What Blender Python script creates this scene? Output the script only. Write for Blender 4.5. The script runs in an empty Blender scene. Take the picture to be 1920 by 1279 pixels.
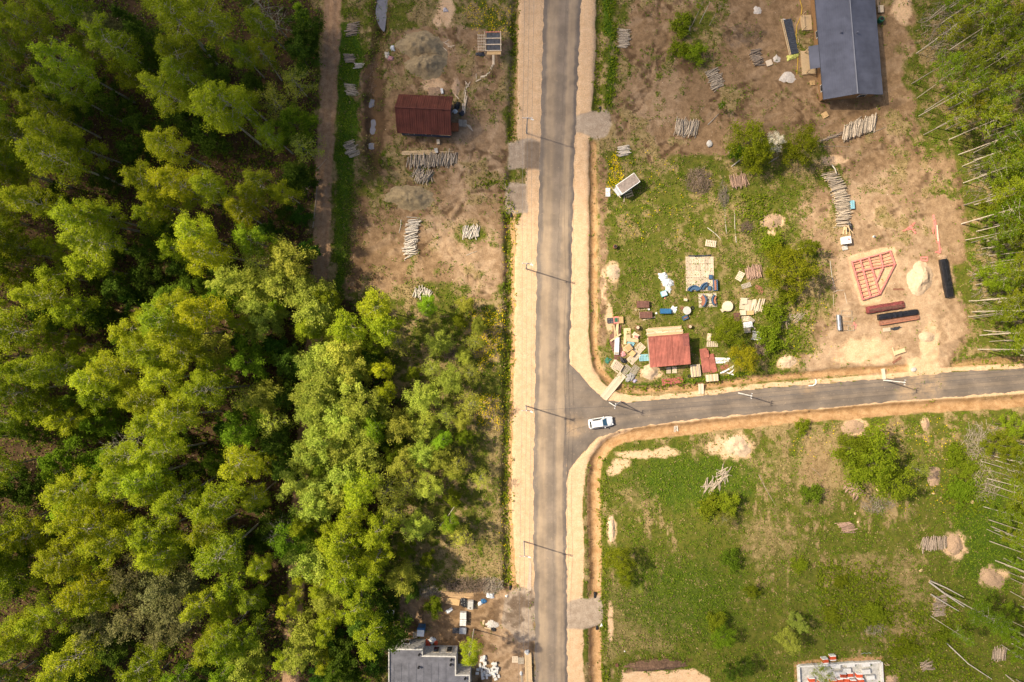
import bpy, math, random
import numpy as np
from mathutils import Vector, Matrix

# ------------------------------------------------------------------ camera, world, sun, exposure
SC = bpy.context.scene
COL = SC.collection
CAM_H = 128.0                     # drone height in metres; 10 photo pixels = 1 m on the ground
cd = bpy.data.cameras.new('camera'); cam = bpy.data.objects.new('camera', cd); COL.objects.link(cam)
cam.location = (0, 0, CAM_H); cam.rotation_euler = (0, 0, 0)
cd.sensor_width = 36.0; cd.lens = 24.0; cd.clip_start = 0.5; cd.clip_end = 6000.0
SC.camera = cam
SUN_EL, SUN_DIR = math.radians(46.0), Vector((-0.955, 0.296))
S = Vector((SUN_DIR.x*math.cos(SUN_EL), SUN_DIR.y*math.cos(SUN_EL), math.sin(SUN_EL))).normalized()
wd = bpy.data.worlds.new('World'); SC.world = wd; wd.use_nodes = True
nt = wd.node_tree; nt.nodes.clear()
sky = nt.nodes.new('ShaderNodeTexSky'); sky.sky_type = 'NISHITA'; sky.sun_disc = False
sky.dust_density = 4.0; sky.ozone_density = 0.5; sky.air_density = 0.8; sky.sun_elevation = SUN_EL; sky.sun_rotation = math.atan2(S.x, S.y) % (2*math.pi)
bg = nt.nodes.new('ShaderNodeBackground'); bg.inputs[1].default_value = 0.10
wo = nt.nodes.new('ShaderNodeOutputWorld')
nt.links.new(sky.outputs[0], bg.inputs[0]); nt.links.new(bg.outputs[0], wo.inputs[0])
sl = bpy.data.lights.new('sun', 'SUN'); sl.energy = 4.2; sl.angle = math.radians(0.6); sl.color = (1.0, 0.87, 0.66)
so = bpy.data.objects.new('sun', sl); COL.objects.link(so)
so.rotation_euler = S.to_track_quat('Z', 'Y').to_euler(); so.location = (-60, 20, 90)
SC.view_settings.view_transform = 'Standard'; SC.view_settings.look = 'None'
SC.view_settings.exposure = 0.66; SC.view_settings.gamma = 1.0
SC.render.engine = 'CYCLES'
SC.cycles.max_bounces = 5; SC.cycles.diffuse_bounces = 2; SC.cycles.transparent_max_bounces = 12; SC.cycles.volume_bounces = 1
SC.cycles.transmission_bounces = 3; SC.cycles.glossy_bounces = 2

R = math.radians
rnd = random.Random(7)
def W(px, py, z=0.0):
    """the place on the ground (or at height z) for a pixel of the 1920 x 1279 photograph"""
    k = (CAM_H - z)/CAM_H
    return ((px - 960.0)/10.0*k, (639.5 - py)/10.0*k)

# ------------------------------------------------------------------ materials
MATS = {}
def _nodes(m):
    m.use_nodes = True; t = m.node_tree; t.nodes.clear()
    o = t.nodes.new('ShaderNodeOutputMaterial'); return t, o
def N(t, typ, **kw):
    n = t.nodes.new(typ)
    for k, v in kw.items(): setattr(n, k, v)
    return n
def mixc(t, fac, a, b, blend='MIX'):
    n = N(t, 'ShaderNodeMix', data_type='RGBA', blend_type=blend)
    for i, v in ((0, fac), (6, a), (7, b)):
        if hasattr(v, 'links'): t.links.new(v, n.inputs[i])
        elif i == 0: n.inputs[0].default_value = v
        else: n.inputs[i].default_value = (*v[:3], 1)
    return n.outputs[2]
def noise(t, vec, scale, detail=3.0, rough=0.6):
    n = N(t, 'ShaderNodeTexNoise'); n.inputs['Scale'].default_value = scale
    n.inputs['Detail'].default_value = detail; n.inputs['Roughness'].default_value = rough
    if vec is not None: t.links.new(vec, n.inputs['Vector'])
    return n.outputs[0]
def ramp(t, fac, stops):
    n = N(t, 'ShaderNodeValToRGB'); e = n.color_ramp.elements
    while len(e) < len(stops): e.new(0.5)
    for k, (p, c) in enumerate(stops):
        e[k].position = p; e[k].color = (c, c, c, 1) if not hasattr(c, '__len__') else (*c, 1)
    t.links.new(fac, n.inputs[0]); return n.outputs[0]
def mat(name, col, rough=0.8, var=0.25, scale=3.0, stretch=(1, 1, 1), bump=0.0, metal=0.0, col2=None, rand=0.18, spec=0.3):
    if name in MATS: return MATS[name]
    m = bpy.data.materials.new(name); t, o = _nodes(m)
    b = N(t, 'ShaderNodeBsdfPrincipled'); b.inputs['Roughness'].default_value = rough
    b.inputs['Metallic'].default_value = metal; b.inputs['Specular IOR Level'].default_value = spec
    tc = N(t, 'ShaderNodeTexCoord'); mp = N(t, 'ShaderNodeMapping'); mp.inputs['Scale'].default_value = stretch
    t.links.new(tc.outputs['Object'], mp.inputs[0])
    nz = noise(t, mp.outputs[0], scale)
    c2 = col2 if col2 else tuple(c*(1 - var*1.6) for c in col)
    c1 = col if col2 else tuple(min(c*(1 + var), 0.95) for c in col)
    fac = ramp(t, nz, [(0.32, 0.0), (0.68, 1.0)])
    c = mixc(t, fac, c2, c1)
    oi = N(t, 'ShaderNodeObjectInfo')
    mr = N(t, 'ShaderNodeMapRange'); mr.inputs[3].default_value = 1 - rand; mr.inputs[4].default_value = 1 + rand
    t.links.new(oi.outputs['Random'], mr.inputs[0])
    hs = N(t, 'ShaderNodeHueSaturation'); t.links.new(mr.outputs[0], hs.inputs['Value']); t.links.new(c, hs.inputs['Color'])
    t.links.new(hs.outputs[0], b.inputs['Base Color'])
    if bump:
        bn = N(t, 'ShaderNodeBump'); bn.inputs['Strength'].default_value = bump; bn.inputs['Distance'].default_value = 0.05
        t.links.new(nz, bn.inputs['Height']); t.links.new(bn.outputs[0], b.inputs['Normal'])
    t.links.new(b.outputs[0], o.inputs[0]); MATS[name] = m
    return m
def leaf_mat(name, c1, c2, trans=0.35, rand=0.22):
    m = bpy.data.materials.new(name); t, o = _nodes(m)
    g = N(t, 'ShaderNodeNewGeometry'); oi = N(t, 'ShaderNodeObjectInfo')
    c = mixc(t, g.outputs['Random Per Island'], c1, c2)
    mr = N(t, 'ShaderNodeMapRange'); mr.inputs[3].default_value = 1 - rand; mr.inputs[4].default_value = 1 + rand
    t.links.new(oi.outputs['Random'], mr.inputs[0])
    hs = N(t, 'ShaderNodeHueSaturation'); t.links.new(mr.outputs[0], hs.inputs['Value']); t.links.new(c, hs.inputs['Color'])
    mu = mixc(t, 1.0, hs.outputs[0], oi.outputs['Color'], 'MULTIPLY')
    d = N(t, 'ShaderNodeBsdfDiffuse'); tr = N(t, 'ShaderNodeBsdfTranslucent'); mx = N(t, 'ShaderNodeMixShader')
    mx.inputs[0].default_value = trans
    t.links.new(mu, d.inputs[0])
    w = mixc(t, 1.0, mu, (1.0, 1.08, 0.6), 'MULTIPLY'); t.links.new(w, tr.inputs[0])
    t.links.new(d.outputs[0], mx.inputs[1]); t.links.new(tr.outputs[0], mx.inputs[2]); t.links.new(mx.outputs[0], o.inputs[0])
    MATS[name] = m; return m

FRESH = mat('fresh_wood', (0.62, 0.45, 0.26), 0.7, 0.16, 4, (1, 6, 6))
PALE = mat('pale_wood', (0.68, 0.55, 0.40), 0.75, 0.14, 4, (1, 6, 6))
OLDW = mat('weathered_wood', (0.40, 0.34, 0.26), 0.85, 0.25, 4, (1, 6, 6))
OSB = mat('chipboard', (0.58, 0.38, 0.18), 0.8, 0.2, 14)
PINK = mat('pink_treated_wood', (0.74, 0.24, 0.20), 0.75, 0.18, 3, rand=0.12)
BARK = mat('birch_log_bark', (0.47, 0.385, 0.29), 0.85, 0.35, 5, (1.4, 4, 4), rand=0.3)
BARKG = mat('grey_log_bark', (0.34, 0.265, 0.20), 0.9, 0.35, 5, (1.4, 4, 4), rand=0.3)
BARKW = mat('white_log_bark', (0.60, 0.53, 0.44), 0.85, 0.25, 5, (1.4, 4, 4), rand=0.22)
BARKB = mat('brown_log_bark', (0.40, 0.26, 0.19), 0.9, 0.35, 5, (1.4, 4, 4), rand=0.3)
CUT = mat('cut_log_end', (0.66, 0.46, 0.26), 0.85, 0.2, 8)
TWIG = mat('dead_twigs', (0.25, 0.18, 0.13), 0.95, 0.3, 3)
TWIGL = mat('pale_twigs', (0.40, 0.33, 0.25), 0.95, 0.3, 3)
TRUNK = mat('birch_bark', (0.60, 0.55, 0.46), 0.85, 0.2, 2.0, (3, 3, 1.2), col2=(0.26, 0.22, 0.18), rand=0.2)
STEM = mat('thin_stem_bark', (0.56, 0.49, 0.39), 0.85, 0.2, 2.0, (3, 3, 1.2), col2=(0.28, 0.235, 0.18), rand=0.4)
TRUNKD = mat('dark_bark', (0.14, 0.105, 0.08), 0.9, 0.3, 3, (4, 4, 1))
TRUNKG = mat('grey_dead_bark', (0.34, 0.31, 0.25), 0.9, 0.25, 3, (4, 4, 1))
ROOFBR = mat('maroon_metal_roof', (0.125, 0.036, 0.024), 0.55, 0.2, 0.5, rand=0.02)
ROOFG = mat('slate_metal_tile', (0.105, 0.112, 0.150), 0.5, 0.16, 0.35, rand=0.02)
ROOFR = mat('red_metal_sheet', (0.35, 0.112, 0.080), 0.55, 0.22, 0.6, rand=0.08)
FELT = mat('bitumen_roof', (0.135, 0.135, 0.155), 0.85, 0.18, 0.8, rand=0.02)
SIDB = mat('blue_grey_siding', (0.07, 0.085, 0.13), 0.7, 0.15, 2, rand=0.05)
SIDW = mat('brown_wood_siding', (0.30, 0.17, 0.075), 0.75, 0.2, 3, (1, 1, 6), rand=0.08)
BLOCK = mat('white_aerated_block', (0.68, 0.66, 0.62), 0.9, 0.1, 5, rand=0.07)
CONC = mat('concrete', (0.50, 0.48, 0.44), 0.9, 0.15, 2, rand=0.08)
STAIN = mat('stained_white_render', (0.56, 0.53, 0.49), 0.9, 0.28, 2.2, rand=0.03)
WHITE = mat('white_paint', (0.78, 0.77, 0.74), 0.5, 0.06, 2, rand=0.05)
PLAST = mat('crumpled_white_film', (0.66, 0.68, 0.70), 0.35, 0.15, 3, rand=0.1, spec=0.5)
BLACKF = mat('black_film', (0.018, 0.018, 0.022), 0.32, 0.4, 5, rand=0.1, spec=0.6)
BLACK = mat('black_rubber', (0.02, 0.02, 0.022), 0.7, 0.3, 4)
GREYM = mat('grey_metal', (0.42, 0.43, 0.45), 0.4, 0.1, 3, metal=0.5)
DARKG = mat('dark_grey_sheet', (0.06, 0.065, 0.08), 0.5, 0.25, 2)
BLUE = mat('blue_plastic', (0.035, 0.14, 0.30), 0.5, 0.15, 3)
NAVY = mat('navy_fabric', (0.06, 0.12, 0.21), 0.85, 0.2, 4, rand=0.1)
LBLUE = mat('light_blue_board', (0.25, 0.48, 0.55), 0.7, 0.15, 3)
GREEN = mat('green_plastic', (0.02, 0.16, 0.09), 0.5, 0.15, 3)
RUST = mat('rust_brown', (0.22, 0.10, 0.06), 0.85, 0.25, 4)
BROWNT = mat('brown_tarp', (0.16, 0.075, 0.055), 0.7, 0.25, 2.5)
REDF = mat('orange_red_wrap', (0.62, 0.10, 0.035), 0.5, 0.2, 4)
TERRA = mat('terracotta_cushion', (0.42, 0.17, 0.10), 0.85, 0.15, 4)
YELL = mat('yellow_hose', (0.65, 0.42, 0.03), 0.5, 0.1, 3)
YGRN = mat('yellow_green_wrap', (0.55, 0.55, 0.14), 0.6, 0.2, 4)
SANDP = mat('sand_heap', (0.55, 0.40, 0.265), 0.95, 0.12, 2.5, bump=0.5, rand=0.06)
SOILP = mat('dark_soil_heap', (0.16, 0.095, 0.06), 0.95, 0.3, 3, bump=0.6, rand=0.06)
CHIPP = mat('sawdust_heap', (0.43, 0.29, 0.185), 0.95, 0.25, 9, bump=0.6, rand=0.1)
CLAYP = mat('clay_heap', (0.31, 0.235, 0.135), 0.95, 0.16, 2.5, bump=0.7, rand=0.06)
STONE = mat('pale_stone', (0.55, 0.52, 0.47), 0.9, 0.2, 4)
GLASS = mat('dark_glass', (0.015, 0.025, 0.035), 0.06, 0.1, 1, spec=0.8, rand=0.02)
SHIELD = mat('windscreen_glass', (0.05, 0.13, 0.20), 0.08, 0.1, 1, spec=0.8, rand=0.02)
CARW = mat('white_car_paint', (0.80, 0.80, 0.79), 0.28, 0.02, 1, rand=0.01, spec=0.5)
LAMPR = mat('red_lamp', (0.4, 0.02, 0.02), 0.3, 0.05, 2)
LAMPC = mat('clear_lamp', (0.7, 0.72, 0.74), 0.15, 0.05, 2, spec=0.7)
WATER = mat('puddle_water', (0.15, 0.145, 0.165), 0.03, 0.12, 0.8, spec=0.9)
LEAFB = leaf_mat('birch_leaves', (0.24, 0.305, 0.010), (0.475, 0.50, 0.034), .38)
LEAFG = leaf_mat('fresh_green_leaves', (0.14, 0.20, 0.010), (0.26, 0.30, 0.022), .40)
LEAFS = leaf_mat('sage_leaves', (0.29, 0.34, 0.032), (0.52, 0.52, 0.085), .36)
LEAFD = leaf_mat('deep_green_leaves', (0.06, 0.11, 0.012), (0.12, 0.18, 0.022), .4)
LEAFO = leaf_mat('olive_needles', (0.15, 0.15, 0.045), (0.28, 0.255, 0.10))
LEAFY = leaf_mat('yellow_leaves', (0.30, 0.25, 0.010), (0.42, 0.34, 0.02))
BLOSS = leaf_mat('white_blossom', (0.6, 0.58, 0.52), (0.75, 0.72, 0.66), 0.2)
GRASSM = leaf_mat('grass_blades', (0.095, 0.178, 0.010), (0.22, 0.285, 0.025), 0.3, 0.0)
STRAWM = leaf_mat('straw_blades', (0.22, 0.17, 0.07), (0.38, 0.29, 0.13), 0.2, 0.0)
FLOWM = leaf_mat('dandelion_petals', (0.70, 0.50, 0.005), (0.80, 0.60, 0.01), 0.1, 0.0)
CHIPM = leaf_mat('wood_chip', (0.40, 0.27, 0.16), (0.70, 0.56, 0.42), 0.0, 0.0)

# ------------------------------------------------------------------ mesh building
class MB:
    def __init__(s): s.v = []; s.f = []; s.mi = []
    def add(s, vs, fs, mi=0):
        n = len(s.v); s.v += [tuple(v) for v in vs]
        for f in fs: s.f.append([i + n for i in f]); s.mi.append(mi)
        return s
    def box(s, c, d, rz=0.0, tilt=0.0, mi=0, taper=1.0):
        x, y, z = d[0]/2, d[1]/2, d[2]/2
        M = Matrix.Translation(c) @ Matrix.Rotation(rz, 4, 'Z') @ Matrix.Rotation(tilt, 4, 'Y')
        vs = [M @ Vector((a*x*(taper if k > 0 else 1), b*y*(taper if k > 0 else 1), k*z)) for k in (-1, 1) for a, b in ((-1, -1), (1, -1), (1, 1), (-1, 1))]
        return s.add(vs, [(3, 2, 1, 0), (4, 5, 6, 7), (0, 1, 5, 4), (1, 2, 6, 5), (2, 3, 7, 6), (3, 0, 4, 7)], mi)
    def tube(s, pts, rads, n=6, mi=0, cap=True, capmi=None):
        pts = [Vector(p) for p in pts]
        if not hasattr(rads, '__len__'): rads = [rads]*len(pts)
        rings = []
        for i, p in enumerate(pts):
            d = (pts[min(i+1, len(pts)-1)] - pts[max(i-1, 0)]).normalized()
            a = d.orthogonal().normalized() if abs(d.z) > 0.9 else d.cross(Vector((0, 0, 1))).normalized()
            b = d.cross(a)
            rings += [p + (a*math.cos(2*math.pi*k/n) + b*math.sin(2*math.pi*k/n))*rads[i] for k in range(n)]
        fs = [(i*n + k, i*n + (k+1) % n, (i+1)*n + (k+1) % n, (i+1)*n + k) for i in range(len(pts)-1) for k in range(n)]
        s.add(rings, fs, mi)
        if cap:
            L = len(rings); s.add(rings[:n], [list(range(n))[::-1]], mi if capmi is None else capmi)
            s.add(rings[L-n:], [list(range(n))], mi if capmi is None else capmi)
        return s
    def prism(s, poly, z0, z1, mi=0, topmi=None):
        n = len(poly)
        if sum(poly[i][0]*poly[(i+1) % n][1] - poly[(i+1) % n][0]*poly[i][1] for i in range(n)) < 0: poly = poly[::-1]
        z0s = z0 if hasattr(z0, '__len__') else [z0]*n; z1s = z1 if hasattr(z1, '__len__') else [z1]*n
        vs = [(p[0], p[1], z) for p, z in zip(poly, z0s)] + [(p[0], p[1], z) for p, z in zip(poly, z1s)]
        s.add(vs, [list(range(n))[::-1]] + [(i, (i+1) % n, n + (i+1) % n, n + i) for i in range(n)], mi)
        n0 = len(s.v) - 2*n; s.f.append([n0 + n + i for i in range(n)]); s.mi.append(mi if topmi is None else topmi)
        return s
    def mesh(s, name, mats, smooth=False):
        m = bpy.data.meshes.new(name); m.from_pydata(s.v, [], s.f)
        for k in (mats if isinstance(mats, (list, tuple)) else [mats]): m.materials.append(k)
        if any(s.mi): m.polygons.foreach_set('material_index', s.mi)
        if smooth: m.polygons.foreach_set('use_smooth', [True]*len(m.polygons))
        m.update(); return m
    def build(s, name, mats, parent=None, loc=(0, 0, 0), rz=0.0, smooth=False):
        return link(name, s.mesh(name, mats, smooth), parent, loc, rz)
def link(name, me, parent=None, loc=(0, 0, 0), rz=0.0):
    o = bpy.data.objects.new(name, me); COL.objects.link(o)
    o.location = loc; o.rotation_euler = (0, 0, rz)
    if parent is not None: o.parent = parent
    return o
def tag(o, label=None, cat=None, group=None, kind=None):
    if label: o['label'] = label
    if cat: o['category'] = cat
    if group: o['group'] = group
    if kind: o['kind'] = kind
    return o
def thing(name, label, cat, loc=(0, 0, 0), rz=0.0, group=None):
    return tag(link(name, None, None, loc, rz), label, cat, group)
def np_mesh(name, V, F, mats, mi=None):
    """V (n,3), F (m,k) arrays with k = 3 or 4"""
    m = bpy.data.meshes.new(name); k = F.shape[1]
    m.vertices.add(len(V)); m.vertices.foreach_set('co', np.ascontiguousarray(V, dtype=np.float32).ravel())
    m.loops.add(F.size); m.loops.foreach_set('vertex_index', np.ascontiguousarray(F, dtype=np.int32).ravel())
    m.polygons.add(len(F)); m.polygons.foreach_set('loop_start', np.arange(0, F.size, k, dtype=np.int32))
    m.polygons.foreach_set('loop_total', np.full(len(F), k, dtype=np.int32))
    for q in (mats if isinstance(mats, (list, tuple)) else [mats]): m.materials.append(q)
    if mi is not None: m.polygons.foreach_set('material_index', np.ascontiguousarray(mi, dtype=np.int32))
    m.update(calc_edges=True); return m

# ------------------------------------------------------------------ noise and shape fields (arrays)
def _hash(ix, iy, seed):
    h = (ix.astype(np.int64)*374761393 + iy.astype(np.int64)*668265263 + seed*974634777) & 0xffffffff
    h = ((h ^ (h >> 13))*1274126177) & 0xffffffff
    return ((h ^ (h >> 16)) & 0xffff)/65535.0
def vnoise(x, y, seed=0):
    ix, iy = np.floor(x), np.floor(y); fx, fy = x - ix, y - iy
    fx = fx*fx*(3 - 2*fx); fy = fy*fy*(3 - 2*fy)
    a, b = _hash(ix, iy, seed), _hash(ix+1, iy, seed); c, d = _hash(ix, iy+1, seed), _hash(ix+1, iy+1, seed)
    return (a*(1-fx) + b*fx)*(1-fy) + (c*(1-fx) + d*fx)*fy
def fbm(x, y, seed=0, octs=4, gain=0.55):
    t, a, s = 0, 1.0, 0
    for k in range(octs):
        t = t + a*vnoise(x, y, seed + k*17); s += a; a *= gain; x = x*2.03 + 5.1; y = y*2.03 + 9.7
    return t/s
def seg_dist(X, Y, pts):
    d = np.full(X.shape, 1e9)
    for (x0, y0), (x1, y1) in zip(pts[:-1], pts[1:]):
        dx, dy = x1-x0, y1-y0; L = dx*dx + dy*dy + 1e-9
        t = np.clip(((X-x0)*dx + (Y-y0)*dy)/L, 0, 1)
        d = np.minimum(d, np.hypot(X-x0-t*dx, Y-y0-t*dy))
    return d
def inside(X, Y, poly):
    r = np.zeros(X.shape, bool); n = len(poly)
    for i in range(n):
        (x0, y0), (x1, y1) = poly[i], poly[(i+1) % n]
        if y0 == y1: continue
        r ^= ((y0 > Y) != (y1 > Y)) & (X < (x1-x0)*(Y-y0)/(y1-y0) + x0)
    return r
def sstep(a, b, x):
    t = np.clip((x-a)/(b-a), 0, 1); return t*t*(3-2*t)

# ------------------------------------------------------------------ the ground: a height field with soil masks
ST = 3.0
gx = np.arange(-80, 2001, ST); gy = np.arange(-80, 1361, ST)
PX, PY = np.meshgrid(gx, gy)
NZ1 = fbm(PX/60, PY/60, 1); NZ2 = fbm(PX/22, PY/22, 2); NZ3 = fbm(PX/9, PY/9, 3, 3); NZ4 = fbm(PX/120, PY/120, 4, 3)
def win(x0, x1, y0, y1):
    j0, j1 = max(0, int((x0+80)/ST)), min(len(gx), int((x1+80)/ST)+2); i0, i1 = max(0, int((y0+80)/ST)), min(len(gy), int((y1+80)/ST)+2)
    return slice(i0, max(i1, i0+1)), slice(j0, max(j1, j0+1))
def put(w, v):
    o = np.zeros(PX.shape); o[w] = v; return o
def box_of(pts, m): return win(min(p[0] for p in pts)-m, max(p[0] for p in pts)+m, min(p[1] for p in pts)-m, max(p[1] for p in pts)+m)
def blob(poly, soft=10, warp=14, seed=11):
    w = box_of(poly, soft + warp + 4); X, Y = PX[w], PY[w]
    sd = seg_dist(X, Y, poly + [poly[0]]); ins = inside(X, Y, poly)
    sd = np.where(ins, sd, -sd) + (fbm(X/30, Y/30, seed) - 0.5)*2*warp
    return put(w, sstep(-soft, soft, sd))
def ell(cx, cy, rx, ry, soft=0.35, warp=0.35, seed=12):
    m = 1 + soft + warp; w = win(cx-rx*m, cx+rx*m, cy-ry*m, cy+ry*m); X, Y = PX[w], PY[w]
    d = np.hypot((X-cx)/rx, (Y-cy)/ry) + (fbm(X/12, Y/12, seed + int(cx)) - 0.5)*2*warp
    return put(w, 1 - sstep(1-soft, 1+soft, d))
def strip(pts, hw, soft=4, warp=3, seed=13):
    w = box_of(pts, hw + soft + warp + 4); X, Y = PX[w], PY[w]
    d = seg_dist(X, Y, pts) + (fbm(X/18, Y/18, seed) - 0.5)*2*warp
    return put(w, 1 - sstep(hw-soft, hw+soft, d))
def ip(y, tab): return np.interp(y, [t[1] for t in tab], [t[0] for t in tab])

ROAD_L = [(1022, -90), (1020, 0), (1016, 150), (1012, 300), (1008, 450), (1005, 600), (1003, 750), (1000, 900), (1001, 1050), (1003, 1150), (1003, 1370)]
ROAD_R = [(1093, -90), (1090, 0), (1083, 150), (1077, 300), (1073, 450), (1070, 600), (1067, 690), (1064, 800), (1062, 905), (1062, 1050), (1064, 1279), (1064, 1370)]
SIDE_T = [(1062, 676), (1068, 681), (1100, 716), (1134, 751), (1174, 755), (1252, 748.5), (1330, 741), (1440, 727), (1484, 723.6), (1590, 715.5), (1657, 711), (1720, 705), (1785, 697), (1920, 691), (2010, 688)]
SIDE_B = [(1062, 905), (1068, 880), (1086, 857), (1122, 819), (1174, 803), (1240, 794), (1331, 784), (1440, 773), (1508, 769), (1617, 757.5), (1720, 749), (1833, 741), (1920, 733), (2010, 728)]
main_poly = ROAD_L + ROAD_R[::-1]; side_poly = SIDE_T + SIDE_B[::-1]
in_road = inside(PX, PY, main_poly) | inside(PX, PY, side_poly)
road_d = np.where(in_road, 0, np.minimum(seg_dist(PX, PY, main_poly + [main_poly[0]]), seg_dist(PX, PY, side_poly + [side_poly[0]])))
TRACK = [(628, -80), (625, 0), (621, 100), (614, 200), (609, 300), (605, 400), (601, 500), (596, 560), (588, 640), (575, 800), (560, 1000), (546, 1250), (540, 1360)]
DITCH_L1 = [(968, -80), (966, 0), (962, 130), (959, 262)]
DITCH_L2 = [(953, 405), (955, 520), (953, 650), (950, 800), (948, 930), (951, 1000), (953, 1098)]
DITCH_L3 = [(957, 326), (955, 345)]
DITCH_R1 = [(1128, -80), (1126, 0), (1123, 110), (1120, 205)]
DITCH_R2 = [(1112, 270), (1113, 400), (1113, 560), (1115, 660), (1122, 692), (1142, 716), (1168, 730), (1200, 731), (1300, 726), (1400, 712), (1500, 704), (1600, 697), (1700, 690)]
DITCH_R2B = [(1790, 683), (1860, 677), (2010, 670)]
DITCH_R3 = [(1116, 1340), (1116, 1185)]
DITCH_R4 = [(1116, 1115), (1115, 1000), (1114, 900), (1118, 862), (1135, 836), (1165, 818), (1240, 808), (1330, 799), (1440, 787), (1600, 773), (1720, 764), (1840, 757), (2010, 747)]

lawn = 1 - sstep(0, 14, road_d)
Hh = (NZ1 - 0.5)*0.5*(1 - np.exp(-road_d/60.0)) + (NZ2 - 0.5)*0.16*(1 - np.exp(-road_d/15.0))
def ditch(pts, depth, w, flat=0.0):
    d = np.maximum(seg_dist(PX, PY, pts) - flat + (NZ2 - 0.5)*3, 0)
    return -depth*np.exp(-(d/w)**2)
Dt = np.zeros_like(PX)
WETD = [(716, 58), (704, 110), (697, 150), (694, 190), (698, 235), (694, 275), (700, 310)]
for pts, dep, w, fl in ((WETD, .55, 9, 0), (DITCH_L1, 0.9, 7, 0), (DITCH_L2, 1.0, 7, 1), (DITCH_L3, 0.7, 6, 0), (DITCH_R1, 0.7, 7, 1), (DITCH_R2, 0.75, 6, 1), (DITCH_R2B, 0.6, 6, 1), (DITCH_R3, 0.95, 8, 2), (DITCH_R4, 0.9, 8, 2)):
    Dt = np.minimum(Dt, ditch(pts, dep, w, fl))
Hh = Hh + Dt

# soil masks, 0..1
A = {}
forest_poly = [(-90, -90), (598, -90), (596, 300), (585, 545), (640, 560), (720, 600), (760, 760), (750, 900), (720, 1040), (700, 1140), (700, 1370), (-90, 1370)]
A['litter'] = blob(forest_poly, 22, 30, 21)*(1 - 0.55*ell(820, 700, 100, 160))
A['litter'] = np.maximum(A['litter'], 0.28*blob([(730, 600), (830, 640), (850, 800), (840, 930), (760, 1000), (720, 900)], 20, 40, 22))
left_lot = [(668, 150), (735, 62), (840, 45), (950, 62), (956, 300), (948, 440), (945, 560), (905, 562), (850, 552), (800, 530), (720, 548), (655, 548), (668, 420), (680, 300)]
right_lot = [(1160, 95), (1195, -90), (1720, -90), (1700, 130), (1722, 250), (1790, 300), (1802, 420), (1792, 540), (1832, 620), (1770, 705), (1480, 705), (1530, 640), (1562, 560), (1545, 480), (1498, 430), (1505, 372), (1590, 340), (1560, 292), (1440, 262), (1320, 300), (1230, 302), (1160, 270), (1135, 245), (1152, 190)]
dirt = np.maximum(blob(left_lot, 10, 24, 23), blob(right_lot, 18, 34, 24))
dirt *= 1 - 0.85*ell(1490, 285, 70, 45, 0.5, 0.6)
dirt *= 1 - 0.9*ell(910, 338, 36, 14, 0.5, 0.6) ; dirt *= 1 - 0.9*ell(883, 436, 30, 22, 0.4, 0.4)
dirt *= 1 - 0.8*ell(1310, 60, 42, 55, 0.5, 0.7); dirt *= 1 - 0.6*ell(700, 330, 20, 60, 0.5, 0.8); dirt *= 1 - 0.7*ell(830, 545, 60, 16, 0.4, 0.5)
dirt *= 1 - 0.85*sstep(0.51, 0.66, .6*NZ2 + .4*NZ1)*(1 - sstep(0.0, 1.0, blob([(1560, 480), (1640, 470), (1790, 500), (1810, 620), (1770, 700), (1480, 700), (1560, 620)], 8, 10, 25)))
yard = blob([(752, 1118), (870, 1105), (962, 1098), (1003, 1108), (1003, 1370), (720, 1370), (740, 1210)], 8, 16, 26)
dirt = np.maximum(dirt, yard)
for e in ((1600, 800, 30, 22), (1720, 740, 34, 40), (1530, 880, 30, 60)): dirt = np.maximum(dirt, 0.5*ell(*e, 0.5, 0.6))
dirt = np.maximum(dirt, 0.8*strip([(1128, 300), (1130, 480), (1128, 640)], 9, 5, 9))
A['dirt'] = np.clip(dirt, 0, 1)
# pale trodden soil inside the lots
pale = 0.55*blob([(800, 405), (880, 395), (945, 450), (935, 555), (860, 556), (850, 500), (800, 470)], 14, 16, 27)
pale = np.maximum(pale, 0.75*blob([(1560, 480), (1640, 468), (1790, 500), (1812, 620), (1770, 702), (1480, 702), (1510, 660), (1560, 620)], 12, 14, 28))
pale = np.maximum(pale, 0.45*blob([(1600, 330), (1790, 300), (1800, 480), (1590, 480), (1500, 440), (1510, 375)], 14, 20, 29))
pale = np.maximum(pale, 0.3*blob([(1165, 140), (1260, 90), (1290, 230), (1180, 240)], 14, 16, 30))
pale = np.maximum(pale, 0.5*blob([(860, 250), (950, 200), (955, 330), (880, 390), (830, 400)], 16, 18, 31))
pale = np.maximum(pale, 0.6*blob([(930, 1100), (1003, 1100), (1003, 1370), (950, 1370), (925, 1200)], 14, 12, 32))
streak = fbm((PX*.5 + PY*.86)/46, (PX*.86 - PY*.5)/9, 81, 3); streak2 = fbm((PX*.9 - PY*.4)/60, (PX*.4 + PY*.9)/10, 82, 3)
pale = np.maximum(pale, .9*blob([(1708, 700), (1712, 640), (1725, 560), (1760, 560), (1768, 640), (1772, 705)], 10, 8, 93))
A['pale'] = np.clip(pale*(.55 + .9*sstep(.35, .65, NZ2)) + .45*sstep(.52, .68, np.where(NZ1 > .5, streak, streak2))*(NZ4 > .42), 0, 1)
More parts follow.
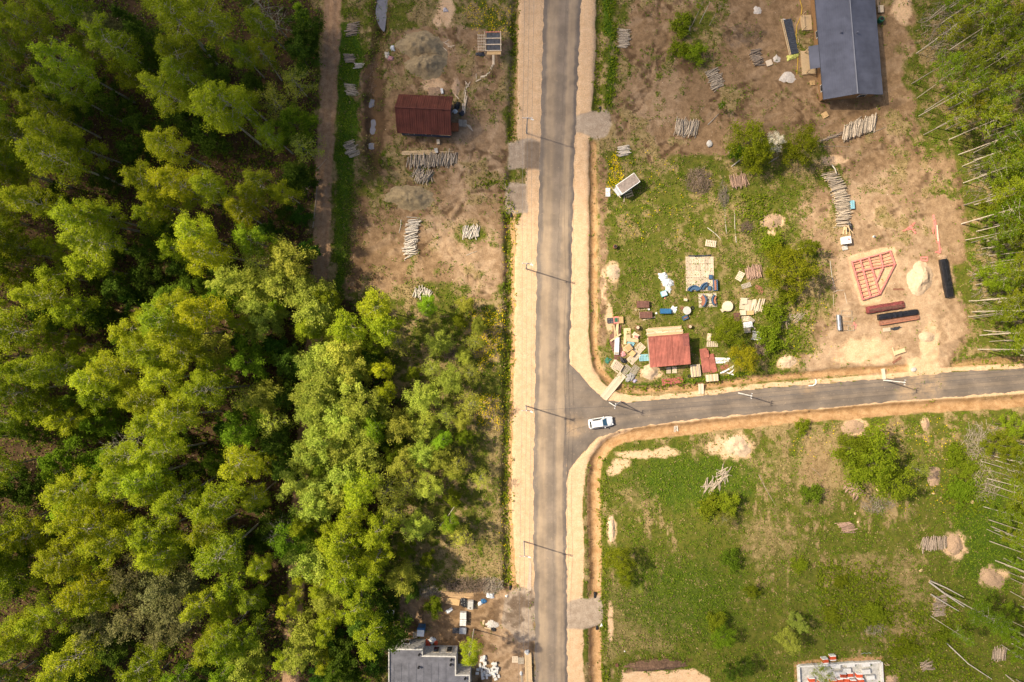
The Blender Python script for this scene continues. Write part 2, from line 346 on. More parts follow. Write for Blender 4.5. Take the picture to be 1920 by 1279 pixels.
# sand: shoulders, banks and spread heaps
lx = ip(PY, [(975, -90), (972, 0), (969, 250), (985, 300), (985, 390), (967, 420), (963, 700), (959, 860), (957, 930), (962, 1000), (966, 1090), (978, 1120), (1003, 1140), (1003, 1400)])
rl = ip(PY, ROAD_L); rr = ip(PY, ROAD_R)
w3 = (NZ2 - 0.5)*7
sandL = sstep(-2.5, 2.5, PX - lx + w3)*(PX < rl + 8)*(1 - sstep(1090, 1125, PY + (NZ3-0.5)*30))
rx1 = ip(PY, [(1120, -90), (1118, 0), (1116, 120), (1110, 210), (1106, 270), (1104, 600), (1106, 660), (1112, 700)])
sandR1 = (1 - sstep(-2.5, 2.5, PX - rx1 - w3))*(PX > rr - 8)*(PY < 702)
corner = [(1060, 660), (1104, 640), (1108, 680), (1128, 716), (1160, 738), (1200, 742), (1176, 760), (1134, 754), (1066, 684)]
sandR1 = np.maximum(sandR1, blob(corner, 3, 3, 33))
rx2 = ip(PY, [(1100, 840), (1094, 900), (1094, 1400)])
sandR2 = (1 - sstep(-2.5, 2.5, PX - rx2 - w3))*(PX > rr - 8)*(PY > 850)
sandR2 = np.maximum(sandR2, blob([(1062, 905), (1070, 878), (1088, 855), (1124, 817), (1176, 801), (1190, 806), (1140, 826), (1112, 850), (1098, 880), (1096, 910)], 3, 3, 34))
sideT = seg_dist(PX, PY, SIDE_T[3:]); sideB = seg_dist(PX, PY, SIDE_B[4:])
below = inside(PX, PY, SIDE_T + [(2010, 2000), (1060, 2000)])
sandS = (1 - sstep(6, 12, sideT + w3))*(~below)*(PX > 1130)
sandS = np.maximum(sandS, 0.85*(1 - sstep(3, 8, sideB + w3))*below*(PX > 1160))
sand = np.maximum.reduce([sandL, sandR1, sandR2, sandS])
for e in ((1149, 510, 15, 19), (1450, 415, 22, 16), (1447, 440, 10, 16), (1475, 680, 20, 14), (1220, 697, 24, 14), (1376, 837, 38, 26), (1340, 840, 18, 14), (1603, 800, 22, 17), (1734, 795, 8, 14),
          (1790, 1022, 24, 26), (1862, 1082, 26, 20), (1153, 882, 14, 12), (1147, 993, 10, 30), (1203, 852, 50, 9), (1250, 848, 30, 10), (1165, 868, 18, 10), (835, 20, 18, 30), (820, 40, 10, 12), (815, 160, 22, 14), (855, 165, 8, 22),
          (1145, 1165, 5, 40), (1143, 600, 8, 28), (1160, 655, 16, 9), (1132, 540, 6, 40), (1720, 690, 26, 20), (1690, 20, 22, 26), (1560, 300, 30, 9), (1620, 660, 60, 30), (1745, 660, 18, 60)):
    sand = np.maximum(sand, 0.8*ell(*e, 0.4, 0.5))
sand = np.maximum(sand, blob([(1166, 1256), (1230, 1258), (1300, 1254), (1330, 1272), (1328, 1370), (1166, 1370)], 4, 4, 35))
sand = np.maximum(sand, 0.9*blob([(1588, 478), (1680, 462), (1684, 500), (1650, 565), (1616, 572), (1604, 545)], 4, 4, 36))
A['sand'] = np.clip(sand, 0, 1)
# orange subsoil on the freshly cut ditch banks
org = np.zeros_like(PX)
org = np.maximum(org, 1.0*(1 - sstep(9, 15, seg_dist(PX, PY, DITCH_R4) + w3)))
org = np.maximum(org, 1.0*(1 - sstep(10, 14, seg_dist(PX, PY, DITCH_R3) + w3)))
org = np.maximum(org, 0.75*(1 - sstep(5, 10, seg_dist(PX, PY, DITCH_R2) + w3)))
org = np.maximum(org, 0.6*(1 - sstep(5, 10, seg_dist(PX, PY, DITCH_R2B) + w3)))
org = np.maximum(org, 0.9*strip([(962, 405), (963, 600), (960, 800), (956, 920), (960, 1000), (961, 1095)], 5, 3, 4))
org = np.maximum(org, 0.6*strip([(973, 0), (970, 130), (966, 260)], 5, 3, 4))
org = np.maximum(org, 0.8*blob([(1488, 1242), (1600, 1232), (1658, 1228), (1664, 1370), (1488, 1370)], 4, 5, 37))
A['org'] = np.clip(org, 0, 1)*(1 - 0.75*A['sand']*(sandR1 + sandR2 + sandL > 0.6))
A['clay'] = np.zeros_like(PX)
A['wet'] = np.clip(1.3*strip(WETD, 14, 8, 9) + .75*sstep(.50, .68, .5*NZ1 + .5*NZ3)*A['dirt']*(1 - pale) + .35*sstep(.54, .66, streak2)*A['dirt'] + 0.9*ell(706, 215, 16, 85, 0.6, 0.6) + 0.7*ell(700, 115, 20, 30, 0.5, 0.5) + 0.5*ell(668, 380, 24, 70, 0.6, 0.7) + 0.5*ell(660, 480, 22, 55, 0.6, 0.7) + 0.9*ell(712, 20, 20, 45, 0.4, 0.4)
                   + 0.5*ell(690, 500, 40, 30, 0.7, 0.8) + 0.4*ell(1480, 250, 60, 30, 0.6, 0.8) + 0.45*ell(1630, 205, 60, 22, 0.5, 0.6) + 0.5*ell(1300, 120, 26, 20, 0.5, 0.5) + 0.4*ell(1540, 330, 30, 40, 0.6, 0.8) + 0.6*yard*sstep(0.45, 0.7, NZ2)
                   + 0.9*blob([(1180, 1236), (1250, 1232), (1302, 1236), (1270, 1258), (1170, 1260)], 4, 6, 38), 0, 1)
grav = np.zeros_like(PX)
drive = [[(1080, 215), (1118, 204), (1142, 210), (1150, 232), (1142, 252), (1120, 266), (1098, 252), (1078, 246)],
         [(953, 264), (1016, 264), (1014, 319), (953, 319)], [(947, 344), (989, 342), (988, 398), (947, 401)],
         [(1062, 1132), (1100, 1124), (1122, 1116), (1133, 1140), (1130, 1166), (1110, 1176), (1062, 1178)], [(968, 1102), (1000, 1098), (1006, 1130), (1004, 1200), (975, 1205), (945, 1170), (945, 1120)]]
for k, p in enumerate(drive): grav = np.maximum(grav, blob(p, 6, 9, 40 + k))
A['wet'] = np.clip(A['wet'] + .6*blob([(984, 264), (1016, 264), (1014, 319), (984, 319)], 4, 4, 91) + .42*blob([(950, 348), (986, 346), (986, 394), (950, 396)], 6, 5, 92), 0, 1)
A['grav'] = grav
track = strip(TRACK, 16, 5, 5); A['track'] = track
# meadow: dry straw against green
straw = sstep(0.40, 0.62, 0.45*NZ2 + 0.45*NZ3 + 0.10*NZ1 + 0.25*(NZ4 - 0.5))
straw = straw*(0.6 + 0.4*sstep(0.35, 0.6, NZ1))
low_m = sstep(820, 860, PY)*(PX > 1120); vst = fbm(PX/7, PY/34, 83, 4)
straw = straw*(1 - low_m) + low_m*(.35*straw + .8*sstep(.50, .68, .5*vst + .2*NZ3 + .15*NZ1 + .3*(NZ4 - .42)))
for e in ((1530, 890, 45, 70), (1620, 1060, 60, 26), (1245, 1150, 60, 50), (1700, 1085, 40, 60), (1440, 870, 60, 30), (1200, 930, 40, 40), (1690, 1190, 40, 40), (1440, 1010, 60, 60)): straw = np.maximum(straw, .62*ell(*e, .6, .8)*(.4 + .6*NZ3*1.6))
straw = np.maximum(straw, 0.85*blob([(1500, 800), (1600, 790), (1580, 900), (1560, 960), (1500, 930)], 16, 24, 45))
straw = np.maximum(straw, 0.6*blob([(905, 780), (945, 760), (948, 1090), (890, 1090), (915, 930)], 16, 24, 46))
straw = np.maximum(straw, 0.5*blob([(1130, 1090), (1250, 1080), (1260, 1230), (1135, 1240)], 16, 24, 47))
lush = np.clip(blob([(632, 40), (668, 50), (690, 120), (672, 250), (660, 330), (662, 545), (628, 545), (630, 300)], 5, 8, 48) + 0.8*ell(1850, 1010, 60, 100, 0.4, 0.4) + 0.7*ell(1300, 900, 120, 50, 0.5, 0.5) + 0.6*ell(1280, 1120, 110, 70, 0.5, 0.5)
               + strip([(1140, 0), (1140, 60)], 9, 4, 3) + strip([(1150, 60), (1146, 150), (1140, 200)], 7, 4, 3) + 0.8*strip([(1170, 728), (1230, 722), (1300, 716), (1400, 702)], 6, 3, 3), 0, 1)
straw *= 1 - 0.85*lush
mid_lot = blob([(1130, 280), (1330, 300), (1480, 380), (1480, 700), (1180, 725), (1130, 690)], 20, 20, 84)
straw *= 1 - .35*mid_lot
A['straw'] = np.clip(straw, 0, 1); A['lush'] = lush
soilish = np.clip(A['dirt'] + A['sand'] + A['org'] + A['grav'] + A['track'] + A['clay'], 0, 1)
GREEN_W = (1 - soilish)*(1 - 0.75*A['litter'])*(~(in_road | (road_d < 5)))

# heights of soil features
Hh += A['dirt']*(NZ3 - 0.5)*0.14 + A['litter']*(NZ3 - 0.5)*0.12 + lush*0.04
Hh -= 0.12*np.exp(-((seg_dist(PX, PY, TRACK) - 7)/3.0)**2)
def ruts(pts, gap, dep, w=2.6):
    d = seg_dist(PX + (NZ1 - .5)*34, PY + (NZ4 - .5)*30, pts) + (NZ2 - .5)*5; return -dep*np.exp(-((d - gap)/w)**2)*(.35 + .65*sstep(.38, .6, NZ1))
RUT = [([(812, 400), (850, 372), (880, 330), (900, 285), (915, 262)], 8), ([(800, 470), (870, 380), (920, 372), (950, 370)], 8), ([(880, 560), (890, 500), (850, 450), (830, 410)], 8),
       ([(1120, 235), (1180, 200), (1230, 120), (1250, 0)], 9), ([(1160, 245), (1220, 160), (1260, 60)], 9), ([(820, 420), (880, 520), (930, 550)], 9),
       ([(1230, 300), (1330, 200), (1440, 150), (1500, 200)], 9), ([(900, 270), (948, 292)], 8)]
RM = np.zeros_like(PX)
for pts, g in RUT:
    r_ = -ruts(pts, g, 1.0); RM = np.maximum(RM, r_)
    Hh += -.2*r_*A['dirt']
A['wet'] = np.clip(A['wet'] + .85*RM*A['dirt'], 0, 1)
Hh = Hh*(1 - grav*0.9) + grav*0.0
pud = [ell(695, 190, 10, 12, .3, .2), ell(697, 235, 10, 18, .3, .2), ell(696, 271, 11, 9, .3, .2), strip([(718, -80), (716, 0), (714, 28), (719, 52)], 11, 5, 2)]
for p in pud: Hh -= 0.45*p
flat = np.exp(-road_d/7.0)
Hh = Hh*(1 - flat*(Dt > -0.3)) - 0.0
Hh = np.where(in_road | (road_d < 4), -0.07, Hh)
def gz(px, py):
    i = (py + 80)/ST; j = (px + 80)/ST
    i0 = int(max(0, min(len(gy)-2, math.floor(i)))); j0 = int(max(0, min(len(gx)-2, math.floor(j))))
    fi, fj = min(max(i-i0, 0), 1), min(max(j-j0, 0), 1)
    return float((Hh[i0, j0]*(1-fj) + Hh[i0, j0+1]*fj)*(1-fi) + (Hh[i0+1, j0]*(1-fj) + Hh[i0+1, j0+1]*fj)*fi)
def gzw(x, y): return gz(x*10 + 960, 639.5 - y*10)
def G(px, py, dz=0.0):
    x, y = W(px, py); return (x, y, gz(px, py) + dz)
def fld(a, px, py):
    i = np.clip(((py + 80)/ST).astype(int), 0, len(gy)-1); j = np.clip(((px + 80)/ST).astype(int), 0, len(gx)-1); return a[i, j]

# ground material
gm = bpy.data.materials.new('ground_soil'); t, o = _nodes(gm)
geo = N(t, 'ShaderNodeNewGeometry'); P = geo.outputs['Position']
def attr(n):
    a = N(t, 'ShaderNodeAttribute'); a.attribute_name = n; return a.outputs['Fac']
nA, nB, nC = noise(t, P, 0.9, 4), noise(t, P, 4.0, 4, 0.7), noise(t, P, 12.0, 2)
def sharp(a, k=0.5):   # break the edge of a mask with fine noise
    ad = N(t, 'ShaderNodeMath', operation='ADD'); t.links.new(a, ad.inputs[0])
    s = N(t, 'ShaderNodeMath', operation='MULTIPLY_ADD'); t.links.new(nB, s.inputs[0]); s.inputs[1].default_value = k; s.inputs[2].default_value = -k*0.5
    t.links.new(s.outputs[0], ad.inputs[1])
    mr = N(t, 'ShaderNodeMapRange', interpolation_type='SMOOTHSTEP'); mr.inputs[1].default_value = 0.18; mr.inputs[2].default_value = 0.82
    t.links.new(ad.outputs[0], mr.inputs[0]); return mr.outputs[0]
two = lambda a, b, f=None: mixc(t, f or ramp(t, nA, [(0.35, 0.0), (0.65, 1.0)]), a, b)
c = two((0.075, 0.092, 0.012), (0.135, 0.130, 0.022))
c = mixc(t, attr('lush'), c, two((0.040, 0.085, 0.007), (0.075, 0.120, 0.010)))
c = mixc(t, sharp(attr('straw')), c, two((0.23, 0.165, 0.070), (0.35, 0.255, 0.125)))
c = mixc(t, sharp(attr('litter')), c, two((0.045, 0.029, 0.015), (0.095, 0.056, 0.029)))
dcol = two((0.188, 0.116, 0.060), (0.305, 0.197, 0.108))
dcol = mixc(t, attr('pale'), dcol, two((0.40, 0.265, 0.16), (0.49, 0.345, 0.215)))
c = mixc(t, sharp(attr('dirt')), c, dcol)
c = mixc(t, sharp(attr('track')), c, two((0.29, 0.172, 0.094), (0.41, 0.262, 0.152)))
c = mixc(t, sharp(attr('sand'), 0.35), c, two((0.575, 0.375, 0.215), (0.65, 0.45, 0.275)))
c = mixc(t, sharp(attr('org'), 0.35), c, two((0.33, 0.19, 0.085), (0.47, 0.295, 0.15)))
c = mixc(t, sharp(attr('grav'), 0.3), c, two((0.33, 0.25, 0.18), (0.45, 0.355, 0.265)))
wetm = N(t, 'ShaderNodeMath', operation='MULTIPLY'); t.links.new(sharp(attr('wet')), wetm.inputs[0]); wetm.inputs[1].default_value = 0.7
c = mixc(t, wetm.outputs[0], c, (0.068, 0.038, 0.019))
v1 = ramp(t, nB, [(0.25, 0.72), (0.5, 1.0), (0.75, 1.22)]); v2 = ramp(t, nC, [(0.25, 0.82), (0.75, 1.18)])
c = mixc(t, 1.0, c, v1, 'MULTIPLY'); c = mixc(t, 1.0, c, v2, 'MULTIPLY')
b = N(t, 'ShaderNodeBsdfPrincipled'); b.inputs['Roughness'].default_value = 0.95; b.inputs['Specular IOR Level'].default_value = 0.1
t.links.new(c, b.inputs['Base Color'])
bn = N(t, 'ShaderNodeBump'); bn.inputs['Distance'].default_value = 0.12
bs = N(t, 'ShaderNodeMapRange'); bs.inputs[3].default_value = 0.6; bs.inputs[4].default_value = 0.15; t.links.new(attr('sand'), bs.inputs[0]); t.links.new(bs.outputs[0], bn.inputs['Strength'])
t.links.new(nB, bn.inputs['Height']); t.links.new(bn.outputs[0], b.inputs['Normal']); t.links.new(b.outputs[0], o.inputs[0])

# the field is cut into the pieces of the setting; they share their border vertices' positions
WX = (PX - 960)/10.0; WY = (639.5 - PY)/10.0
V = np.stack([WX, WY, Hh], -1).reshape(-1, 3); nc = len(gx)
ii, jj = np.meshgrid(np.arange(len(gy)-1), np.arange(nc-1), indexing='ij')
q = (ii*nc + jj).ravel(); FA = np.stack([q, q+nc, q+nc+1, q+1], -1)
cls = np.zeros(PX.shape, int)
cls[track > 0.5] = 1; cls[(sandL > 0.5)] = 2; cls[(sandR1 > 0.5)] = 3; cls[(sandR2 > 0.5)] = 4
for k in range(5): cls[(blob(drive[k], 6, 9, 40 + k) > 0.5)] = 5 + k
fc = cls[:-1, :-1].ravel()
GROUND = {}
for k, nm in enumerate(['ground', 'dirt_track', 'sand_shoulder', 'sand_shoulder', 'sand_shoulder'] + ['gravel_driveway']*5):
    F = FA[fc == k]
    if not len(F): continue
    used, inv = np.unique(F, return_inverse=True)
    Vk, Fk = V[used], inv.reshape(F.shape)
    n_in = len(Vk)
    if k == 0:   # the same sheet goes on to the horizon
        x0, x1, y0, y1, B = WX[0, 0], WX[0, -1], WY[-1, 0], WY[0, 0], 2500.0
        Vk = np.vstack([Vk, [(x0+.5, y0+.5, -.3), (x1-.5, y0+.5, -.3), (x1-.5, y1-.5, -.3), (x0+.5, y1-.5, -.3), (-B, -B, -.3), (B, -B, -.3), (B, B, -.3), (-B, B, -.3)]])
        Fk = np.vstack([Fk, np.array([(4, 5, 1, 0), (5, 6, 2, 1), (6, 7, 3, 2), (7, 4, 0, 3)]) + n_in])
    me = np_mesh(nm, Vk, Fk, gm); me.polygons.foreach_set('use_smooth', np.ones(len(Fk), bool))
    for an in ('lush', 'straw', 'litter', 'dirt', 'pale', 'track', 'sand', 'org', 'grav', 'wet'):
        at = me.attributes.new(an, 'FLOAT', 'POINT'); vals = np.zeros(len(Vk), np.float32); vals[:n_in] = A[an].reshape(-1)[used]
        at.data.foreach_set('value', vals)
    GROUND[nm] = tag(link(nm, me), kind='structure')

# roads
def resample(pts, n):
    d = [0.0]
    for a_, b_ in zip(pts[:-1], pts[1:]): d.append(d[-1] + math.hypot(b_[0]-a_[0], b_[1]-a_[1]))
    s = np.linspace(0, d[-1], n)
    return np.stack([np.interp(s, d, [p[0] for p in pts]), np.interp(s, d, [p[1] for p in pts])], -1)
def road_mat(name, stops, patch, aspc=((0.145, 0.120, 0.104), (0.225, 0.19, 0.16)), spots=()):
    m = bpy.data.materials.new(name); t, o = _nodes(m)
    uv = N(t, 'ShaderNodeUVMap'); sx = N(t, 'ShaderNodeSeparateXYZ'); t.links.new(uv.outputs[0], sx.inputs[0])
    g = N(t, 'ShaderNodeNewGeometry'); P = g.outputs['Position']
    mp = N(t, 'ShaderNodeMapping'); mp.inputs['Scale'].default_value = patch; t.links.new(P, mp.inputs[0])
    n1 = noise(t, mp.outputs[0], 0.8, 5, 0.65); n2 = noise(t, P, 9.0, 3, 0.7)
    wob = N(t, 'ShaderNodeMath', operation='MULTIPLY_ADD'); t.links.new(n1, wob.inputs[0]); wob.inputs[1].default_value = 0.16; wob.inputs[2].default_value = -0.08
    u = N(t, 'ShaderNodeMath', operation='ADD'); t.links.new(sx.outputs[0], u.inputs[0]); t.links.new(wob.outputs[0], u.inputs[1])
    dust = ramp(t, u.outputs[0], stops); seam_wire_shadow = ramp(t, sx.outputs[0], [(0.595, 0.0), (0.602, 1.0), (0.609, 0.0)])  # dark line along the road: asphalt joint plus wire shadow painted in
    k = N(t, 'ShaderNodeMath', operation='MULTIPLY'); t.links.new(dust, k.inputs[0]); t.links.new(ramp(t, n1, [(0.25, 0.55), (0.7, 1.25)]), k.inputs[1]); k.use_clamp = True
    asp = mixc(t, n2, *aspc); du = mixc(t, n2, (0.36, 0.27, 0.18), (0.46, 0.35, 0.24))
    c = mixc(t, k.outputs[0], asp, du)
    for sx_, sy_, r_ in spots:   # soil carried onto the asphalt
        vd = N(t, 'ShaderNodeVectorMath', operation='DISTANCE'); t.links.new(P, vd.inputs[0]); vd.inputs[1].default_value = (*W(sx_, sy_), 0)
        mr = N(t, 'ShaderNodeMapRange', interpolation_type='SMOOTHSTEP'); mr.inputs[1].default_value = r_; mr.inputs[2].default_value = r_*.2; t.links.new(vd.outputs['Value'], mr.inputs[0])
        mm = N(t, 'ShaderNodeMath', operation='MULTIPLY'); t.links.new(mr.outputs[0], mm.inputs[0]); t.links.new(ramp(t, noise(t, P, 0.7, 5, 0.7), [(0.35, 0.0), (0.6, 1.0)]), mm.inputs[1])
        c = mixc(t, mm.outputs[0], c, (0.38, 0.27, 0.17))
    sp = ramp(t, noise(t, P, 2.2, 4, 0.8), [(0.60, 0.0), (0.66, 1.0)]); sm = N(t, 'ShaderNodeMath', operation='MULTIPLY'); t.links.new(sp, sm.inputs[0]); sm.inputs[1].default_value = 0.55
    c = mixc(t, sm.outputs[0], c, (0.46, 0.34, 0.22))
    pt = mixc(t, ramp(t, noise(t, P, 0.22, 3, 0.6), [(0.40, 0.0), (0.60, 1.0)]), (0.80, 0.79, 0.78), (1.08, 1.06, 1.03)); c = mixc(t, 1.0, c, pt, 'MULTIPLY')
    sk = N(t, 'ShaderNodeMath', operation='MULTIPLY'); t.links.new(seam_wire_shadow, sk.inputs[0]); sk.inputs[1].default_value = 0.45; c = mixc(t, sk.outputs[0], c, (0.06, 0.05, 0.045))
    b = N(t, 'ShaderNodeBsdfPrincipled'); b.inputs['Roughness'].default_value = 0.9; b.inputs['Specular IOR Level'].default_value = 0.2
    t.links.new(c, b.inputs['Base Color']); bn = N(t, 'ShaderNodeBump'); bn.inputs['Strength'].default_value = 0.4; bn.inputs['Distance'].default_value = 0.02
    t.links.new(n2, bn.inputs['Height']); t.links.new(bn.outputs[0], b.inputs['Normal']); t.links.new(b.outputs[0], o.inputs[0]); return m
def road(name, La, Ra, nl, z, m, cols=14, jit=3.0, seed=5):
    a_, b_ = resample(La, nl), resample(Ra, nl); vs, uvs = [], []
    ja = (fbm(np.arange(nl)/3.0, np.zeros(nl), seed) - 0.5)*2*jit; jb = (fbm(np.arange(nl)/3.0, np.zeros(nl)+7, seed) - 0.5)*2*jit
    for i in range(nl):
        d = b_[i] - a_[i]; L = np.hypot(*d); e = d/L
        p0, p1 = a_[i] + e*ja[i], b_[i] + e*jb[i]
        for k in range(cols+1):
            u = k/cols; p = p0*(1-u) + p1*u; x, y = W(p[0], p[1])
            edge = min(u, 1-u)*L/10
            vs.append((x, y, z + 0.05*min(1, edge/1.2) - (0.06 if k in (0, cols) else 0))); uvs.append((u, i*0.05))
    c1 = cols+1; F = np.array([(i*c1+k, (i+1)*c1+k, (i+1)*c1+k+1, i*c1+k+1) for i in range(nl-1) for k in range(cols)])
    me = np_mesh(name, np.array(vs), F, m); me.polygons.foreach_set('use_smooth', np.ones(len(F), bool))
    uvl = me.uv_layers.new(name='UVMap'); uvl.data.foreach_set('uv', np.array(uvs, np.float32)[F.ravel()].ravel())
    return tag(link(name, me), kind='structure')
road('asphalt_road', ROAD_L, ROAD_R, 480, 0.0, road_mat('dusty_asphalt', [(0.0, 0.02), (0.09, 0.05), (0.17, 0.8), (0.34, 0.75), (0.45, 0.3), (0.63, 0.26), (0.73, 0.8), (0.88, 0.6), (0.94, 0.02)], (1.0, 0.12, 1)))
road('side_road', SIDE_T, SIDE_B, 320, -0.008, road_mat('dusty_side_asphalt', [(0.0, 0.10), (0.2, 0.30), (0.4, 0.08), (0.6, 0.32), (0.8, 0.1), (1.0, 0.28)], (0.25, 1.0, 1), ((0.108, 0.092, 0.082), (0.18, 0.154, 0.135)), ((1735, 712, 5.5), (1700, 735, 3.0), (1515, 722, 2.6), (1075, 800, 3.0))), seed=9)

# puddles
def flat_pool(label_name, px_poly, z):
    pts = px_poly; out = []
    for i in range(len(pts)):
        p0, p1, p2, p3 = (np.array(pts[(i+k) % len(pts)], float) for k in (-1, 0, 1, 2))
        for s in (0, .25, .5, .75):
            out.append(tuple(0.5*((2*p1) + (p2-p0)*s + (2*p0-5*p1+4*p2-p3)*s*s + (3*p1-p0-3*p2+p3)*s**3)))
    m = MB(); m.add([(*W(*p), z) for p in out], [list(range(len(out)))[::-1]]); return tag(m.build(label_name, WATER), kind='structure')
flat_pool('puddle', [(693, 184), (702, 186), (703, 194), (692, 200), (690, 196)], gz(696, 191) + .16)
flat_pool('puddle', [(694, 223), (703, 222), (705, 229), (701, 236), (705, 245), (697, 250), (689, 246), (694, 235)], gz(697, 236) + .16)
flat_pool('puddle', [(689, 268), (697, 266), (705, 271), (700, 278), (690, 277)], gz(696, 271) + .16)
flat_pool('pond', [(706, -60), (704, 0), (704, 28), (711, 48), (720, 58), (723, 39), (727, 13), (733, 0), (738, -60)], gz(715, 20) + .2)

# ------------------------------------------------------------------ trees and bushes
def leaf_quads(C, size, rng, up=0.5):
    n = len(C)
    nr = rng.normal(size=(n, 3)); nr[:, 2] = np.abs(nr[:, 2]) + up; nr /= np.linalg.norm(nr, axis=1)[:, None]
    tv = np.cross(nr, rng.normal(size=(n, 3))); tv /= np.linalg.norm(tv, axis=1)[:, None] + 1e-9
    bv = np.cross(nr, tv); s = (size*rng.uniform(0.65, 1.35, n))[:, None]
    V = np.stack([C + tv*s, C + bv*s*0.62, C - tv*s, C - bv*s*0.62], 1).reshape(-1, 3)
    return V, np.arange(4*n).reshape(n, 4)
def bezier_limb(p0, d, L, rise, droop, k=4):
    pts = [Vector(p0)]
    for i in range(1, k+1):
        s = i/k; pts.append(Vector(p0) + Vector((d[0]*L*s, d[1]*L*s, rise*s - droop*s*s)))
    return pts
def tree_proto(kind, seed):
    """returns (trunk mesh, crown mesh, height)"""
    rg = np.random.default_rng(seed); r = random.Random(seed)
    P = dict(birch=(24, .46, 2.95, 38, 250, .105, TRUNK, LEAFB), mid=(17, .32, 2.7, 26, 270, .11, TRUNK, LEAFB), slim=(17, .55, 1.9, 20, 78, .11, STEM, LEAFG), green=(15, .25, 3.0, 24, 240, .135, TRUNKD, LEAFG),
             sage=(12.5, .18, 3.3, 28, 270, .125, TRUNKD, LEAFS), under=(9, .12, 2.5, 20, 190, .14, TRUNKD, LEAFD), olive=(19, .40, 3.0, 26, 200, .13, TRUNKD, LEAFO), bare=(13, .25, 3.2, 34, 0, .1, TRUNKG, LEAFS),
             spruce=(18, .08, 3.1, 60, 85, .16, TRUNKD, LEAFD), bush=(3.2, .05, 1.9, 20, 150, .11, TRUNKD, LEAFG), round=(9, .14, 3.4, 32, 165, .125, TRUNKD, LEAFG), low=(1.7, .05, 1.6, 14, 130, .10, TRUNKD, LEAFG), thin=(11, .3, 2.7, 26, 70, .11, TRUNKG, LEAFS))[kind]
    h, cb, Rm, nl, npl, ls, tm, lm = P
    sway = (r.uniform(-.5, .5)*h*.03, r.uniform(-.5, .5)*h*.03)
    axis = lambda z: Vector((sway[0]*math.sin(z/h*2.4), sway[1]*math.sin(z/h*2.1 + .4), z))
    m = MB(); br = max(.06, h*.0085) if kind != 'slim' else h*.0062
    zs = [h*k/8 for k in range(9)]
    m.tube([axis(z) - Vector((0, 0, .35 if z == 0 else 0)) for z in zs], [max(br*(1 - .93*z/h), .015) for z in zs], 7)
    cen = []; sig = []
    for i in range(nl):
        tt = (i + r.random())/nl
        z0 = h*(cb + (0.97 - cb)*tt**(0.85 if kind != 'spruce' else 1.0))
        u = (z0/h - cb)/(1 - cb)
        if kind == 'spruce': rad = Rm*(1 - u)**.9 + .25
        elif kind in ('sage', 'round', 'bush', 'low', 'thin', 'under'): rad = Rm*math.sqrt(max(.03, 1 - (1.75*u - .75)**2 if u > .43 else .6 + .9*u))
        elif kind == 'olive': rad = Rm*(.55 + .45*math.sin(math.pi*min(1, u*1.05)))*(1 if u < .85 else .6)
        else: rad = Rm*(max(.05, math.sin(math.pi*(.16 + .84*u)**.9)))**.75
        rad *= r.uniform(.5, 1.2); a = i*2.39996 + r.uniform(-.5, .5); d = (math.cos(a), math.sin(a))
        rise = rad*(r.uniform(.35, .8) if kind != 'spruce' else -.15); droop = rad*r.uniform(.0, .35)
        if kind in ('bush', 'low'): rise = rad*.5
        zb = max(.2, z0 - rise*.6); p0 = axis(zb)
        pts = bezier_limb(p0, d, rad, rise, droop)
        lr = max(.012, br*.34*(1 - .6*u)); m.tube(pts, [lr, lr*.75, lr*.55, lr*.38, lr*.2], 4, cap=False)
        for k in range(3 if kind != 'bare' else 7):   # twigs
            s = r.uniform(.35, 1); q = pts[min(4, int(s*4))]; aa = a + r.uniform(-1.1, 1.1); ln = rad*r.uniform(.2, .45)
            e = q + Vector((math.cos(aa)*ln, math.sin(aa)*ln, r.uniform(0, .5)*ln))
            m.tube([q, e], [lr*.45, lr*.12], 3, cap=False)
            cen.append(e); sig.append(max(.2, rad*.115))
            if kind == 'bare': continue
        for s in (.55, .8, 1.0):
            k = s*4; q = pts[int(k)] if k >= 4 else pts[int(k)].lerp(pts[int(k)+1], k - int(k))
            cen.append(q); sig.append(max(.2, rad*.13))
    for k in range(4): cen.append(axis(h*(.9 + .035*k))); sig.append(.4 if h > 5 else .25)
    tr = m.mesh(kind + '_trunk', tm, True)
    cr = None
    if npl:
        cen = np.array([tuple(c) for c in cen]); sig = np.array(sig); w = rg.uniform(.1, 1.6, len(cen))*sig**1.3; w /= w.sum()
        n = nl*npl; idx = rg.choice(len(cen), n, p=w)
        off = rg.normal(size=(n, 3))*sig[idx][:, None]*np.array([1.0, 1.0, .6 if kind not in ('birch', 'mid') else .75])
        C = cen[idx] + off
        if kind in ('birch', 'mid', 'slim'): C[:, 2] -= np.abs(rg.normal(size=n))*.25
        C[:, 2] = np.maximum(C[:, 2], .08)
        Vv, F = leaf_quads(C, ls, rg, .8); cr = np_mesh(kind + '_crown', Vv, F, lm)
    return tr, cr, h
PROTO = {}
for k, n in (('birch', 5), ('mid', 5), ('slim', 5), ('green', 4), ('sage', 5), ('under', 4), ('olive', 3), ('bare', 2), ('spruce', 2), ('bush', 3), ('round', 3), ('low', 3), ('thin', 3)):
    PROTO[k] = [tree_proto(k, 100*len(PROTO) + s) for s in range(n)]
LEAFOF = dict(birch=LEAFB, mid=LEAFB, slim=LEAFG, green=LEAFG, sage=LEAFS)
ALT = {}
def crown_with(me, m):
    key = (me.name, m.name)
    if key not in ALT:
        c = me.copy(); c.materials.clear(); c.materials.append(m); ALT[key] = c
    return ALT[key]
TREES = []
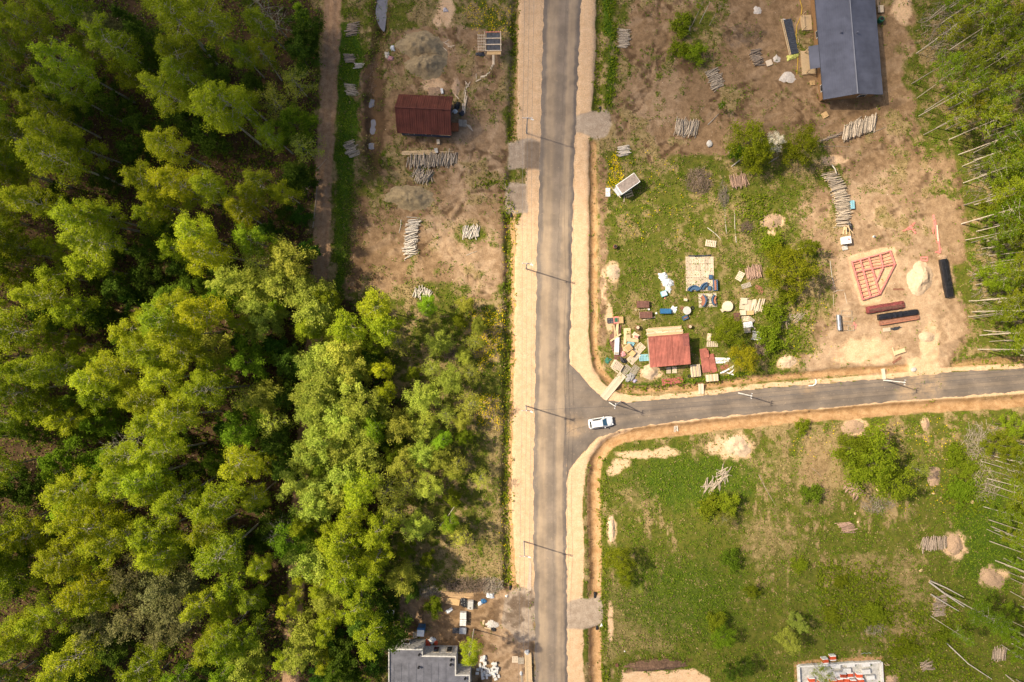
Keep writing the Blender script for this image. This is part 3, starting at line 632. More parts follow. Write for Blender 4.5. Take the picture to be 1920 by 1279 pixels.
def tree(kind, bx, by, h=None, label=None, cat='tree', name=None, group=None, tint=(1, 1, 1), leaf=None, wide=1.0, lean=None):
    """a tree whose trunk stands at photo ground pixel (bx, by)"""
    tr, cr, h0 = rnd.choice(PROTO[kind]); k = (h or h0)/h0*rnd.uniform(.94, 1.06)
    nm = name or dict(birch='birch_tree', mid='birch_tree', slim='slender_birch', green='leafy_tree', sage='aspen_tree', under='young_tree', olive='pine_tree', bare='bare_tree', spruce='spruce_tree', bush='bush', round='leafy_tree', low='bush', thin='sparse_tree')[kind]
    o = thing(nm, label, cat, G(bx, by, -.05), rnd.uniform(0, 6.28), group)
    o.scale = (k*wide, k*wide, k)
    if lean: o.rotation_euler = (R(lean[0]), R(lean[1]), o.rotation_euler[2])
    else: o.rotation_euler = (R(rnd.uniform(-3, 3)), R(rnd.uniform(-3, 3)), o.rotation_euler[2])
    link('trunk', tr, o)
    if cr:
        c = link('crown', crown_with(cr, leaf) if leaf else cr, o); v = rnd.uniform(.86, 1.12)
        if kind == 'round': tint = (tint[0]*1.25, tint[1]*1.12, tint[2])
        c.color = (tint[0]*v*rnd.uniform(.92, 1.08), tint[1]*v, tint[2]*v, 1)
    TREES.append((o, kind, bx, by, h or h0)); return o
def base_of(cx, cy, h, f=.70):
    k = 1 - f*h/CAM_H; return 960 + (cx-960)*k, 639.5 + (cy-639.5)*k

TINT = dict(b=(1, 1, 1), n=(.82, .88, 1.0), d=(.7, .8, 1), y=(1.14, 1.05, .85), g=(.75, 1.0, 1), p=(.98, 1.05, 1.1))
CROWNS = []   # (crown centre in the photo, kind, height, tint)
def add(kind, h, tint, s):
    for w in s.split():
        a_, b_ = w.split(','); CROWNS.append((float(a_), float(b_), kind, h, tint))
add('birch', 25, 'n', '55,33 12,90 10,140 15,250 60,-5 130,5 210,75 320,38 397,38 487,32 328,92 352,150 317,172 447,95 300,10')
add('birch', 26, 'b', '132,118 120,165 105,298 432,197 15,310 450,182 415,215')
add('birch', 24, 'b', '85,207 88,245 487,105 505,252 315,270 57,370 15,382 187,402 150,400 175,455 32,470 75,557 25,627 277,335 327,345 387,347 460,372 475,345 450,405 387,467 357,440 337,582 375,595 337,620 300,600 62,685 25,727 95,690 185,707 210,705')
add('birch', 23, 'b', '275,752 252,660 295,665 283,800 297,860 275,902 295,935 237,852 225,912 140,927 332,655 315,710 400,735 332,790 325,927 440,870 475,927 420,945 62,1007 15,997 140,975 180,985 237,997 272,1015 112,1047 190,1025 160,1105 107,1145 185,1120 55,1167 20,1210 140,1240 280,1247 307,1037 322,1037 377,1007 420,1025 485,1072 382,1122 465,1132 412,1197 390,1217')
add('mid', 17, 'b', '150,270 230,135 130,582 72,775 125,787 100,520 95,460 275,402 522,470 532,362 582,620 605,557 616,561 578,620 700,578 645,612 717,620 487,870 560,990 542,1140 530,1232 610,1010 605,1192 667,920 650,975 612,1005 561,988 641,1017 709,996 700,1047 645,1042 640,1092 690,1082 660,1140 620,1160 690,1200 610,1240 570,1080 600,1100')
add('mid', 12, 'y', '27,520 713,692 726,730 300,1040')
add('mid', 13, 'g', '700,798 827,827 565,20 520,572 802,574 840,983')
add('green', 15, 'g', '180,800 107,855 175,882 405,560 462,682 450,802 555,232 200,870 545,1010')
add('sage', 13, 'p', '425,530 465,542 525,535 480,575 490,600 582,557 600,585 591,586 819,641 595,679 624,667 844,709 582,743 654,717 586,776 637,776 785,751 600,740 620,700 793,802 789,852 578,848 637,848 679,852 595,916 595,950 802,912 776,988 570,1055 587,685 582,740 600,772 587,852 605,910 610,830 640,880 560,900')
add('sage', 13, 'b', '537,495 382,655 500,740 567,1185 570,1230 600,1050 607,1115 455,1252 645,660 665,690 680,760 660,800 740,800 760,870 630,930 820,860 750,1085')
add('sage', 8, 'b', '870,570 895,610 870,665 865,790 850,890 845,990')
add('green', 9, 'b', '860,600 870,820 760,1030 700,650 775,700 735,850 850,940 800,1050')
add('thin', 10, 'b', '880,700 900,900 860,1010 835,780 890,640 810,690')
add('thin', 12, 'b', '517,200 550,150 460,750 502,795 857,869 768,907 722,920 745,640 690,890 740,960 562,270 480,495 882,760')
add('olive', 19, 'b', '255,1067 300,1100 250,1155 307,1180 330,1090 325,1172 195,1185 205,60 350,1135')
add('spruce', 17, 'b', '170,45 235,40 268,80')
add('bare', 15, 'b', '15,258 500,20 225,830 520,1005')
add('under', 10, 'b', '225,532 280,532 185,597 565,67 382,250 530,747 512,827 537,877 537,685 12,910 62,927 8,800 507,992 15,1085 700,1120 640,1230 730,1190 375,1272 720,1160 670,1170 655,1265 300,430 270,470 570,40 560,100 555,320 550,330')
add('under', 9, 'b', '300,200 260,230 210,200 170,150 290,130 240,280 190,330 340,220 400,140 380,100 60,170 160,30')
add('under', 7, 'g', '160,590 240,560 500,430 560,400 570,470 455,640 510,650 480,810 420,800 300,830 620,1200 600,1270 660,1110 700,1250')
occupied = []
for cx, cy, kind, h, tn in CROWNS:
    h *= rnd.uniform(.9, 1.08)
    if cx > 440 and cx < 640 and kind in ('birch', 'mid'): h *= .74        # lower towards the track
    if cx > 740:
        h *= .75
    if kind == 'birch' and tn == 'b' and rnd.random() < .35: tn = rnd.choice('ynp')
    bx, by = base_of(cx, cy, h)
    occupied.append((bx, by)); tree(kind, bx, by, h, tint=TINT[tn])
forest = np.array(forest_poly)
tries = 0; fill = 0
while fill < 200 and tries < 9000:   # the darker storey between the big crowns and the trees along the forest's outer side
    tries += 1; bx, by = rnd.uniform(-70, 740), rnd.uniform(-60, 1340)
    if not inside(np.array([bx]), np.array([by]), forest_poly)[0]: continue
    if abs(bx - np.interp(by, [p[1] for p in TRACK], [p[0] for p in TRACK])) < 38: continue
    if min((bx-a_)**2 + (by-b_)**2 for a_, b_ in occupied) < 23**2: continue
    if by < 380 and bx > 110 and rnd.random() < .9: continue
    if bx > 520 and rnd.random() < .5: continue
    occupied.append((bx, by)); fill += 1; q = rnd.random()
    if bx < 120: tree('birch', bx, by, rnd.uniform(21, 26), tint=TINT['n'])
    elif q < .38: tree('mid', bx, by, rnd.uniform(12, 18), tint=TINT[rnd.choice('bnbg')])
    elif q < .58: tree('green', bx, by, rnd.uniform(9, 14), tint=TINT['d'])
    else: tree('under', bx, by, rnd.uniform(5, 10))
# birches on the right-hand edge, trunks in view
def right_band(poly, n, hs, dmin):
    k = 0; tr = 0
    while k < n and tr < 4000:
        tr += 1; bx, by = rnd.uniform(1680, 1915), rnd.uniform(-20, 1290)
        if not inside(np.array([bx]), np.array([by]), poly)[0]: continue
        if min((bx-a_)**2 + (by-b_)**2 for a_, b_ in occupied) < dmin**2: continue
        occupied.append((bx, by)); k += 1
        tree('slim', bx, by, rnd.uniform(*hs), tint=(rnd.uniform(.8, 1.25), rnd.uniform(.95, 1.1), 1), wide=rnd.uniform(.9, 1.3))
right_band([(1696, -20), (1790, -20), (1920, 0), (1920, 290), (1790, 285), (1730, 255), (1708, 150), (1712, 60)], 66, (11, 17), 12)
right_band([(1790, 280), (1920, 290), (1920, 668), (1828, 662), (1806, 600), (1812, 500), (1800, 420)], 84, (12, 18), 10)
right_band([(1850, 790), (1920, 800), (1920, 1290), (1878, 1280), (1870, 1130), (1842, 1000), (1838, 860)], 44, (11, 17), 11)

for cx, cy in ((1880, 380), (1902, 430), (1862, 405), (1895, 480), (1872, 520), (1908, 545), (1882, 585), (1902, 622), (1888, 655), (1902, 800), (1906, 850), (1912, 905), (1908, 960), (1885, 965), (1905, 1010), (1912, 1060), (1905, 1150), (1912, 1230), (1890, 1190), (1855, 300), (1890, 330), (1870, 450), (1908, 370), (1885, 830)):
    h = rnd.uniform(6, 10); bx, by = base_of(cx, cy, h, .6); occupied.append((bx, by)); tree(rnd.choice(('green', 'green', 'mid', 'sage')), bx, by, h, tint=(rnd.uniform(.85, 1.1), rnd.uniform(.95, 1.1), 1), leaf=LEAFG, name='leafy_tree')
# single trees and bushes that stand in the open
def one(kind, cx, cy, h, label, cat='tree', **kw):
    bx, by = base_of(cx, cy, h, .6); return tree(kind, bx, by, h, label, cat, **kw)
one('slim', 1318, 12, 13, 'thin birch with bare leaning stems at the top edge beside the trampled soil', lean=(2, 3))
one('slim', 1335, 5, 13, 'slender birch leaning right at the top edge above the dark green bush', lean=(0, 8))
one('slim', 1350, 15, 11, 'short birch just right of the two leaning birches at the top edge')
one('bush', 1304, 97, 3.4, 'round dark green bush on bare soil below the birches at the top edge', 'bush')
one('low', 1272, 90, 2.0, 'low loose green shrub left of the round dark bush near the top', 'bush')
one('low', 1278, 45, 2.2, 'flat green shrub at the foot of the top edge birches', 'bush')
one('mid', 1354, 196, 4.2, 'small upright bright green tree between two log piles on bare soil', tint=TINT['g'], leaf=LEAFG)
one('round', 1406, 262, 8.5, 'bushy green tree left of the white blossoming shrub', wide=1.05)
one('round', 1420, 292, 6.5, 'lower green tree growing below the bushy tree by the blossom')
one('round', 1498, 272, 8, 'bushy green tree right of the white blossoming shrub', wide=1.0)
one('sage', 1380, 285, 5.5, 'small loose tree at the left foot of the bushy tree by the blossom', tint=TINT['g'], leaf=LEAFG)
one('round', 1452, 266, 7, 'shrub covered in white blossom between two bushy green trees', 'shrub', name='blossom_shrub', leaf=BLOSS, wide=.62)
one('round', 1488, 505, 9, 'large bright green tree left of the pink foundation frame', wide=1.15)
one('round', 1462, 478, 6, 'mid-size green tree at the upper left of the large tree by the pink frame')
one('sage', 1520, 460, 5.5, 'small green tree right above the large tree by the pink frame', leaf=LEAFG)
one('low', 1446, 455, 2.2, 'low green bush beside the pale sawdust patch in the meadow', 'bush')
one('round', 1362, 622, 6.5, 'green tree standing between the red roofed shed and the board heap')
one('round', 1395, 672, 6.0, 'round yellow-green tree beside the road right of the red sheet pile', tint=(1.25, 1.1, 1))
one('low', 1452, 590, 2.4, 'low leafy bush right of the heap of boards', 'bush')
one('low', 1445, 640, 2.6, 'low leafy bush beside the white armchair', 'bush')
one('low', 1475, 555, 2.0, 'low leafy bush above the scattered brushwood', 'bush')
one('round', 1630, 865, 10, 'big round deep green tree below the side road', wide=1.25, tint=(.85, .95, 1))
one('round', 1680, 905, 9, 'deep green tree joined to the lower right of the big round tree', wide=1.0, tint=(.8, .92, 1))
one('round', 1600, 845, 8, 'deep green tree joined to the left of the big round tree', wide=.95, tint=(.85, .95, 1))
one('thin', 1722, 880, 7, 'sparse grey-green tree right of the big round tree', tint=(.7, .8, .7))
one('round', 1163, 1052, 7, 'single round green tree beside the right-hand ditch casting a long shadow', wide=.85, tint=(1.0, 1.0, 1))
one('round', 1172, 1085, 4, 'small green tree at the lower right of the single tree by the ditch', leaf=LEAFG)
one('thin', 1200, 1105, 2.6, 'low grey twiggy bush below the single tree by the ditch', 'bush', name='bush')
one('thin', 1358, 975, 4.2, 'grey leafless bush with radiating branches in the meadow', 'bush', name='bare_bush', tint=(.62, .58, .9), wide=1.5)
one('low', 1330, 950, 2.5, 'green bush above the grey leafless bush in the meadow', 'bush')
one('bush', 1365, 945, 3.4, 'green bush right under the scattered log heap in the meadow', 'bush')
one('low', 1372, 1050, 2.2, 'dark green low bush in the middle of the lower meadow', 'bush', tint=TINT['d'])
one('bush', 1412, 1110, 2.2, 'small lone green bush in the lower meadow', 'bush')
one('round', 1356, 1195, 5, 'upright green tree above the sand pad at the bottom edge', tint=TINT['g'])
one('bush', 1345, 1165, 3, 'green bush above the upright tree at the bottom of the meadow', 'bush')
one('sage', 1480, 1205, 7, 'grey-green tree upper left of the white block foundation', tint=TINT['n'])
one('sage', 1500, 1170, 6, 'small grey-green tree above the white block foundation', tint=TINT['d'])
one('under', 1400, 1250, 5, 'dark green tree at the bottom edge right of the sand pad')
one('under', 1370, 1262, 4, 'small dark green tree at the bottom edge beside the sand pad')
one('thin', 1540, 1262, 7, 'thin leaning tree over the left of the white block foundation', tint=(.8, .9, .8))
one('birch', 1835, 1150, 17, 'birch with three white bent stems over a log pile, lower right', wide=1.0, tint=(.75, .95, 1), leaf=LEAFG, name='birch_tree')
one('slim', 1790, 1185, 12, 'birch with a long thin white stem near the lower right corner', tint=(.8, 1, 1))
one('birch', 884, 1218, 14, 'loose yellow-green birch hanging over the right corner of the flat roofed building', wide=1.05)
one('bush', 813, 1138, 3, 'green bush beside the chipboard sheet and the timber heap', 'bush')
one('mid', 735, 1180, 9, 'small green tree left of the blue and white cabin by the flat roof', leaf=LEAFG)
one('under', 770, 1110, 6, 'dark green tree left of the big brushwood heap')
one('low', 1520, 925, 2.2, 'dark round bush on the dry grass left of the big round tree', 'bush', tint=TINT['d'])
one('low', 1505, 800, 1.6, 'low green bush just below the side road bank', 'bush')
for cx, cy in ((1500, 1060), (1580, 1090), (1560, 1150), (1640, 1150), (1790, 855), (1815, 880), (1800, 920), (1700, 1215), (1770, 1190)):
    one('low', cx, cy, rnd.uniform(1.0, 1.6), None, 'bush', tint=(rnd.uniform(.9, 1.15), rnd.uniform(.95, 1.1), 1), wide=rnd.uniform(1.3, 1.9))

# labels for the trees of the woods: kind, size and where they stand
COLW = [(60, 'at the left edge'), (130, 'near the left edge'), (200, 'far left in the forest'), (260, 'left in the forest'), (320, 'left of mid forest'), (380, 'in mid forest'), (440, 'right of mid forest'), (500, 'right in the forest'), (560, 'near the dirt track'), (620, 'beside the dirt track'), (700, 'in the grove'), (780, 'in the open grove'), (960, 'at the grove edge')]
ROWW = ['at the very top', 'one tenth down', 'two tenths down', 'three tenths down', 'four tenths down', 'halfway down', 'six tenths down', 'seven tenths down', 'eight tenths down', 'nine tenths down', 'at the very bottom']
KINDW = dict(birch='yellow-green birch', mid='yellow-green birch', slim='white-stemmed birch', green='fresh green tree', sage='pale sage-green aspen', under='dark young tree', olive='dull olive pine', bare='leafless grey tree', spruce='dark spruce', bush='green bush', round='round green tree', low='low spreading bush', thin='sparse grey-green tree')
CELLS = {}
for o, kind, bx, by, h in TREES:
    if 'label' in o: continue
    k = 1/(1 - .65*h/CAM_H); cx, cy = 960 + (bx-960)*k, 639.5 + (by-639.5)*k
    size = 'tall' if h > 21.5 else 'middling' if h > 14 else 'short'
    row = ROWW[int(np.clip(round(cy/128), 0, 10))]
    if kind == 'low': lab, grp = 'low spreading bush in the lower right meadow, ' + row, 'low bushes in the lower right meadow'
    elif cx > 1400: lab, grp = '%s %s %s, %s' % (size, KINDW[kind], 'inside the right-hand wood' if cx < 1830 else 'deep in the right-hand wood' if cx < 1900 else 'at the right edge', row), 'trees of the right-hand wood'
    else: lab, grp = '%s %s %s, %s' % (size, KINDW[kind], next((w for x, w in COLW if cx < x), COLW[-1][1]), row), 'trees of the left-hand forest'
    o['group'] = grp; CELLS.setdefault(lab, []).append((cx, cy, o))
for lab, L in CELLS.items():
    horiz = max(l[0] for l in L) - min(l[0] for l in L) >= max(l[1] for l in L) - min(l[1] for l in L)
    L.sort(key=lambda l: l[0] if horiz else l[1])
    ends = {1: [''], 2: [', left of two', ', right of two'] if horiz else [', upper of two', ', lower of two'], 3: [', left of three', ', middle of three', ', right of three'] if horiz else [', upper of three', ', middle of three', ', lower of three']}.get(len(L))
    for n_, l in enumerate(L):
        l[2]['label'] = lab + (ends[n_] if ends else ', %s from %s' % (['first', 'second', 'third', 'fourth', 'fifth', 'sixth', 'seventh', 'eighth', 'ninth', 'tenth', 'eleventh', 'twelfth', 'thirteenth', 'fourteenth', 'fifteenth', 'sixteenth', 'seventeenth', 'eighteenth', 'nineteenth', 'twentieth', 'twenty-first', 'twenty-second', 'twenty-third', 'twenty-fourth', 'last'][min(n_, 24)], 'left' if horiz else 'top'))

# ------------------------------------------------------------------ grass, flowers, litter (nobody could count them)
rg = np.random.default_rng(3)
def scatter(n, weight, seed, x0=-40, x1=1960, y0=-40, y1=1320):
    g = np.random.default_rng(seed); out = []
    got = 0
    while got < n:
        x = g.uniform(x0, x1, n*2); y = g.uniform(y0, y1, n*2); k = g.random(n*2) < fld(weight, x, y)
        out.append(np.stack([x[k], y[k]], -1)); got += k.sum()
    return np.vstack(out)[:n]
def hz(p):
    i = np.clip((p[:, 1]+80)/ST, 0, len(gy)-1.001); j = np.clip((p[:, 0]+80)/ST, 0, len(gx)-1.001); i0 = i.astype(int); j0 = j.astype(int); fi, fj = i-i0, j-j0
    return (Hh[i0, j0]*(1-fj) + Hh[i0, j0+1]*fj)*(1-fi) + (Hh[i0+1, j0]*(1-fj) + Hh[i0+1, j0+1]*fj)*fi
def stuff(name, pts, size, m, lift, label, cat, up=.4, clump=1, spread=.25):
    g = np.random.default_rng(len(pts)); C = np.stack([(pts[:, 0]-960)/10, (639.5-pts[:, 1])/10, hz(pts)], -1)
    C = np.repeat(C, clump, 0); C = C + g.normal(size=C.shape)*np.array([spread, spread, 0]); C[:, 2] += g.uniform(lift[0], lift[1], len(C))
    Vv, F = leaf_quads(C, size, g, up); return tag(link(name, np_mesh(name, Vv, F, m)), label, cat, kind='stuff')
dark_green = GREEN_W*(1 - A['straw'])*np.clip(.25 + 1.2*sstep(.42, .62, NZ2) + A['lush'], 0, 1) + .22*A['dirt']*sstep(.50, .62, .6*NZ3 + .4*NZ1)*(1 - A['pale'])
stuff('grass', scatter(46000, dark_green, 5), .135, GRASSM, (.03, .22), 'green grass tufts spread over the meadows', 'grass', .25, 3, .22)
stuff('dry_grass', scatter(20000, GREEN_W*np.clip(A['straw']+.1, 0, 1), 6), .16, STRAWM, (.02, .14), 'dry straw-coloured grass between the green tufts', 'grass', .25, 3, .25)
weeds = np.clip(ell(1690, 860, 200, 120)*.0 + blob([(1530, 1050), (1660, 1060), (1700, 1150), (1620, 1190), (1540, 1170)], 10, 20, 61) + .8*blob([(1780, 830), (1850, 830), (1850, 960), (1790, 960)], 10, 20, 62) + .7*blob([(1370, 370), (1450, 360), (1480, 420), (1420, 450), (1380, 400)], 8, 16, 63)
                + .6*blob([(1440, 560), (1520, 570), (1520, 660), (1440, 690)], 8, 20, 64) + .5*blob([(1640, 1150), (1800, 1130), (1840, 1279), (1660, 1279)], 10, 30, 65) + strip(DITCH_L2, 7, 4, 4) + .7*strip(DITCH_L1, 7, 4, 4) + .6*strip(DITCH_R1, 8, 4, 4)
                + .8*strip([(1138, -20), (1150, 60), (1146, 150), (1138, 205)], 9, 4, 5) + .8*strip([(1172, 729), (1230, 723), (1300, 717), (1400, 702)], 6, 3, 3) + .7*strip([(1128, 860), (1128, 1000), (1130, 1279)], 6, 3, 5) + .5*strip([(1820, 690), (1920, 684)], 12, 4, 5)
                + .25*A['litter'] + .5*strip([(905, 340), (940, 330), (955, 420)], 12, 5, 8), 0, 1)*(1 - A['sand'])*(1 - A['track'])*(~in_road)
stuff('weeds', scatter(15000, weeds, 8), .20, LEAFG, (.05, .45), 'leafy green weeds along ditches and in rank patches', 'weeds', .5, 3, .25)
stuff('forest_herbs', scatter(9000, A['litter']*(.15 + .85*sstep(.5, .7, NZ2))*(1 - A['track']), 9), .20, LEAFD, (.05, .5), 'dark green herbs on the forest floor', 'undergrowth', .5, 3, .3)
flow = np.clip(.9*blob([(1143, 300), (1152, 282), (1165, 300), (1160, 345), (1140, 350)], 6, 8, 71) + .55*blob([(880, 585), (935, 575), (945, 650), (900, 690), (880, 640)], 10, 16, 72) + .5*blob([(900, 740), (938, 740), (940, 800), (890, 790)], 10, 14, 73) + .22*blob([(865, 10), (960, 10), (955, 60), (890, 60)], 8, 10, 74)
               + .05*blob([(1140, 280), (1330, 300), (1330, 460), (1140, 450)], 10, 20, 75)*sstep(.5, .6, NZ2) + .03*blob([(1640, 790), (1800, 790), (1800, 960), (1650, 960)], 10, 20, 76) + .025*blob([(1480, 560), (1560, 560), (1560, 680), (1480, 690)], 10, 20, 78) + .05*strip(DITCH_L2, 14, 4, 5) + .1*strip([(948, 410), (966, 440)], 10, 4, 4) + .02*blob([(1480, 800), (1640, 790), (1560, 860), (1490, 860)], 10, 20, 77), 0, 1)*(1 - A['sand'])
stuff('dandelions', scatter(2600, flow, 10), .11, FLOWM, (.10, .2), 'yellow dandelions in flower in dense patches', 'flowers', 1.5, 1, .1)
lit = A['dirt']*sstep(.5, .7, NZ2)*.5 + .5*A['litter'] + .25*blob([(1640, 880), (1760, 880), (1760, 960), (1600, 960)], 10, 20, 79)
stuff('wood_chips', scatter(5200, lit, 12), .09, CHIPM, (.01, .05), 'scattered chips and bark crumbs on bare soil', 'wood chips', 1.5, 1, .1)
stuff('road_gravel', scatter(2600, np.clip(.6*(sandL + sandR1 + sandR2)*sstep(.5, .65, NZ2) + .8*grav, 0, 1), 14), .06, leaf_mat('stones_mixed', (.16, .12, .09), (.45, .36, .28), 0, 0), (.0, .04), 'loose small stones on the sand shoulders', 'gravel', 1.0, 1, .1)

# ------------------------------------------------------------------ log piles
LOGM = {}
def log_mesh(m):
    if m.name not in LOGM:
        L = []
        for s in range(4):
            r_ = random.Random(s); a_, b_ = r_.uniform(-.035, .035), r_.uniform(-.03, .03)
            q = MB(); q.tube([(-.5, 0, 0), (-.17, a_, b_), (.18, a_*.8, -b_), (.5, 0, 0)], [.1, .097, .091, .08], 7, 0, True, 1); L.append(q.mesh('log', [m, CUT], False))
            L[-1].polygons.foreach_set('use_smooth', [len(p.vertices) == 4 for p in L[-1].polygons])
        LOGM[m.name] = L
    return LOGM[m.name]
def pile(label, pts, ang, length, n, layers=2, jit=6, m=None, rr=(.06, .115), off=.3, name='log_pile', group='log piles', fall=None, cat='log pile'):
    m = m or BARK; n = int(n*1.3); jit *= .75; off *= .7; rs = resample(pts, 60); c = rs[30]; o = thing(name, label, cat, G(c[0], c[1]), 0, group)
    ox, oy, oz = o.location; per = max(1, n//layers); ms = log_mesh(m)
    for k in range(n):
        l = k//per if layers > 1 else 0; l = min(l, layers-1)
        s = ((k % per) + rnd.uniform(.2, .8))/per; s = .5 + (s - .5)*(1 - .12*l)
        p = rs[min(59, int(s*60))]; a_ = R(ang if fall is None else ang + (fall - ang)*s) + R(rnd.gauss(0, jit))
        r_ = rnd.uniform(*rr); L = length*rnd.uniform(.85, 1.12)
        x, y = W(p[0], p[1]); sh = rnd.gauss(0, off); x += math.cos(a_)*sh; y += math.sin(a_)*sh
        g = link('log', rnd.choice(ms), o, (x-ox, y-oy, gz(*p) - oz + r_ + l*r_*1.55 + rnd.uniform(0, .05)))
        g.rotation_euler = (rnd.uniform(0, 6), R(rnd.gauss(0, 1.5 + jit*.18)), a_); g.scale = (L, r_/.1, r_/.1)
    return o
pile('grey log pile between track and puddles, topmost of the four beside the track', [(664, 42), (662, 54), (659, 68)], 8, 1.9, 22, 2, 9, BARKG)
pile('grey log pile beside the track, second from the top, in two neat rows', [(656, 102), (655, 118)], 4, 1.7, 18, 2, 6, BARKG)
pile('short pile of whitish logs just right of the second grey pile by the track', [(674, 119), (671, 129)], 2, 1.3, 9, 2, 6, BARKW)
pile('grey-brown log pile beside the track, level with the maroon roofed house', [(658, 158), (662, 180)], -8, 1.9, 20, 2, 8, BARK)
pile('slanting log pile beside the track, lowest of the four, below the maroon house', [(652, 266), (658, 280), (666, 294)], 22, 2.0, 22, 2, 8, BARK)
pile('long pile of upright-lying logs below the maroon roofed house', [(764, 303), (800, 302), (858, 298)], 82, 2.3, 74, 3, 8, BARK)
pile('tumbled heap of logs under the left half of the long log pile', [(775, 322), (795, 333), (811, 330)], 60, 2.2, 36, 3, 32, BARK, off=.6)
pile('tall column of pale logs in the middle of the left lot', [(777, 408), (770, 440), (770, 482)], 14, 2.3, 64, 3, 13, BARKW)
pile('small fan of white logs in a ring of grass on the left lot', [(868, 436), (882, 435), (898, 434)], 80, 2.2, 26, 2, 16, BARKW)
pile('white logs half hidden by a tree crown at the foot of the left lot', [(776, 549), (792, 547), (810, 552)], 78, 1.7, 20, 2, 20, BARKW)
pile('neat ladder-like log pile in grass beside the right ditch near the top', [(1169, 54), (1169, 90)], 2, 1.9, 34, 2, 6, BARK)
pile('slanting grey log pile on bare soil above the small bright green tree', [(1332, 130), (1342, 150), (1345, 168)], 24, 2.4, 26, 2, 8, BARK)
pile('broad pile of logs on bare soil above the pale boulder', [(1266, 236), (1284, 242), (1310, 238)], 78, 2.8, 46, 3, 8, BARK)
pile('small dark grey log pile left of the black roof sheets', [(1414, 92), (1418, 108), (1424, 122)], 14, 1.9, 22, 2, 11, BARKG)
pile('thick pale log pile below the slate roofed house', [(1580, 251), (1610, 240), (1642, 230)], 80, 2.9, 52, 3, 5, BARK, (.1, .15))
pile('small pale log pile in grass above the dandelions and the site cabin', [(1168, 274), (1169, 293)], 8, 2.0, 14, 2, 9, BARKW)
pile('brown log pile in the meadow right of the dry brush heap', [(1369, 341), (1385, 339), (1401, 336)], 98, 2.2, 28, 2, 8, BARKB)
pile('firewood row next to the pale lattice pallet by the large tree', [(1398, 515), (1412, 510), (1428, 506)], 102, 2.1, 40, 3, 9, BARKB)
pile('brown logs half under the big round tree below the side road', [(1588, 908), (1600, 918), (1612, 928)], 50, 2.0, 28, 2, 22, BARKB)
pile('scattered heap of thin pale logs in the meadow below the sand patch', [(1318, 912), (1342, 910), (1362, 890), (1352, 880)], 45, 2.4, 48, 2, 34, BARK, (.05, .09), .7)
pile('small brown log pile in the meadow below the big round tree', [(1580, 980), (1588, 988), (1592, 999)], 4, 2.4, 22, 2, 10, BARKB, (.05, .09))
pile('log pile beside the sawdust patch in the lower right meadow', [(1726, 1021), (1750, 1018), (1774, 1016)], 86, 2.3, 46, 2, 8, BARKG)
pile('grey log pile under the three white bent birch stems', [(1764, 1115), (1758, 1135), (1758, 1155)], 4, 2.1, 30, 2, 8, BARKG)
pile('grey log pile near the lower right corner of the photo', [(1860, 1226), (1886, 1225)], 84, 2.1, 24, 2, 6, BARKG)
pile('weathered log pile at the bottom right of the white block foundation', [(1732, 1240), (1740, 1256)], 10, 2.0, 14, 2, 20, BARKG)
pile('long curved stack of split logs above the white tank', [(1552, 324), (1566, 345), (1574, 370), (1581, 398), (1577, 425)], 14, 2.6, 90, 3, 6, BARK, fall=6)
pile('dark weathered logs on the middle of the curved log stack', [(1571, 357), (1578, 382)], 8, 2.4, 16, 1, 8, BARKG, off=.2)
pile('loose grey logs at the left end of the thick pale log pile', [(1545, 262), (1560, 257), (1572, 252)], 18, 2.6, 22, 2, 12, BARKG, (.04, .08))
pile('thin grey sticks heaped in the meadow right of the board heap', [(1456, 598), (1470, 602), (1482, 600)], 75, 2.0, 24, 2, 28, BARKG, (.04, .07), .5)
pile('thin pale sticks heaped beside the meadow edge left of the silver roll', [(1486, 592), (1502, 598)], 40, 2.2, 18, 2, 30, BARK, (.04, .06), .5)
pile('three short poles laid across the ditch below the side road', [(1266, 803), (1273, 802)], 92, 1.6, 4, 1, 4, BARKW, (.06, .09), .05)
# single trunks and sticks on the ground
def trunk(label, a_, b_, r_=.1, m=BARKW, lift=.0, mid=None, name='fallen_trunk', cat='trunk', group='single trunks and poles on the ground'):
    p0, p1 = Vector(G(*a_)), Vector(G(*b_)); c = (p0+p1)/2; md = Vector(G(*mid)) if mid else c + Vector((rnd.uniform(-.2, .2), rnd.uniform(-.2, .2), 0))
    q = MB(); pts = [p0, p0.lerp(md, .55) , md, md.lerp(p1, .5), p1]
    q.tube([p - c + Vector((0, 0, r_ + lift)) for p in pts], [r_, r_*.95, r_*.85, r_*.7, r_*.5], 7, 0, True, 1)
    return tag(q.build(name, [m, CUT], None, c, 0, True), label, cat, group)
trunk('thin pale pole right of the large stack of cut trees, meadow middle, left of two', (1362, 438), (1359, 388), .07)
trunk('thin pale pole in the meadow middle, right of two parallel ones', (1380, 455), (1377, 395), .07)
trunk('short bent pale branch above the small pale pallet in the meadow', (1326, 427), (1351, 449), .09)
trunk('white birch stem lying by the left foot of the bushy tree', (1371, 313), (1398, 290), .12)
trunk('short white stem above the white birch stem by the bushy tree', (1366, 287), (1376, 274), .08)
trunk('pale grey log under the tree right of the blossoming shrub', (1441, 306), (1460, 294), .14, BARK)
trunk('white stem lying under the large tree left of the pink frame', (1477, 474), (1507, 464), .11)
trunk('thin stick under the small bright green tree by the broad log pile', (1327, 234), (1347, 214), .07)
trunk('long thin dead trunk lying beside the dirt track', (587, 428), (595, 345), .08, BARK)
trunk('thin dead branch crossing the verge of the dirt track', (592, 320), (612, 298), .05, BARK)
trunk('leaning white dead stem in the open edge of the grove', (825, 985), (857, 942), .08, BARKW, .5)
trunk('long white leaning stem near the bottom right corner', (1771, 1203), (1856, 1271), .11, BARKW, .4, (1812, 1242))
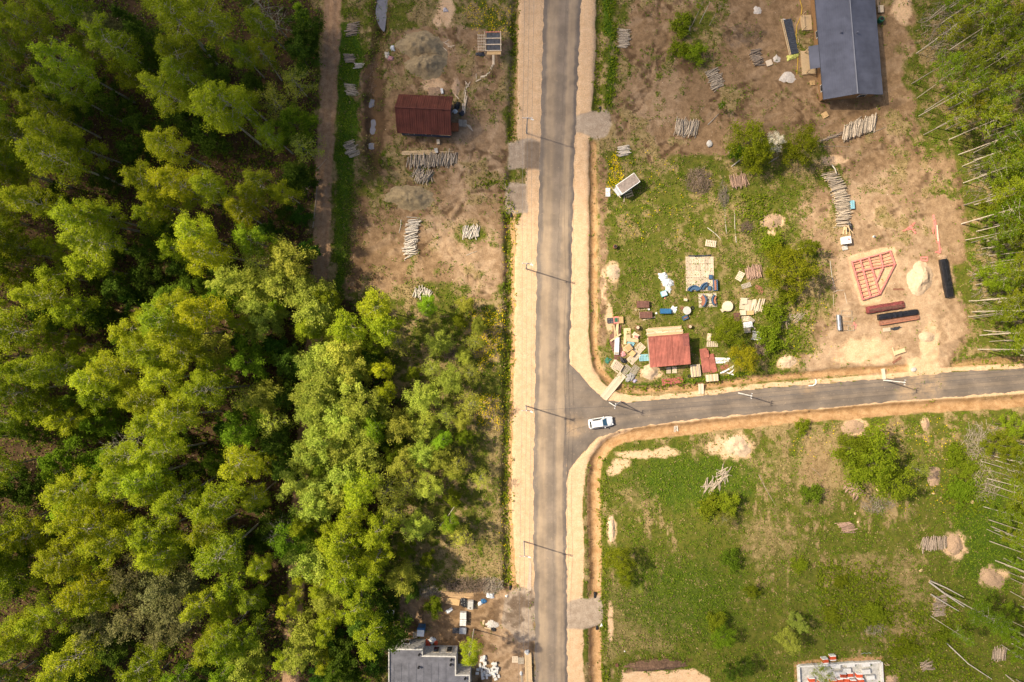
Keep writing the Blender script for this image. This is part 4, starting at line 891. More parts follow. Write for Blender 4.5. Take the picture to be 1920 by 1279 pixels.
trunk('upper of three white bent stems, lower right meadow', (1738, 1086), (1802, 1117), .14, BARKW, .6, (1768, 1099))
trunk('middle of three white bent stems, lower right meadow', (1735, 1087), (1801, 1134), .16, BARKW, .9, (1770, 1113))
trunk('lower of three white bent stems, lower right meadow', (1740, 1111), (1793, 1143), .13, BARKW, .6, (1766, 1127))
trunk('pale pole lying on sandy soil left of the pink frame', (1556, 489), (1566, 541), .06)
trunk('short crosswise pole below the pale pole left of the pink frame', (1562, 548), (1583, 544), .05)
trunk('short pole below the crosswise pole left of the pink frame', (1584, 549), (1588, 570), .05)
trunk('thin pole at the corner of the pole outline left of the pink frame', (1563, 552), (1563, 576), .05, BARK)
trunk('pale pole beside the log column on the left lot', (752, 412), (748, 437), .07)
trunk('short white stick on the trampled soil of the left lot', (874, 479), (894, 471), .05)
trunk('pale pole in grass below the thick pale log pile', (1535, 274), (1595, 275), .05, BARK)
trunk('long pole on top of the thick pale log pile', (1582, 238), (1616, 218), .09, BARK, .1)
trunk('pale pole along the lower side of the thick pale log pile', (1628, 251), (1660, 239), .06, BARK)
trunk('white log laid across the top of the curved log stack', (1556, 311), (1564, 328), .12, BARKW, .7)
trunk('uprooted dead sapling in the meadow right of the scattered logs', (1422, 890), (1454, 948), .07, BARKG, .0)
trunk('thin dead stick in the meadow right of the uprooted sapling', (1522, 878), (1540, 894), .05, BARKG)

# ------------------------------------------------------------------ brush heaps
def brush(label, cx, cy, rx, ry, hgt, n, L, m=TWIG, ang=None, name='brush_heap'):
    q = MB(); o = G(cx, cy); r_ = random.Random(int(cx*7 + cy))
    for k in range(n):
        t_ = r_.random()**.6; a_ = r_.uniform(0, 6.28); x, y = math.cos(a_)*t_*rx/10, math.sin(a_)*t_*ry/10
        aa = r_.uniform(0, 6.28) if ang is None else R(ang + r_.gauss(0, 25)); l = L*r_.uniform(.4, 1.2); z = hgt*(1-t_*t_)*r_.uniform(.1, 1) + .03
        d = Vector((math.cos(aa), math.sin(aa), r_.gauss(0, .18)))*l/2; c = Vector((x, y, z)); b_ = Vector((r_.gauss(0, .1), r_.gauss(0, .1), r_.gauss(0, .08)))*l
        w = r_.uniform(.015, .04)
        q.tube([c-d, c+b_*.6, c+d], [w, w*.8, w*.3], 3, 0, False)
    return tag(q.build(name, m, None, o), label, 'brush heap', 'brush heaps')
brush('round heap of dry brown brushwood in the upper meadow', 1310, 340, 24, 24, 1.3, 420, 1.6)
brush('long dark brushwood heap above the timber at the bottom left yard', 878, 1096, 52, 14, 1.3, 520, 1.9)
brush('pale brown brushwood at the right end of the long yard heap', 920, 1098, 22, 15, .9, 260, 1.4, TWIGL)
brush('grey twiggy heap at the left end of the yard timber', 806, 1110, 20, 12, .8, 200, 1.4, TWIGL)
brush('dark brushwood heap beside the white armchair', 1430, 652, 16, 14, .8, 220, 1.4)
brush('pale dead branches strewn along the right wood below the side road', 1835, 830, 34, 40, .5, 220, 3.0, TWIGL)
brush('dead branches strewn at the edge of the right wood in the lower meadow', 1845, 905, 30, 34, .4, 160, 2.6, TWIGL)
brush('small brown branch bundle in the meadow beside the green weeds', 1399, 425, 11, 10, .5, 90, 1.8, TWIG, 50)
brush('dry upright brush in the upper meadow between heap and logs', 1356, 365, 10, 28, .5, 140, 1.8, TWIGL, 80)
brush('brushwood strewn by the small log piles below the big round tree', 1645, 945, 36, 16, .5, 200, 1.6, TWIGL)
brush('thin brushwood on the dark soil at the maroon house side', 700, 140, 18, 40, .3, 130, 1.4, TWIG)
brush('dead branches lying in the clearing beside the dirt track', 545, 350, 40, 26, .5, 120, 2.4, TWIGL)
brush('brushwood in shade below the birches at the upper right corner', 1765, 60, 40, 60, .5, 260, 3.0, TWIGL, 35)
brush('brushwood in the right-hand wood level with the curved log stack', 1850, 330, 40, 60, .5, 220, 2.8, TWIGL, 20)
brush('brushwood in the right-hand wood level with the pink frame', 1860, 520, 40, 80, .5, 240, 2.8, TWIGL, 10)
brush('small brush heap in the green weeds of the lower right meadow', 1640, 1178, 20, 12, .4, 110, 1.5, TWIGL)
brush('brown brush heap in the grove beside the dandelions', 845, 665, 16, 12, .5, 120, 1.5, TWIG)

# ------------------------------------------------------------------ mounds
def mound(label, cx, cy, rx, ry, h, m, rot=0.0, name='sand_heap', cat='sand heap', rough=.25, crater=0.0, group='heaps of loose material'):
    ox, oy, oz = G(cx, cy); n1, n2 = 16, 40; vs = [(0, 0, h*(1-crater))]; fs = []; sd = int(cx*3 + cy); ca, sa = math.cos(R(rot)), math.sin(R(rot))
    T, AA = np.meshgrid(np.arange(1, n1+1)/n1, 2*np.pi*np.arange(n2)/n2, indexing='ij')
    w = 1 + rough*2*(fbm(3 + 1.6*np.cos(AA), 3 + 1.6*np.sin(AA), sd) - .5)*1.4
    w = w + rough*.5*(fbm(3 + 6*np.cos(AA), 3 + 6*np.sin(AA), sd+5) - .5)
    x, y = np.cos(AA)*T*rx/10*w, np.sin(AA)*T*ry/10*w; x, y = x*ca - y*sa, x*sa + y*ca
    z = h*((np.cos(np.pi*T)+1)/2)**.8 - crater*h*np.exp(-(T/.3)**2)
    z = z + ((fbm(x*1.3+9, y*1.3+9, sd+3) - .5)*.9 + (fbm(x*4+9, y*4+9, sd+4) - .5)*.12)*h*(1-T)**.5*np.minimum(1, 3*T)
    for i in range(n1):
        for k in range(n2): vs.append((x[i, k], y[i, k], gzw(ox+x[i, k], oy+y[i, k]) - oz + z[i, k] - (.09 if i == n1-1 else 0)))
    for k in range(n2): fs.append((0, 1+k, 1+(k+1) % n2))
    for i in range(n1-1):
        for k in range(n2): a_ = 1+i*n2; fs.append((a_+k, a_+n2+k, a_+n2+(k+1) % n2, a_+(k+1) % n2))
    return tag(MB().add(vs, fs).build(name, m, None, (ox, oy, oz), 0, True), label, cat, group)
mound('broad grey-tan clay heap above the maroon roofed house, upper half', 790, 88, 44, 30, 2.0, CLAYP, name='clay_heap', cat='clay heap', rough=.3)
mound('broad grey-tan clay heap just above the maroon roofed house, lower half', 800, 123, 38, 28, 1.8, CLAYP, name='clay_heap', cat='clay heap', rough=.3)
mound('flat grey-tan clay heap between the log heap and the log column', 770, 371, 46, 27, 1.5, CLAYP, name='clay_heap', cat='clay heap', rough=.25)
mound('large pale sand heap right of the pink foundation frame', 1725, 520, 24, 34, 1.3, SANDP, -12, rough=.2)
mound('small pale sand heap below the black wrapped timber', 1737, 632, 16, 10, .5, SANDP, rough=.15)
mound('low pale sand heap at the lower left corner of the red roofed shed', 1219, 698, 16, 15, .6, SANDP)
mound('flat sand heap in the meadow beside the right ditch', 1150, 511, 14, 15, .4, SANDP)
mound('sand heap with a hollow in the lower meadow below the side road', 1383, 836, 26, 20, .7, SANDP, -20, crater=.6, rough=.35)
mound('pale sand heap beside the road right of the round yellow-green tree', 1476, 678, 18, 13, .5, SANDP)
mound('patch of pale sawdust in the middle of the upper meadow', 1449, 414, 20, 13, .3, CHIPP, name='sawdust_heap', cat='sawdust heap')
mound('small sawdust heap in grass right of the big round tree', 1750, 893, 14, 20, .4, CHIPP, name='sawdust_heap', cat='sawdust heap')
mound('pale sawdust heap at the right end of a log pile', 1791, 1022, 17, 22, .5, CHIPP, name='sawdust_heap', cat='sawdust heap')
mound('pinkish sawdust heap at the edge of the right wood', 1858, 1084, 26, 17, .5, CHIPP, -25, name='sawdust_heap', cat='sawdust heap')
mound('flat pale sawdust heap above the big round tree', 1601, 801, 22, 15, .4, CHIPP, name='sawdust_heap', cat='sawdust heap')
mound('small narrow sawdust heap among dandelions below the side road', 1736, 796, 7, 13, .3, CHIPP, name='sawdust_heap', cat='sawdust heap')
mound('dark soil heap above the sand pad at the bottom edge', 1235, 1247, 60, 12, .9, SOILP, 3, name='soil_heap', cat='soil heap', rough=.3)
mound('pale gravelly heap right of the white block foundation', 1672, 1274, 13, 10, .5, CHIPP, name='sawdust_heap', cat='sawdust heap')
mound('small mound of sand beside the ditch in the lower meadow', 1147, 992, 8, 24, .4, SANDP, rough=.35)

# ------------------------------------------------------------------ buildings
def corrugated(w, d, n, amp, zf, name, m, parent, x0=0, y0=0, along='y', rows=1):
    """a sheet of n ribs over w x d; zf(x, y) gives the height of the sheet"""
    vs, fs = [], []; k = n*2
    ys = [y0 + d*j/rows for j in range(rows+1)]
    for j, y in enumerate(ys):
        for i in range(k+1):
            x = x0 + w*i/k; vs.append((x, y, zf(x, y) + (amp if i % 2 else 0)))
    for j in range(rows):
        for i in range(k): a_ = j*(k+1)+i; fs.append((a_, a_+1, a_+k+2, a_+k+1))
    return MB().add(vs, fs).build(name, m, parent)

# maroon roofed house
x, y = W(797, 215.2, 2.9); g0 = gzw(x, y)
hA = thing('house', 'small house with steep maroon metal roof and dark blue-grey walls', 'house', (x, y, g0), R(-2.6))
wl, wd_, he, rid = 9.0, 6.2, 2.9, 6.2
q = MB(); q.prism([(-wl/2, -wd_/2), (wl/2, -wd_/2), (wl/2, wd_/2), (-wl/2, wd_/2)], -.3, he)
for sx in (-1, 1): q.add([(sx*wl/2, -wd_/2, he), (sx*wl/2, wd_/2, he), (sx*wl/2, 0, rid-.3), (sx*(wl/2-.1), -wd_/2, he), (sx*(wl/2-.1), wd_/2, he), (sx*(wl/2-.1), 0, rid-.3)], [(0, 1, 2), (3, 5, 4), (0, 2, 5, 3), (1, 4, 5, 2)])
q.build('wall', SIDB, hA)
ro = .5; hw, hd = 5.0, 3.53
for sy in (-1, 1):
    s = corrugated(2*hw, hd, 26, .035, lambda X, Y: rid - (rid - he + .05)*abs(Y)/hd, 'roof_slope', ROOFBR, hA, -hw, 0 if sy > 0 else -hd)
for sy in (-1, 1):
    for k in range(7):
        X = -hw + 1.25*(k+1); q = MB(); q.tube([(X, sy*.12, rid - .07 + .0), (X, sy*hd*.995, he - .03)], .035, 4); q.build('sheet_lap', ROOFBR, hA)
q = MB(); q.tube([(-hw-.03, 0, rid+.05), (hw+.03, 0, rid+.05)], .12, 6); q.build('ridge_cap', ROOFBR, hA, smooth=True)
for sy in (-1, 1):
    q = MB(); q.box((0, sy*hd, he-.12), (2*hw, .05, .18)); q.build('eave_board', ROOFBR, hA)
for k, X in enumerate((-2.6, .6)):
    q = MB(); q.box((X, -wd_/2-.02, 1.5), (1.1, .06, 1.2)); w_ = q.build('window', WHITE, hA); q = MB(); q.box((X, -wd_/2-.04, 1.5), (.9, .06, 1.0)); q.build('pane', GLASS, w_)
q = MB(); q.box((wl/2+.02, -1.2, 1.05), (.06, .95, 2.1)); d_ = q.build('door', RUST, hA); q = MB(); q.box((wl/2+.07, -.85, 1.05), (.05, .05, .14)); q.build('handle', GREYM, d_)
q = MB(); q.box((wl/2+.85, -1.2, .18), (1.3, 1.5, .35)); q.build('porch', mat('orange_painted_boards', (.42, .13, .045), .7, .2, 4), hA)
q = MB(); q.box((3.8, -wd_/2-.25, 2.72), (2.0, .5, .08)); q.build('porch_boards', FRESH, hA)
o = thing('wooden_walkway', 'grey plank walkway leading right from the maroon house porch', 'walkway', G(866, 231), R(-4))
for k in range(9): q = MB(); q.box((-.55 + k*.17, rnd.uniform(-.03, .03), .12), (.14, 1.3, .05)); q.build('plank', OLDW, o)
for k in range(6): q = MB(); q.box((1.15 + k*.13, -.25 - k*.16, .08 + .02*(k % 2)), (1.0, .14, .04), R(-18 - 4*k)); q.build('plank', PALE, o)

# slate roofed long house (runs on past the top edge)
rot = R(4.8); bl = W(1545, 187, 3.0); br_ = W(1655, 176, 3.0); mx_, my_ = (bl[0]+br_[0])/2, (bl[1]+br_[1])/2; g0 = gzw(mx_, my_+4)
hB = thing('house', 'long house with slate-blue metal tile roof and brown wooden walls', 'house', (mx_, my_, g0), rot)
LW, LL, he, rid = 10.9, 28.0, 3.0, 4.7
hw = LW/2
def zB(X, Y): return rid - (rid - he)*abs(X)/hw
q = MB(); q.prism([(-hw+.6, .55), (hw-.6, .55), (hw-.6, LL-.5), (-hw+.6, LL-.5)], -.3, he-.1)
q.add([(-hw+.6, .55, he-.1), (hw-.6, .55, he-.1), (0, .55, rid-.12), (-hw+.6, .7, he-.1), (hw-.6, .7, he-.1), (0, .7, rid-.12)], [(0, 1, 2), (3, 5, 4), (1, 4, 5, 2), (0, 2, 5, 3)])
q.build('wall', SIDW, hB)
for sx in (-1, 1):   # metal tile: shallow steps down the slope
    vs, fs = [], []; ns = 15; nr = 60
    for j in range(nr+1):
        for i in range(ns+1):
            for e in (0, 1):
                X = sx*(hw*i/ns); vs.append((X, LL*j/nr, zB(X, 0) + (.05 if e else 0)*(1 if i else .2) + (.018 if j % 2 else 0)))
    def idx(j, i, e): return j*(ns+1)*2 + i*2 + e
    for j in range(nr):
        for i in range(ns):
            f = [idx(j, i, 0), idx(j, i+1, 1), idx(j+1, i+1, 1), idx(j+1, i, 0)]; fs.append(f if sx > 0 else f[::-1])
            f = [idx(j, i+1, 0), idx(j, i+1, 1), idx(j+1, i+1, 1), idx(j+1, i+1, 0)]; fs.append(f)
    MB().add(vs, fs).build('roof_slope', ROOFG, hB)
q = MB(); q.tube([(0, -.03, rid+.05), (0, LL, rid+.05)], .13, 6); q.build('ridge_cap', mat('ridge_metal', (.16, .17, .21), .45, .05, 1), hB, smooth=True)
for sx in (-1, 1):
    q = MB(); q.add([(0, -.02, rid+.03), (sx*hw, -.02, he+.03), (sx*hw, -.02, he-.2), (0, -.02, rid-.2), (0, .03, rid+.03), (sx*hw, .03, he+.03), (sx*hw, .03, he-.2), (0, .03, rid-.2)], [(0, 1, 2, 3), (4, 7, 6, 5), (0, 4, 5, 1), (3, 2, 6, 7), (1, 5, 6, 2)]); q.build('verge_board', ROOFG, hB)
    q = MB(); q.box((sx*(hw+.03), LL/2, he-.05), (.08, LL, .14)); q.build('gutter', DARKG, hB)
zw = he - (rid-he)/hw*1.7
q = MB(); q.prism([(-hw-1.7, 5.9), (-hw+.1, 5.9), (-hw+.1, 10.1), (-hw-1.7, 10.1)], [zw-.06, he-.06, he-.06, zw-.06], [zw, he+.015, he+.015, zw]); q.build('porch_roof', ROOFG, hB)
for Y in (6.1, 9.9): q = MB(); q.box((-hw-1.5, Y, 1.2), (.15, .15, 2.5)); q.build('porch_post', FRESH, hB)
q = MB(); q.box((-hw-.9, 8, .2), (2.6, 4.4, .3)); dk = q.build('porch_deck', FRESH, hB)
q = MB(); q.box((-hw-.7, 15.4, .25), (1.9, 2.8, .35)); q.build('porch_deck', FRESH, hB)
for Y in (14.1, 16.7): q = MB(); q.box((-hw-1.5, Y, 1.1), (.12, .12, 2.0)); q.build('porch_post', FRESH, hB)
q = MB(); q.box((-hw-1.55, 15.4, 1.15), (.08, 2.6, .1)); q.build('porch_rail', FRESH, hB)
for (X, Y) in ((-1.9, 11.4), (.9, 11.0)):
    q = MB(); q.tube([(X, Y, zB(X, Y)-.1), (X, Y, zB(X, Y)+.5)], .1, 8); v_ = q.build('vent_pipe', ROOFG, hB); q = MB(); q.tube([(X, Y, zB(X, Y)+.48), (X, Y, zB(X, Y)+.62)], [.2, .12], 8); q.build('vent_cap', ROOFG, v_)
for Y in (2.6, 12.6): q = MB(); q.box((-hw+.58, Y, 1.6), (.06, 1.3, 1.2)); w_ = q.build('window', WHITE, hB); q = MB(); q.box((-hw+.56, Y, 1.6), (.06, 1.1, 1.0)); q.build('pane', GLASS, w_)
q = MB(); q.box((2.4, .53, 1.6), (1.4, .06, 1.2)); w_ = q.build('window', WHITE, hB); q = MB(); q.box((2.4, .51, 1.6), (1.2, .06, 1.0)); q.build('pane', GLASS, w_)

# red roofed open shed
c4 = [W(1215.7, 632, 2.6), W(1291.7, 625, 3.0), W(1295.6, 683, 2.8), W(1218.8, 689, 2.4)]; cx, cy = sum(p[0] for p in c4)/4, sum(p[1] for p in c4)/4
sh = thing('open_shed', 'open timber shed with a red corrugated metal roof', 'shed', (cx, cy, gzw(cx, cy)), R(5))
sw, sd_ = 7.5, 5.65
zS = lambda X, Y: 2.65 + .10*Y
corrugated(sw, sd_, 30, .04, zS, 'roof', ROOFR, sh, -sw/2, -sd_/2, rows=4)
corrugated(1.15, 2.2, 6, .04, lambda X, Y: zS(X, Y)+.05, 'roof_patch', mat('brown_red_sheet', (.24, .075, .06), .6, .2, 2), sh, sw/2-1.2, sd_/2-2.3)
for k in range(6): X = -sw/2 + 1.07*(k+1); q = MB(); q.tube([(X, -sd_/2, zS(X, -sd_/2)+.05), (X, sd_/2, zS(X, sd_/2)+.05)], .03, 4); q.build('sheet_lap', ROOFR, sh)
MB().box((0, sd_/2-.05, zS(0, sd_/2)+.05), (sw, .22, .05)).build('ridge_cap', ROOFR, sh)
for X in (-3.3, 0, 3.3):
    for Y in (-2.4, 2.4): q = MB(); q.box((X, Y, zS(X, Y)/2-.15), (.15, .15, zS(X, Y)+.1)); q.build('post', FRESH, sh)
for Y in (-2.4, 0, 2.4): q = MB(); q.box((0, Y, zS(0, Y)-.12), (7.2, .1, .16)); q.build('beam', FRESH, sh)
q = MB(); q.box((-3.4, 0, 1.1), (.06, 4.7, 2.2)); q.build('side_wall', OLDW, sh)
q = MB(); q.box((0, 2.45, 1.1), (6.6, .06, 2.2)); q.build('back_wall', OLDW, sh)

# grey flat roofed building at the bottom edge
Hr = 4.2; rp = [W(*p, Hr) for p in ((728, 1216), (792.6, 1217), (792.6, 1229), (855, 1230), (855, 1265), (881, 1265), (881, 1340), (728, 1340))]
cx, cy = rp[0][0]+5, rp[0][1]-4; g0 = -.05
fb = thing('flat_roofed_building', 'white rendered building with a grey bitumen flat roof at the bottom edge', 'building', (cx, cy, g0), 0)
loc = [(p[0]-cx, p[1]-cy) for p in rp]
MB().prism(loc, -.3, Hr-.25).build('wall', STAIN, fb)
inn = [(loc[0][0]+.2, loc[0][1]-.25), (loc[1][0]-.2, loc[1][1]-.25), (loc[2][0]-.2, loc[2][1]-.25), (loc[3][0]-.2, loc[3][1]-.25), (loc[4][0]-.2, loc[4][1]-.25), (loc[5][0]-.2, loc[5][1]-.25), (loc[6][0]-.2, loc[6][1]), (loc[7][0]+.2, loc[7][1])]
MB().prism(inn, Hr-.24, Hr-.2).build('roof', FELT, fb)
for i in range(7):   # parapet copings between outer and inner outline
    a_, b_, c_, d_ = loc[i], loc[(i+1) % 8], inn[(i+1) % 8], inn[i]
    if i == 6: continue
    MB().prism([a_, b_, c_, d_], Hr-.245, Hr+.05).build('coping', CONC, fb)
MB().prism([loc[7], loc[0], inn[0], inn[7]], Hr-.245, Hr+.05).build('coping', CONC, fb)
for sx in range(8): X = loc[0][0]+1.0 + sx*1.35; MB().box((X, loc[0][1]-7.2, Hr-.187), (.05, 9.0, .025)).build('roof_seam', DARKG, fb)
for px, py in ((786, 1221), (785, 1251), (846, 1237), (845, 1246), (872, 1272)):
    a_ = W(px, py, Hr); X, Y = a_[0]-cx, a_[1]-cy-(.6 if py < 1225 else 0)
    q = MB(); q.tube([(X, Y, Hr-.22), (X, Y, Hr+.35)], .14, 8); v_ = q.build('roof_vent', BLACK, fb); q = MB(); q.tube([(X, Y, Hr+.33), (X, Y, Hr+.5)], [.24, .16], 8); q.build('vent_cap', BLACK, v_)
ny = loc[2][1]
for X in (-2.4, 0.05):
    X += loc[2][0]+4.6; q = MB(); q.box((X, ny+.01, 1.9), (1.1, .08, 2.2)); w_ = q.build('window_opening', OLDW, fb); q = MB(); q.box((X, ny+.03, 1.9), (.9, .08, 2.0)); q.build('pane', GLASS, w_)
q = MB(); q.box((loc[0][0]+3, loc[0][1]+.01, 1.7), (1.2, .08, 1.3)); w_ = q.build('window', WHITE, fb); q = MB(); q.box((loc[0][0]+3, loc[0][1]+.03, 1.7), (1.0, .08, 1.1)); q.build('pane', GLASS, w_)

# white block foundation at the bottom right
fx, fy = W(1572, 1262); fo = thing('block_foundation', 'house foundation of white blocks full of building packs, at the bottom edge', 'foundation', (fx, fy, gz(1572, 1262)), R(3))
bm_ = MB().box((0, 0, 0), (.58, .28, .24)).mesh('block', BLOCK); bv = MB().box((0, 0, 0), (.28, .58, .24)).mesh('block', BLOCK)
for l in range(3):
    for k in range(25): link('block', bm_, fo, (-7.2 + k*.6 + (.3 if l % 2 else 0), 2.0, .12 + l*.25))
    for k in range(10):
        for X in (-7.65, 7.85): link('block', bv, fo, (X, 1.7 - k*.6 - (.3 if l % 2 else 0), .12 + l*.25))
MB().box((.1, -2.0, .02), (15.2, 7.6, .06)).build('slab', CONC, fo)
def pack(px, py, w, l, h, label, m=WHITE, band=REDF, rz=3, name='building_pack', cat='pack', top=False, z=0):
    o = thing(name, label, cat, G(px, py, z), R(rz), 'wrapped building packs')
    MB().box((0, 0, h/2+.05), (w, l, h)).build('wrapped_load', m, o); MB().box((0, 0, .03), (w*.96, l*.96, .1)).build('pallet_base', OLDW, o)
    MB().box((0, 0, h/2+.06), (w+.02, l*.62, h+.02)).build('print_band', band, o)
    return o
for k, (px, py, rd) in enumerate(((1558, 1230, 1), (1543, 1235, 1), (1519, 1272, 1), (1537, 1276, 1), (1559, 1275, 1), (1571, 1272, 1), (1583, 1272, 1), (1595, 1274, 1), (1607, 1263, 1), (1609, 1272, 1), (1590, 1262, 1), (1576, 1262, 1))):
    place = ['outside above the block wall, larger of two', 'outside above the block wall, smaller of two', 'leftmost inside the block walls', 'second from the left inside the walls', 'third from the left inside the walls', 'fourth from the left inside the walls', 'fifth from the left inside the walls', 'sixth from the left inside the walls', 'inside the walls nearest the concrete floor', 'inside the walls at the right end of the row', 'in the inner row, right', 'in the inner row, left'][k]
    pack(px, py, 1.05, .95, .8 + .2*(k % 2), 'orange-red and white wrapped pack ' + place, WHITE, REDF, rnd.uniform(-4, 8), z=.05)
for k, (px, py) in enumerate(((1564, 1245), (1591, 1243), (1619, 1242), (1569, 1260), (1628, 1267), (1584, 1254), (1620, 1256))):
    place = ['just inside the top wall, left', 'just inside the top wall, middle', 'just inside the top wall, right', 'beside the inner red packs, left', 'on the concrete floor, lowest', 'in the middle of the foundation', 'on the concrete floor, upper'][k]
    pack(px, py, 1.5, .8, .7, 'plain white stack of blocks ' + place, BLOCK, BLOCK, rnd.uniform(-4, 8), 'block_stack', 'block stack', z=.05)

# small roofed shelter and its lattice side near the top
sx_, sy_ = W(923, 79, 2.3); so2 = thing('garden_shelter', 'small wooden shelter roofed with dark corrugated panels near the top', 'shelter', (sx_, sy_, gzw(sx_, sy_)), R(1))
for X in (-1.4, 1.5):
    for Y in (-1.8, 1.85): MB().box((X, Y, 1.05), (.12, .12, 2.4)).build('post', FRESH, so2)
for k in range(3): corrugated(2.5, 1.0, 10, .05, lambda X, Y: 2.3 - .03*Y, 'roof_panel', DARKG, so2, -1.05, .72 - k*1.14)
for k in range(4): MB().box((.2, 1.85 - k*1.14, 2.36), (3.0, .13, .1)).build('rafter', PINK if k == 0 else PALE, so2)
for X in (-1.35, 1.55): MB().box((X, .2, 2.38), (.1, 3.5, .08)).build('roof_trim', PALE, so2)
MB().box((.25, -1.8, 2.2), (2.6, .9, .08)).build('roof_board', OSB, so2)
o = thing('lattice_stack', 'stack of pale slatted frames leaning at the left of the small shelter', 'frames', G(903, 84), 0)
for k in range(5): MB().box((-.6 + k*.33, 0, .9), (.07, 3.2, .1), R(2)).build('slat', PALE, o)
for k in range(6): MB().box((0, -1.4 + k*.55, .98), (1.5, .1, .06)).build('slat', PALE, o)
for X in (-.6, .7):
    for Y in (-1.4, 1.4): MB().box((X, Y, .45), (.08, .08, .9)).build('leg', PALE, o)
def boards(label, name, cat, items, m=FRESH, group='loose boards', z=0.02):
    """items: (px, py, length m, width m, angle deg[, height]) - each board a part"""
    c = items[0]; o = thing(name, label, cat, G(c[0], c[1]), 0, group); ox, oy, oz = o.location
    for k, it in enumerate(items):
        px, py, L, w, a_ = it[:5]; zz = it[5] if len(it) > 5 else 0; mm = it[6] if len(it) > 6 else m; x, y = W(px, py)
        MB().box((0, 0, 0), (L, w, .05)).build('board', mm, o, (x-ox, y-oy, max(gz(px, py), oz if zz else -9) - oz + z + .025 + zz + .004*(k % 5)), R(a_))
    return o
boards('plank path curving from the small shelter down to the maroon house', 'plank_path', 'path', [(925, 112, 1.9, .45, 90), (923, 127, .9, .12, 70), (921, 126, .9, .12, 65), (915, 138, .9, .2, 35), (907, 143, 1.2, .2, 10), (905, 145, .9, .16, 5), (897, 151, 1.1, .18, 25), (893, 144, 1.1, .12, 92), (878, 160, 1.4, .13, 60), (876, 158, 1.3, .12, 125), (874, 161, 1.2, .1, 95)], PALE)
boards('narrow stack of planks standing up from the maroon house towards the path', 'plank_stack', 'planks', [(872, 182, 2.6, .2, 84), (870, 198, 2.6, .22, 88), (872, 200, 2.6, .2, 87, .06), (868, 204, 1.8, .2, 92, .06), (874, 190, 2.0, .16, 80, .11), (871, 170, 1.3, .1, 75)], PALE)
boards('splintered pale sticks at the right side of the clay heap', 'stick_bundle', 'sticks', [(836, 81, 1.4, .08, -20), (840, 85, 1.6, .09, -35), (846, 87, 1.3, .09, 8), (834, 92, .9, .1, -40), (838, 77, .9, .08, 30)], PALE)
boards('single short plank beside the planks at the maroon house corner', 'plank', 'plank', [(857, 182, 1.0, .14, -50)], PALE)
boards('pale timber stack along the upper side of the long log pile', 'timber_stack', 'timber', [(785, 286, 6.4, .2, 1), (785, 288, 6.4, .2, 1), (786, 284, 6.3, .2, 2, .05), (786, 287, 6.2, .2, 1, .1), (784, 290, 6.0, .2, 0, .05), (838, 285, 2.6, .2, 1), (818, 283, .6, .9, 10, .1, CONC)], FRESH)

# ------------------------------------------------------------------ white car
cx, cy = W(1125.5, 791.5); car = thing('car', 'white estate car waiting at the mouth of the side road', 'car', (cx, cy, .06), R(9))
q = MB(); sec = [(-2.32, .70, .45, .92), (-2.25, .84, .32, 1.0), (-1.9, .92, .26, 1.03), (-1.0, .94, .24, 1.0), (0, .94, .24, .98), (.9, .94, .24, .96), (1.5, .92, .25, .90), (2.0, .86, .28, .80), (2.25, .72, .34, .68), (2.33, .55, .42, .58)]
vs = []; nn = 9
for X, w, zb, zt in sec: vs += [(X, -w*.9, zb), (X, -w, zb+.18), (X, -w, zt-.22), (X, -w*.94, zt-.05), (X, 0, zt+.045), (X, w*.94, zt-.05), (X, w, zt-.22), (X, w, zb+.18), (X, w*.9, zb)]
fs = [(i*nn+k, (i+1)*nn+k, (i+1)*nn+(k+1) % nn, i*nn+(k+1) % nn) for i in range(len(sec)-1) for k in range(nn)] + [list(range(nn)), list(range((len(sec)-1)*nn, len(sec)*nn))[::-1]]
MB().add(vs, fs).build('body', CARW, car, smooth=True)
lo = [(-2.12, .80, .98), (-1.85, .84, 1.0), (.55, .84, .98), (1.15, .80, .94)]; hi = [(-1.80, .58, 1.56), (-1.55, .62, 1.62), (.0, .64, 1.63), (.22, .60, 1.58)]
vs = [(X, s*w, z) for X, w, z in lo for s in (-1, 1)] + [(X, s*w, z) for X, w, z in hi for s in (-1, 1)]
fs = []
for i in range(3): a_, b_ = 2*i, 2*i+2; fs += [(a_, b_, b_+8, a_+8), (b_+1, a_+1, a_+9, b_+9), (a_+8, b_+8, b_+9, a_+9)]
fs += [(0, 8, 9, 1), (6, 7, 15, 14)]
MB().add(vs, fs).build('cabin', CARW, car)
def panel(name, m, p, off):
    n_ = (Vector(p[1])-Vector(p[0])).cross(Vector(p[3])-Vector(p[0])).normalized()*off; c = sum((Vector(v) for v in p), Vector())/4
    top = [c + (Vector(v)-c)*.88 + n_ for v in p]; bot = [c + (Vector(v)-c)*.88 - n_ for v in p]
    return MB().add(top + bot, [(0, 1, 2, 3), (0, 4, 5, 1), (1, 5, 6, 2), (2, 6, 7, 3), (3, 7, 4, 0)]).build(name, m, car)
panel('windscreen', SHIELD, [(1.15, -.80, .95), (1.15, .80, .95), (.22, .60, 1.58), (.22, -.60, 1.58)], .015)
panel('rear_window', GLASS, [(-2.12, .80, 1.0), (-2.12, -.80, 1.0), (-1.80, -.58, 1.55), (-1.80, .58, 1.55)], .015)
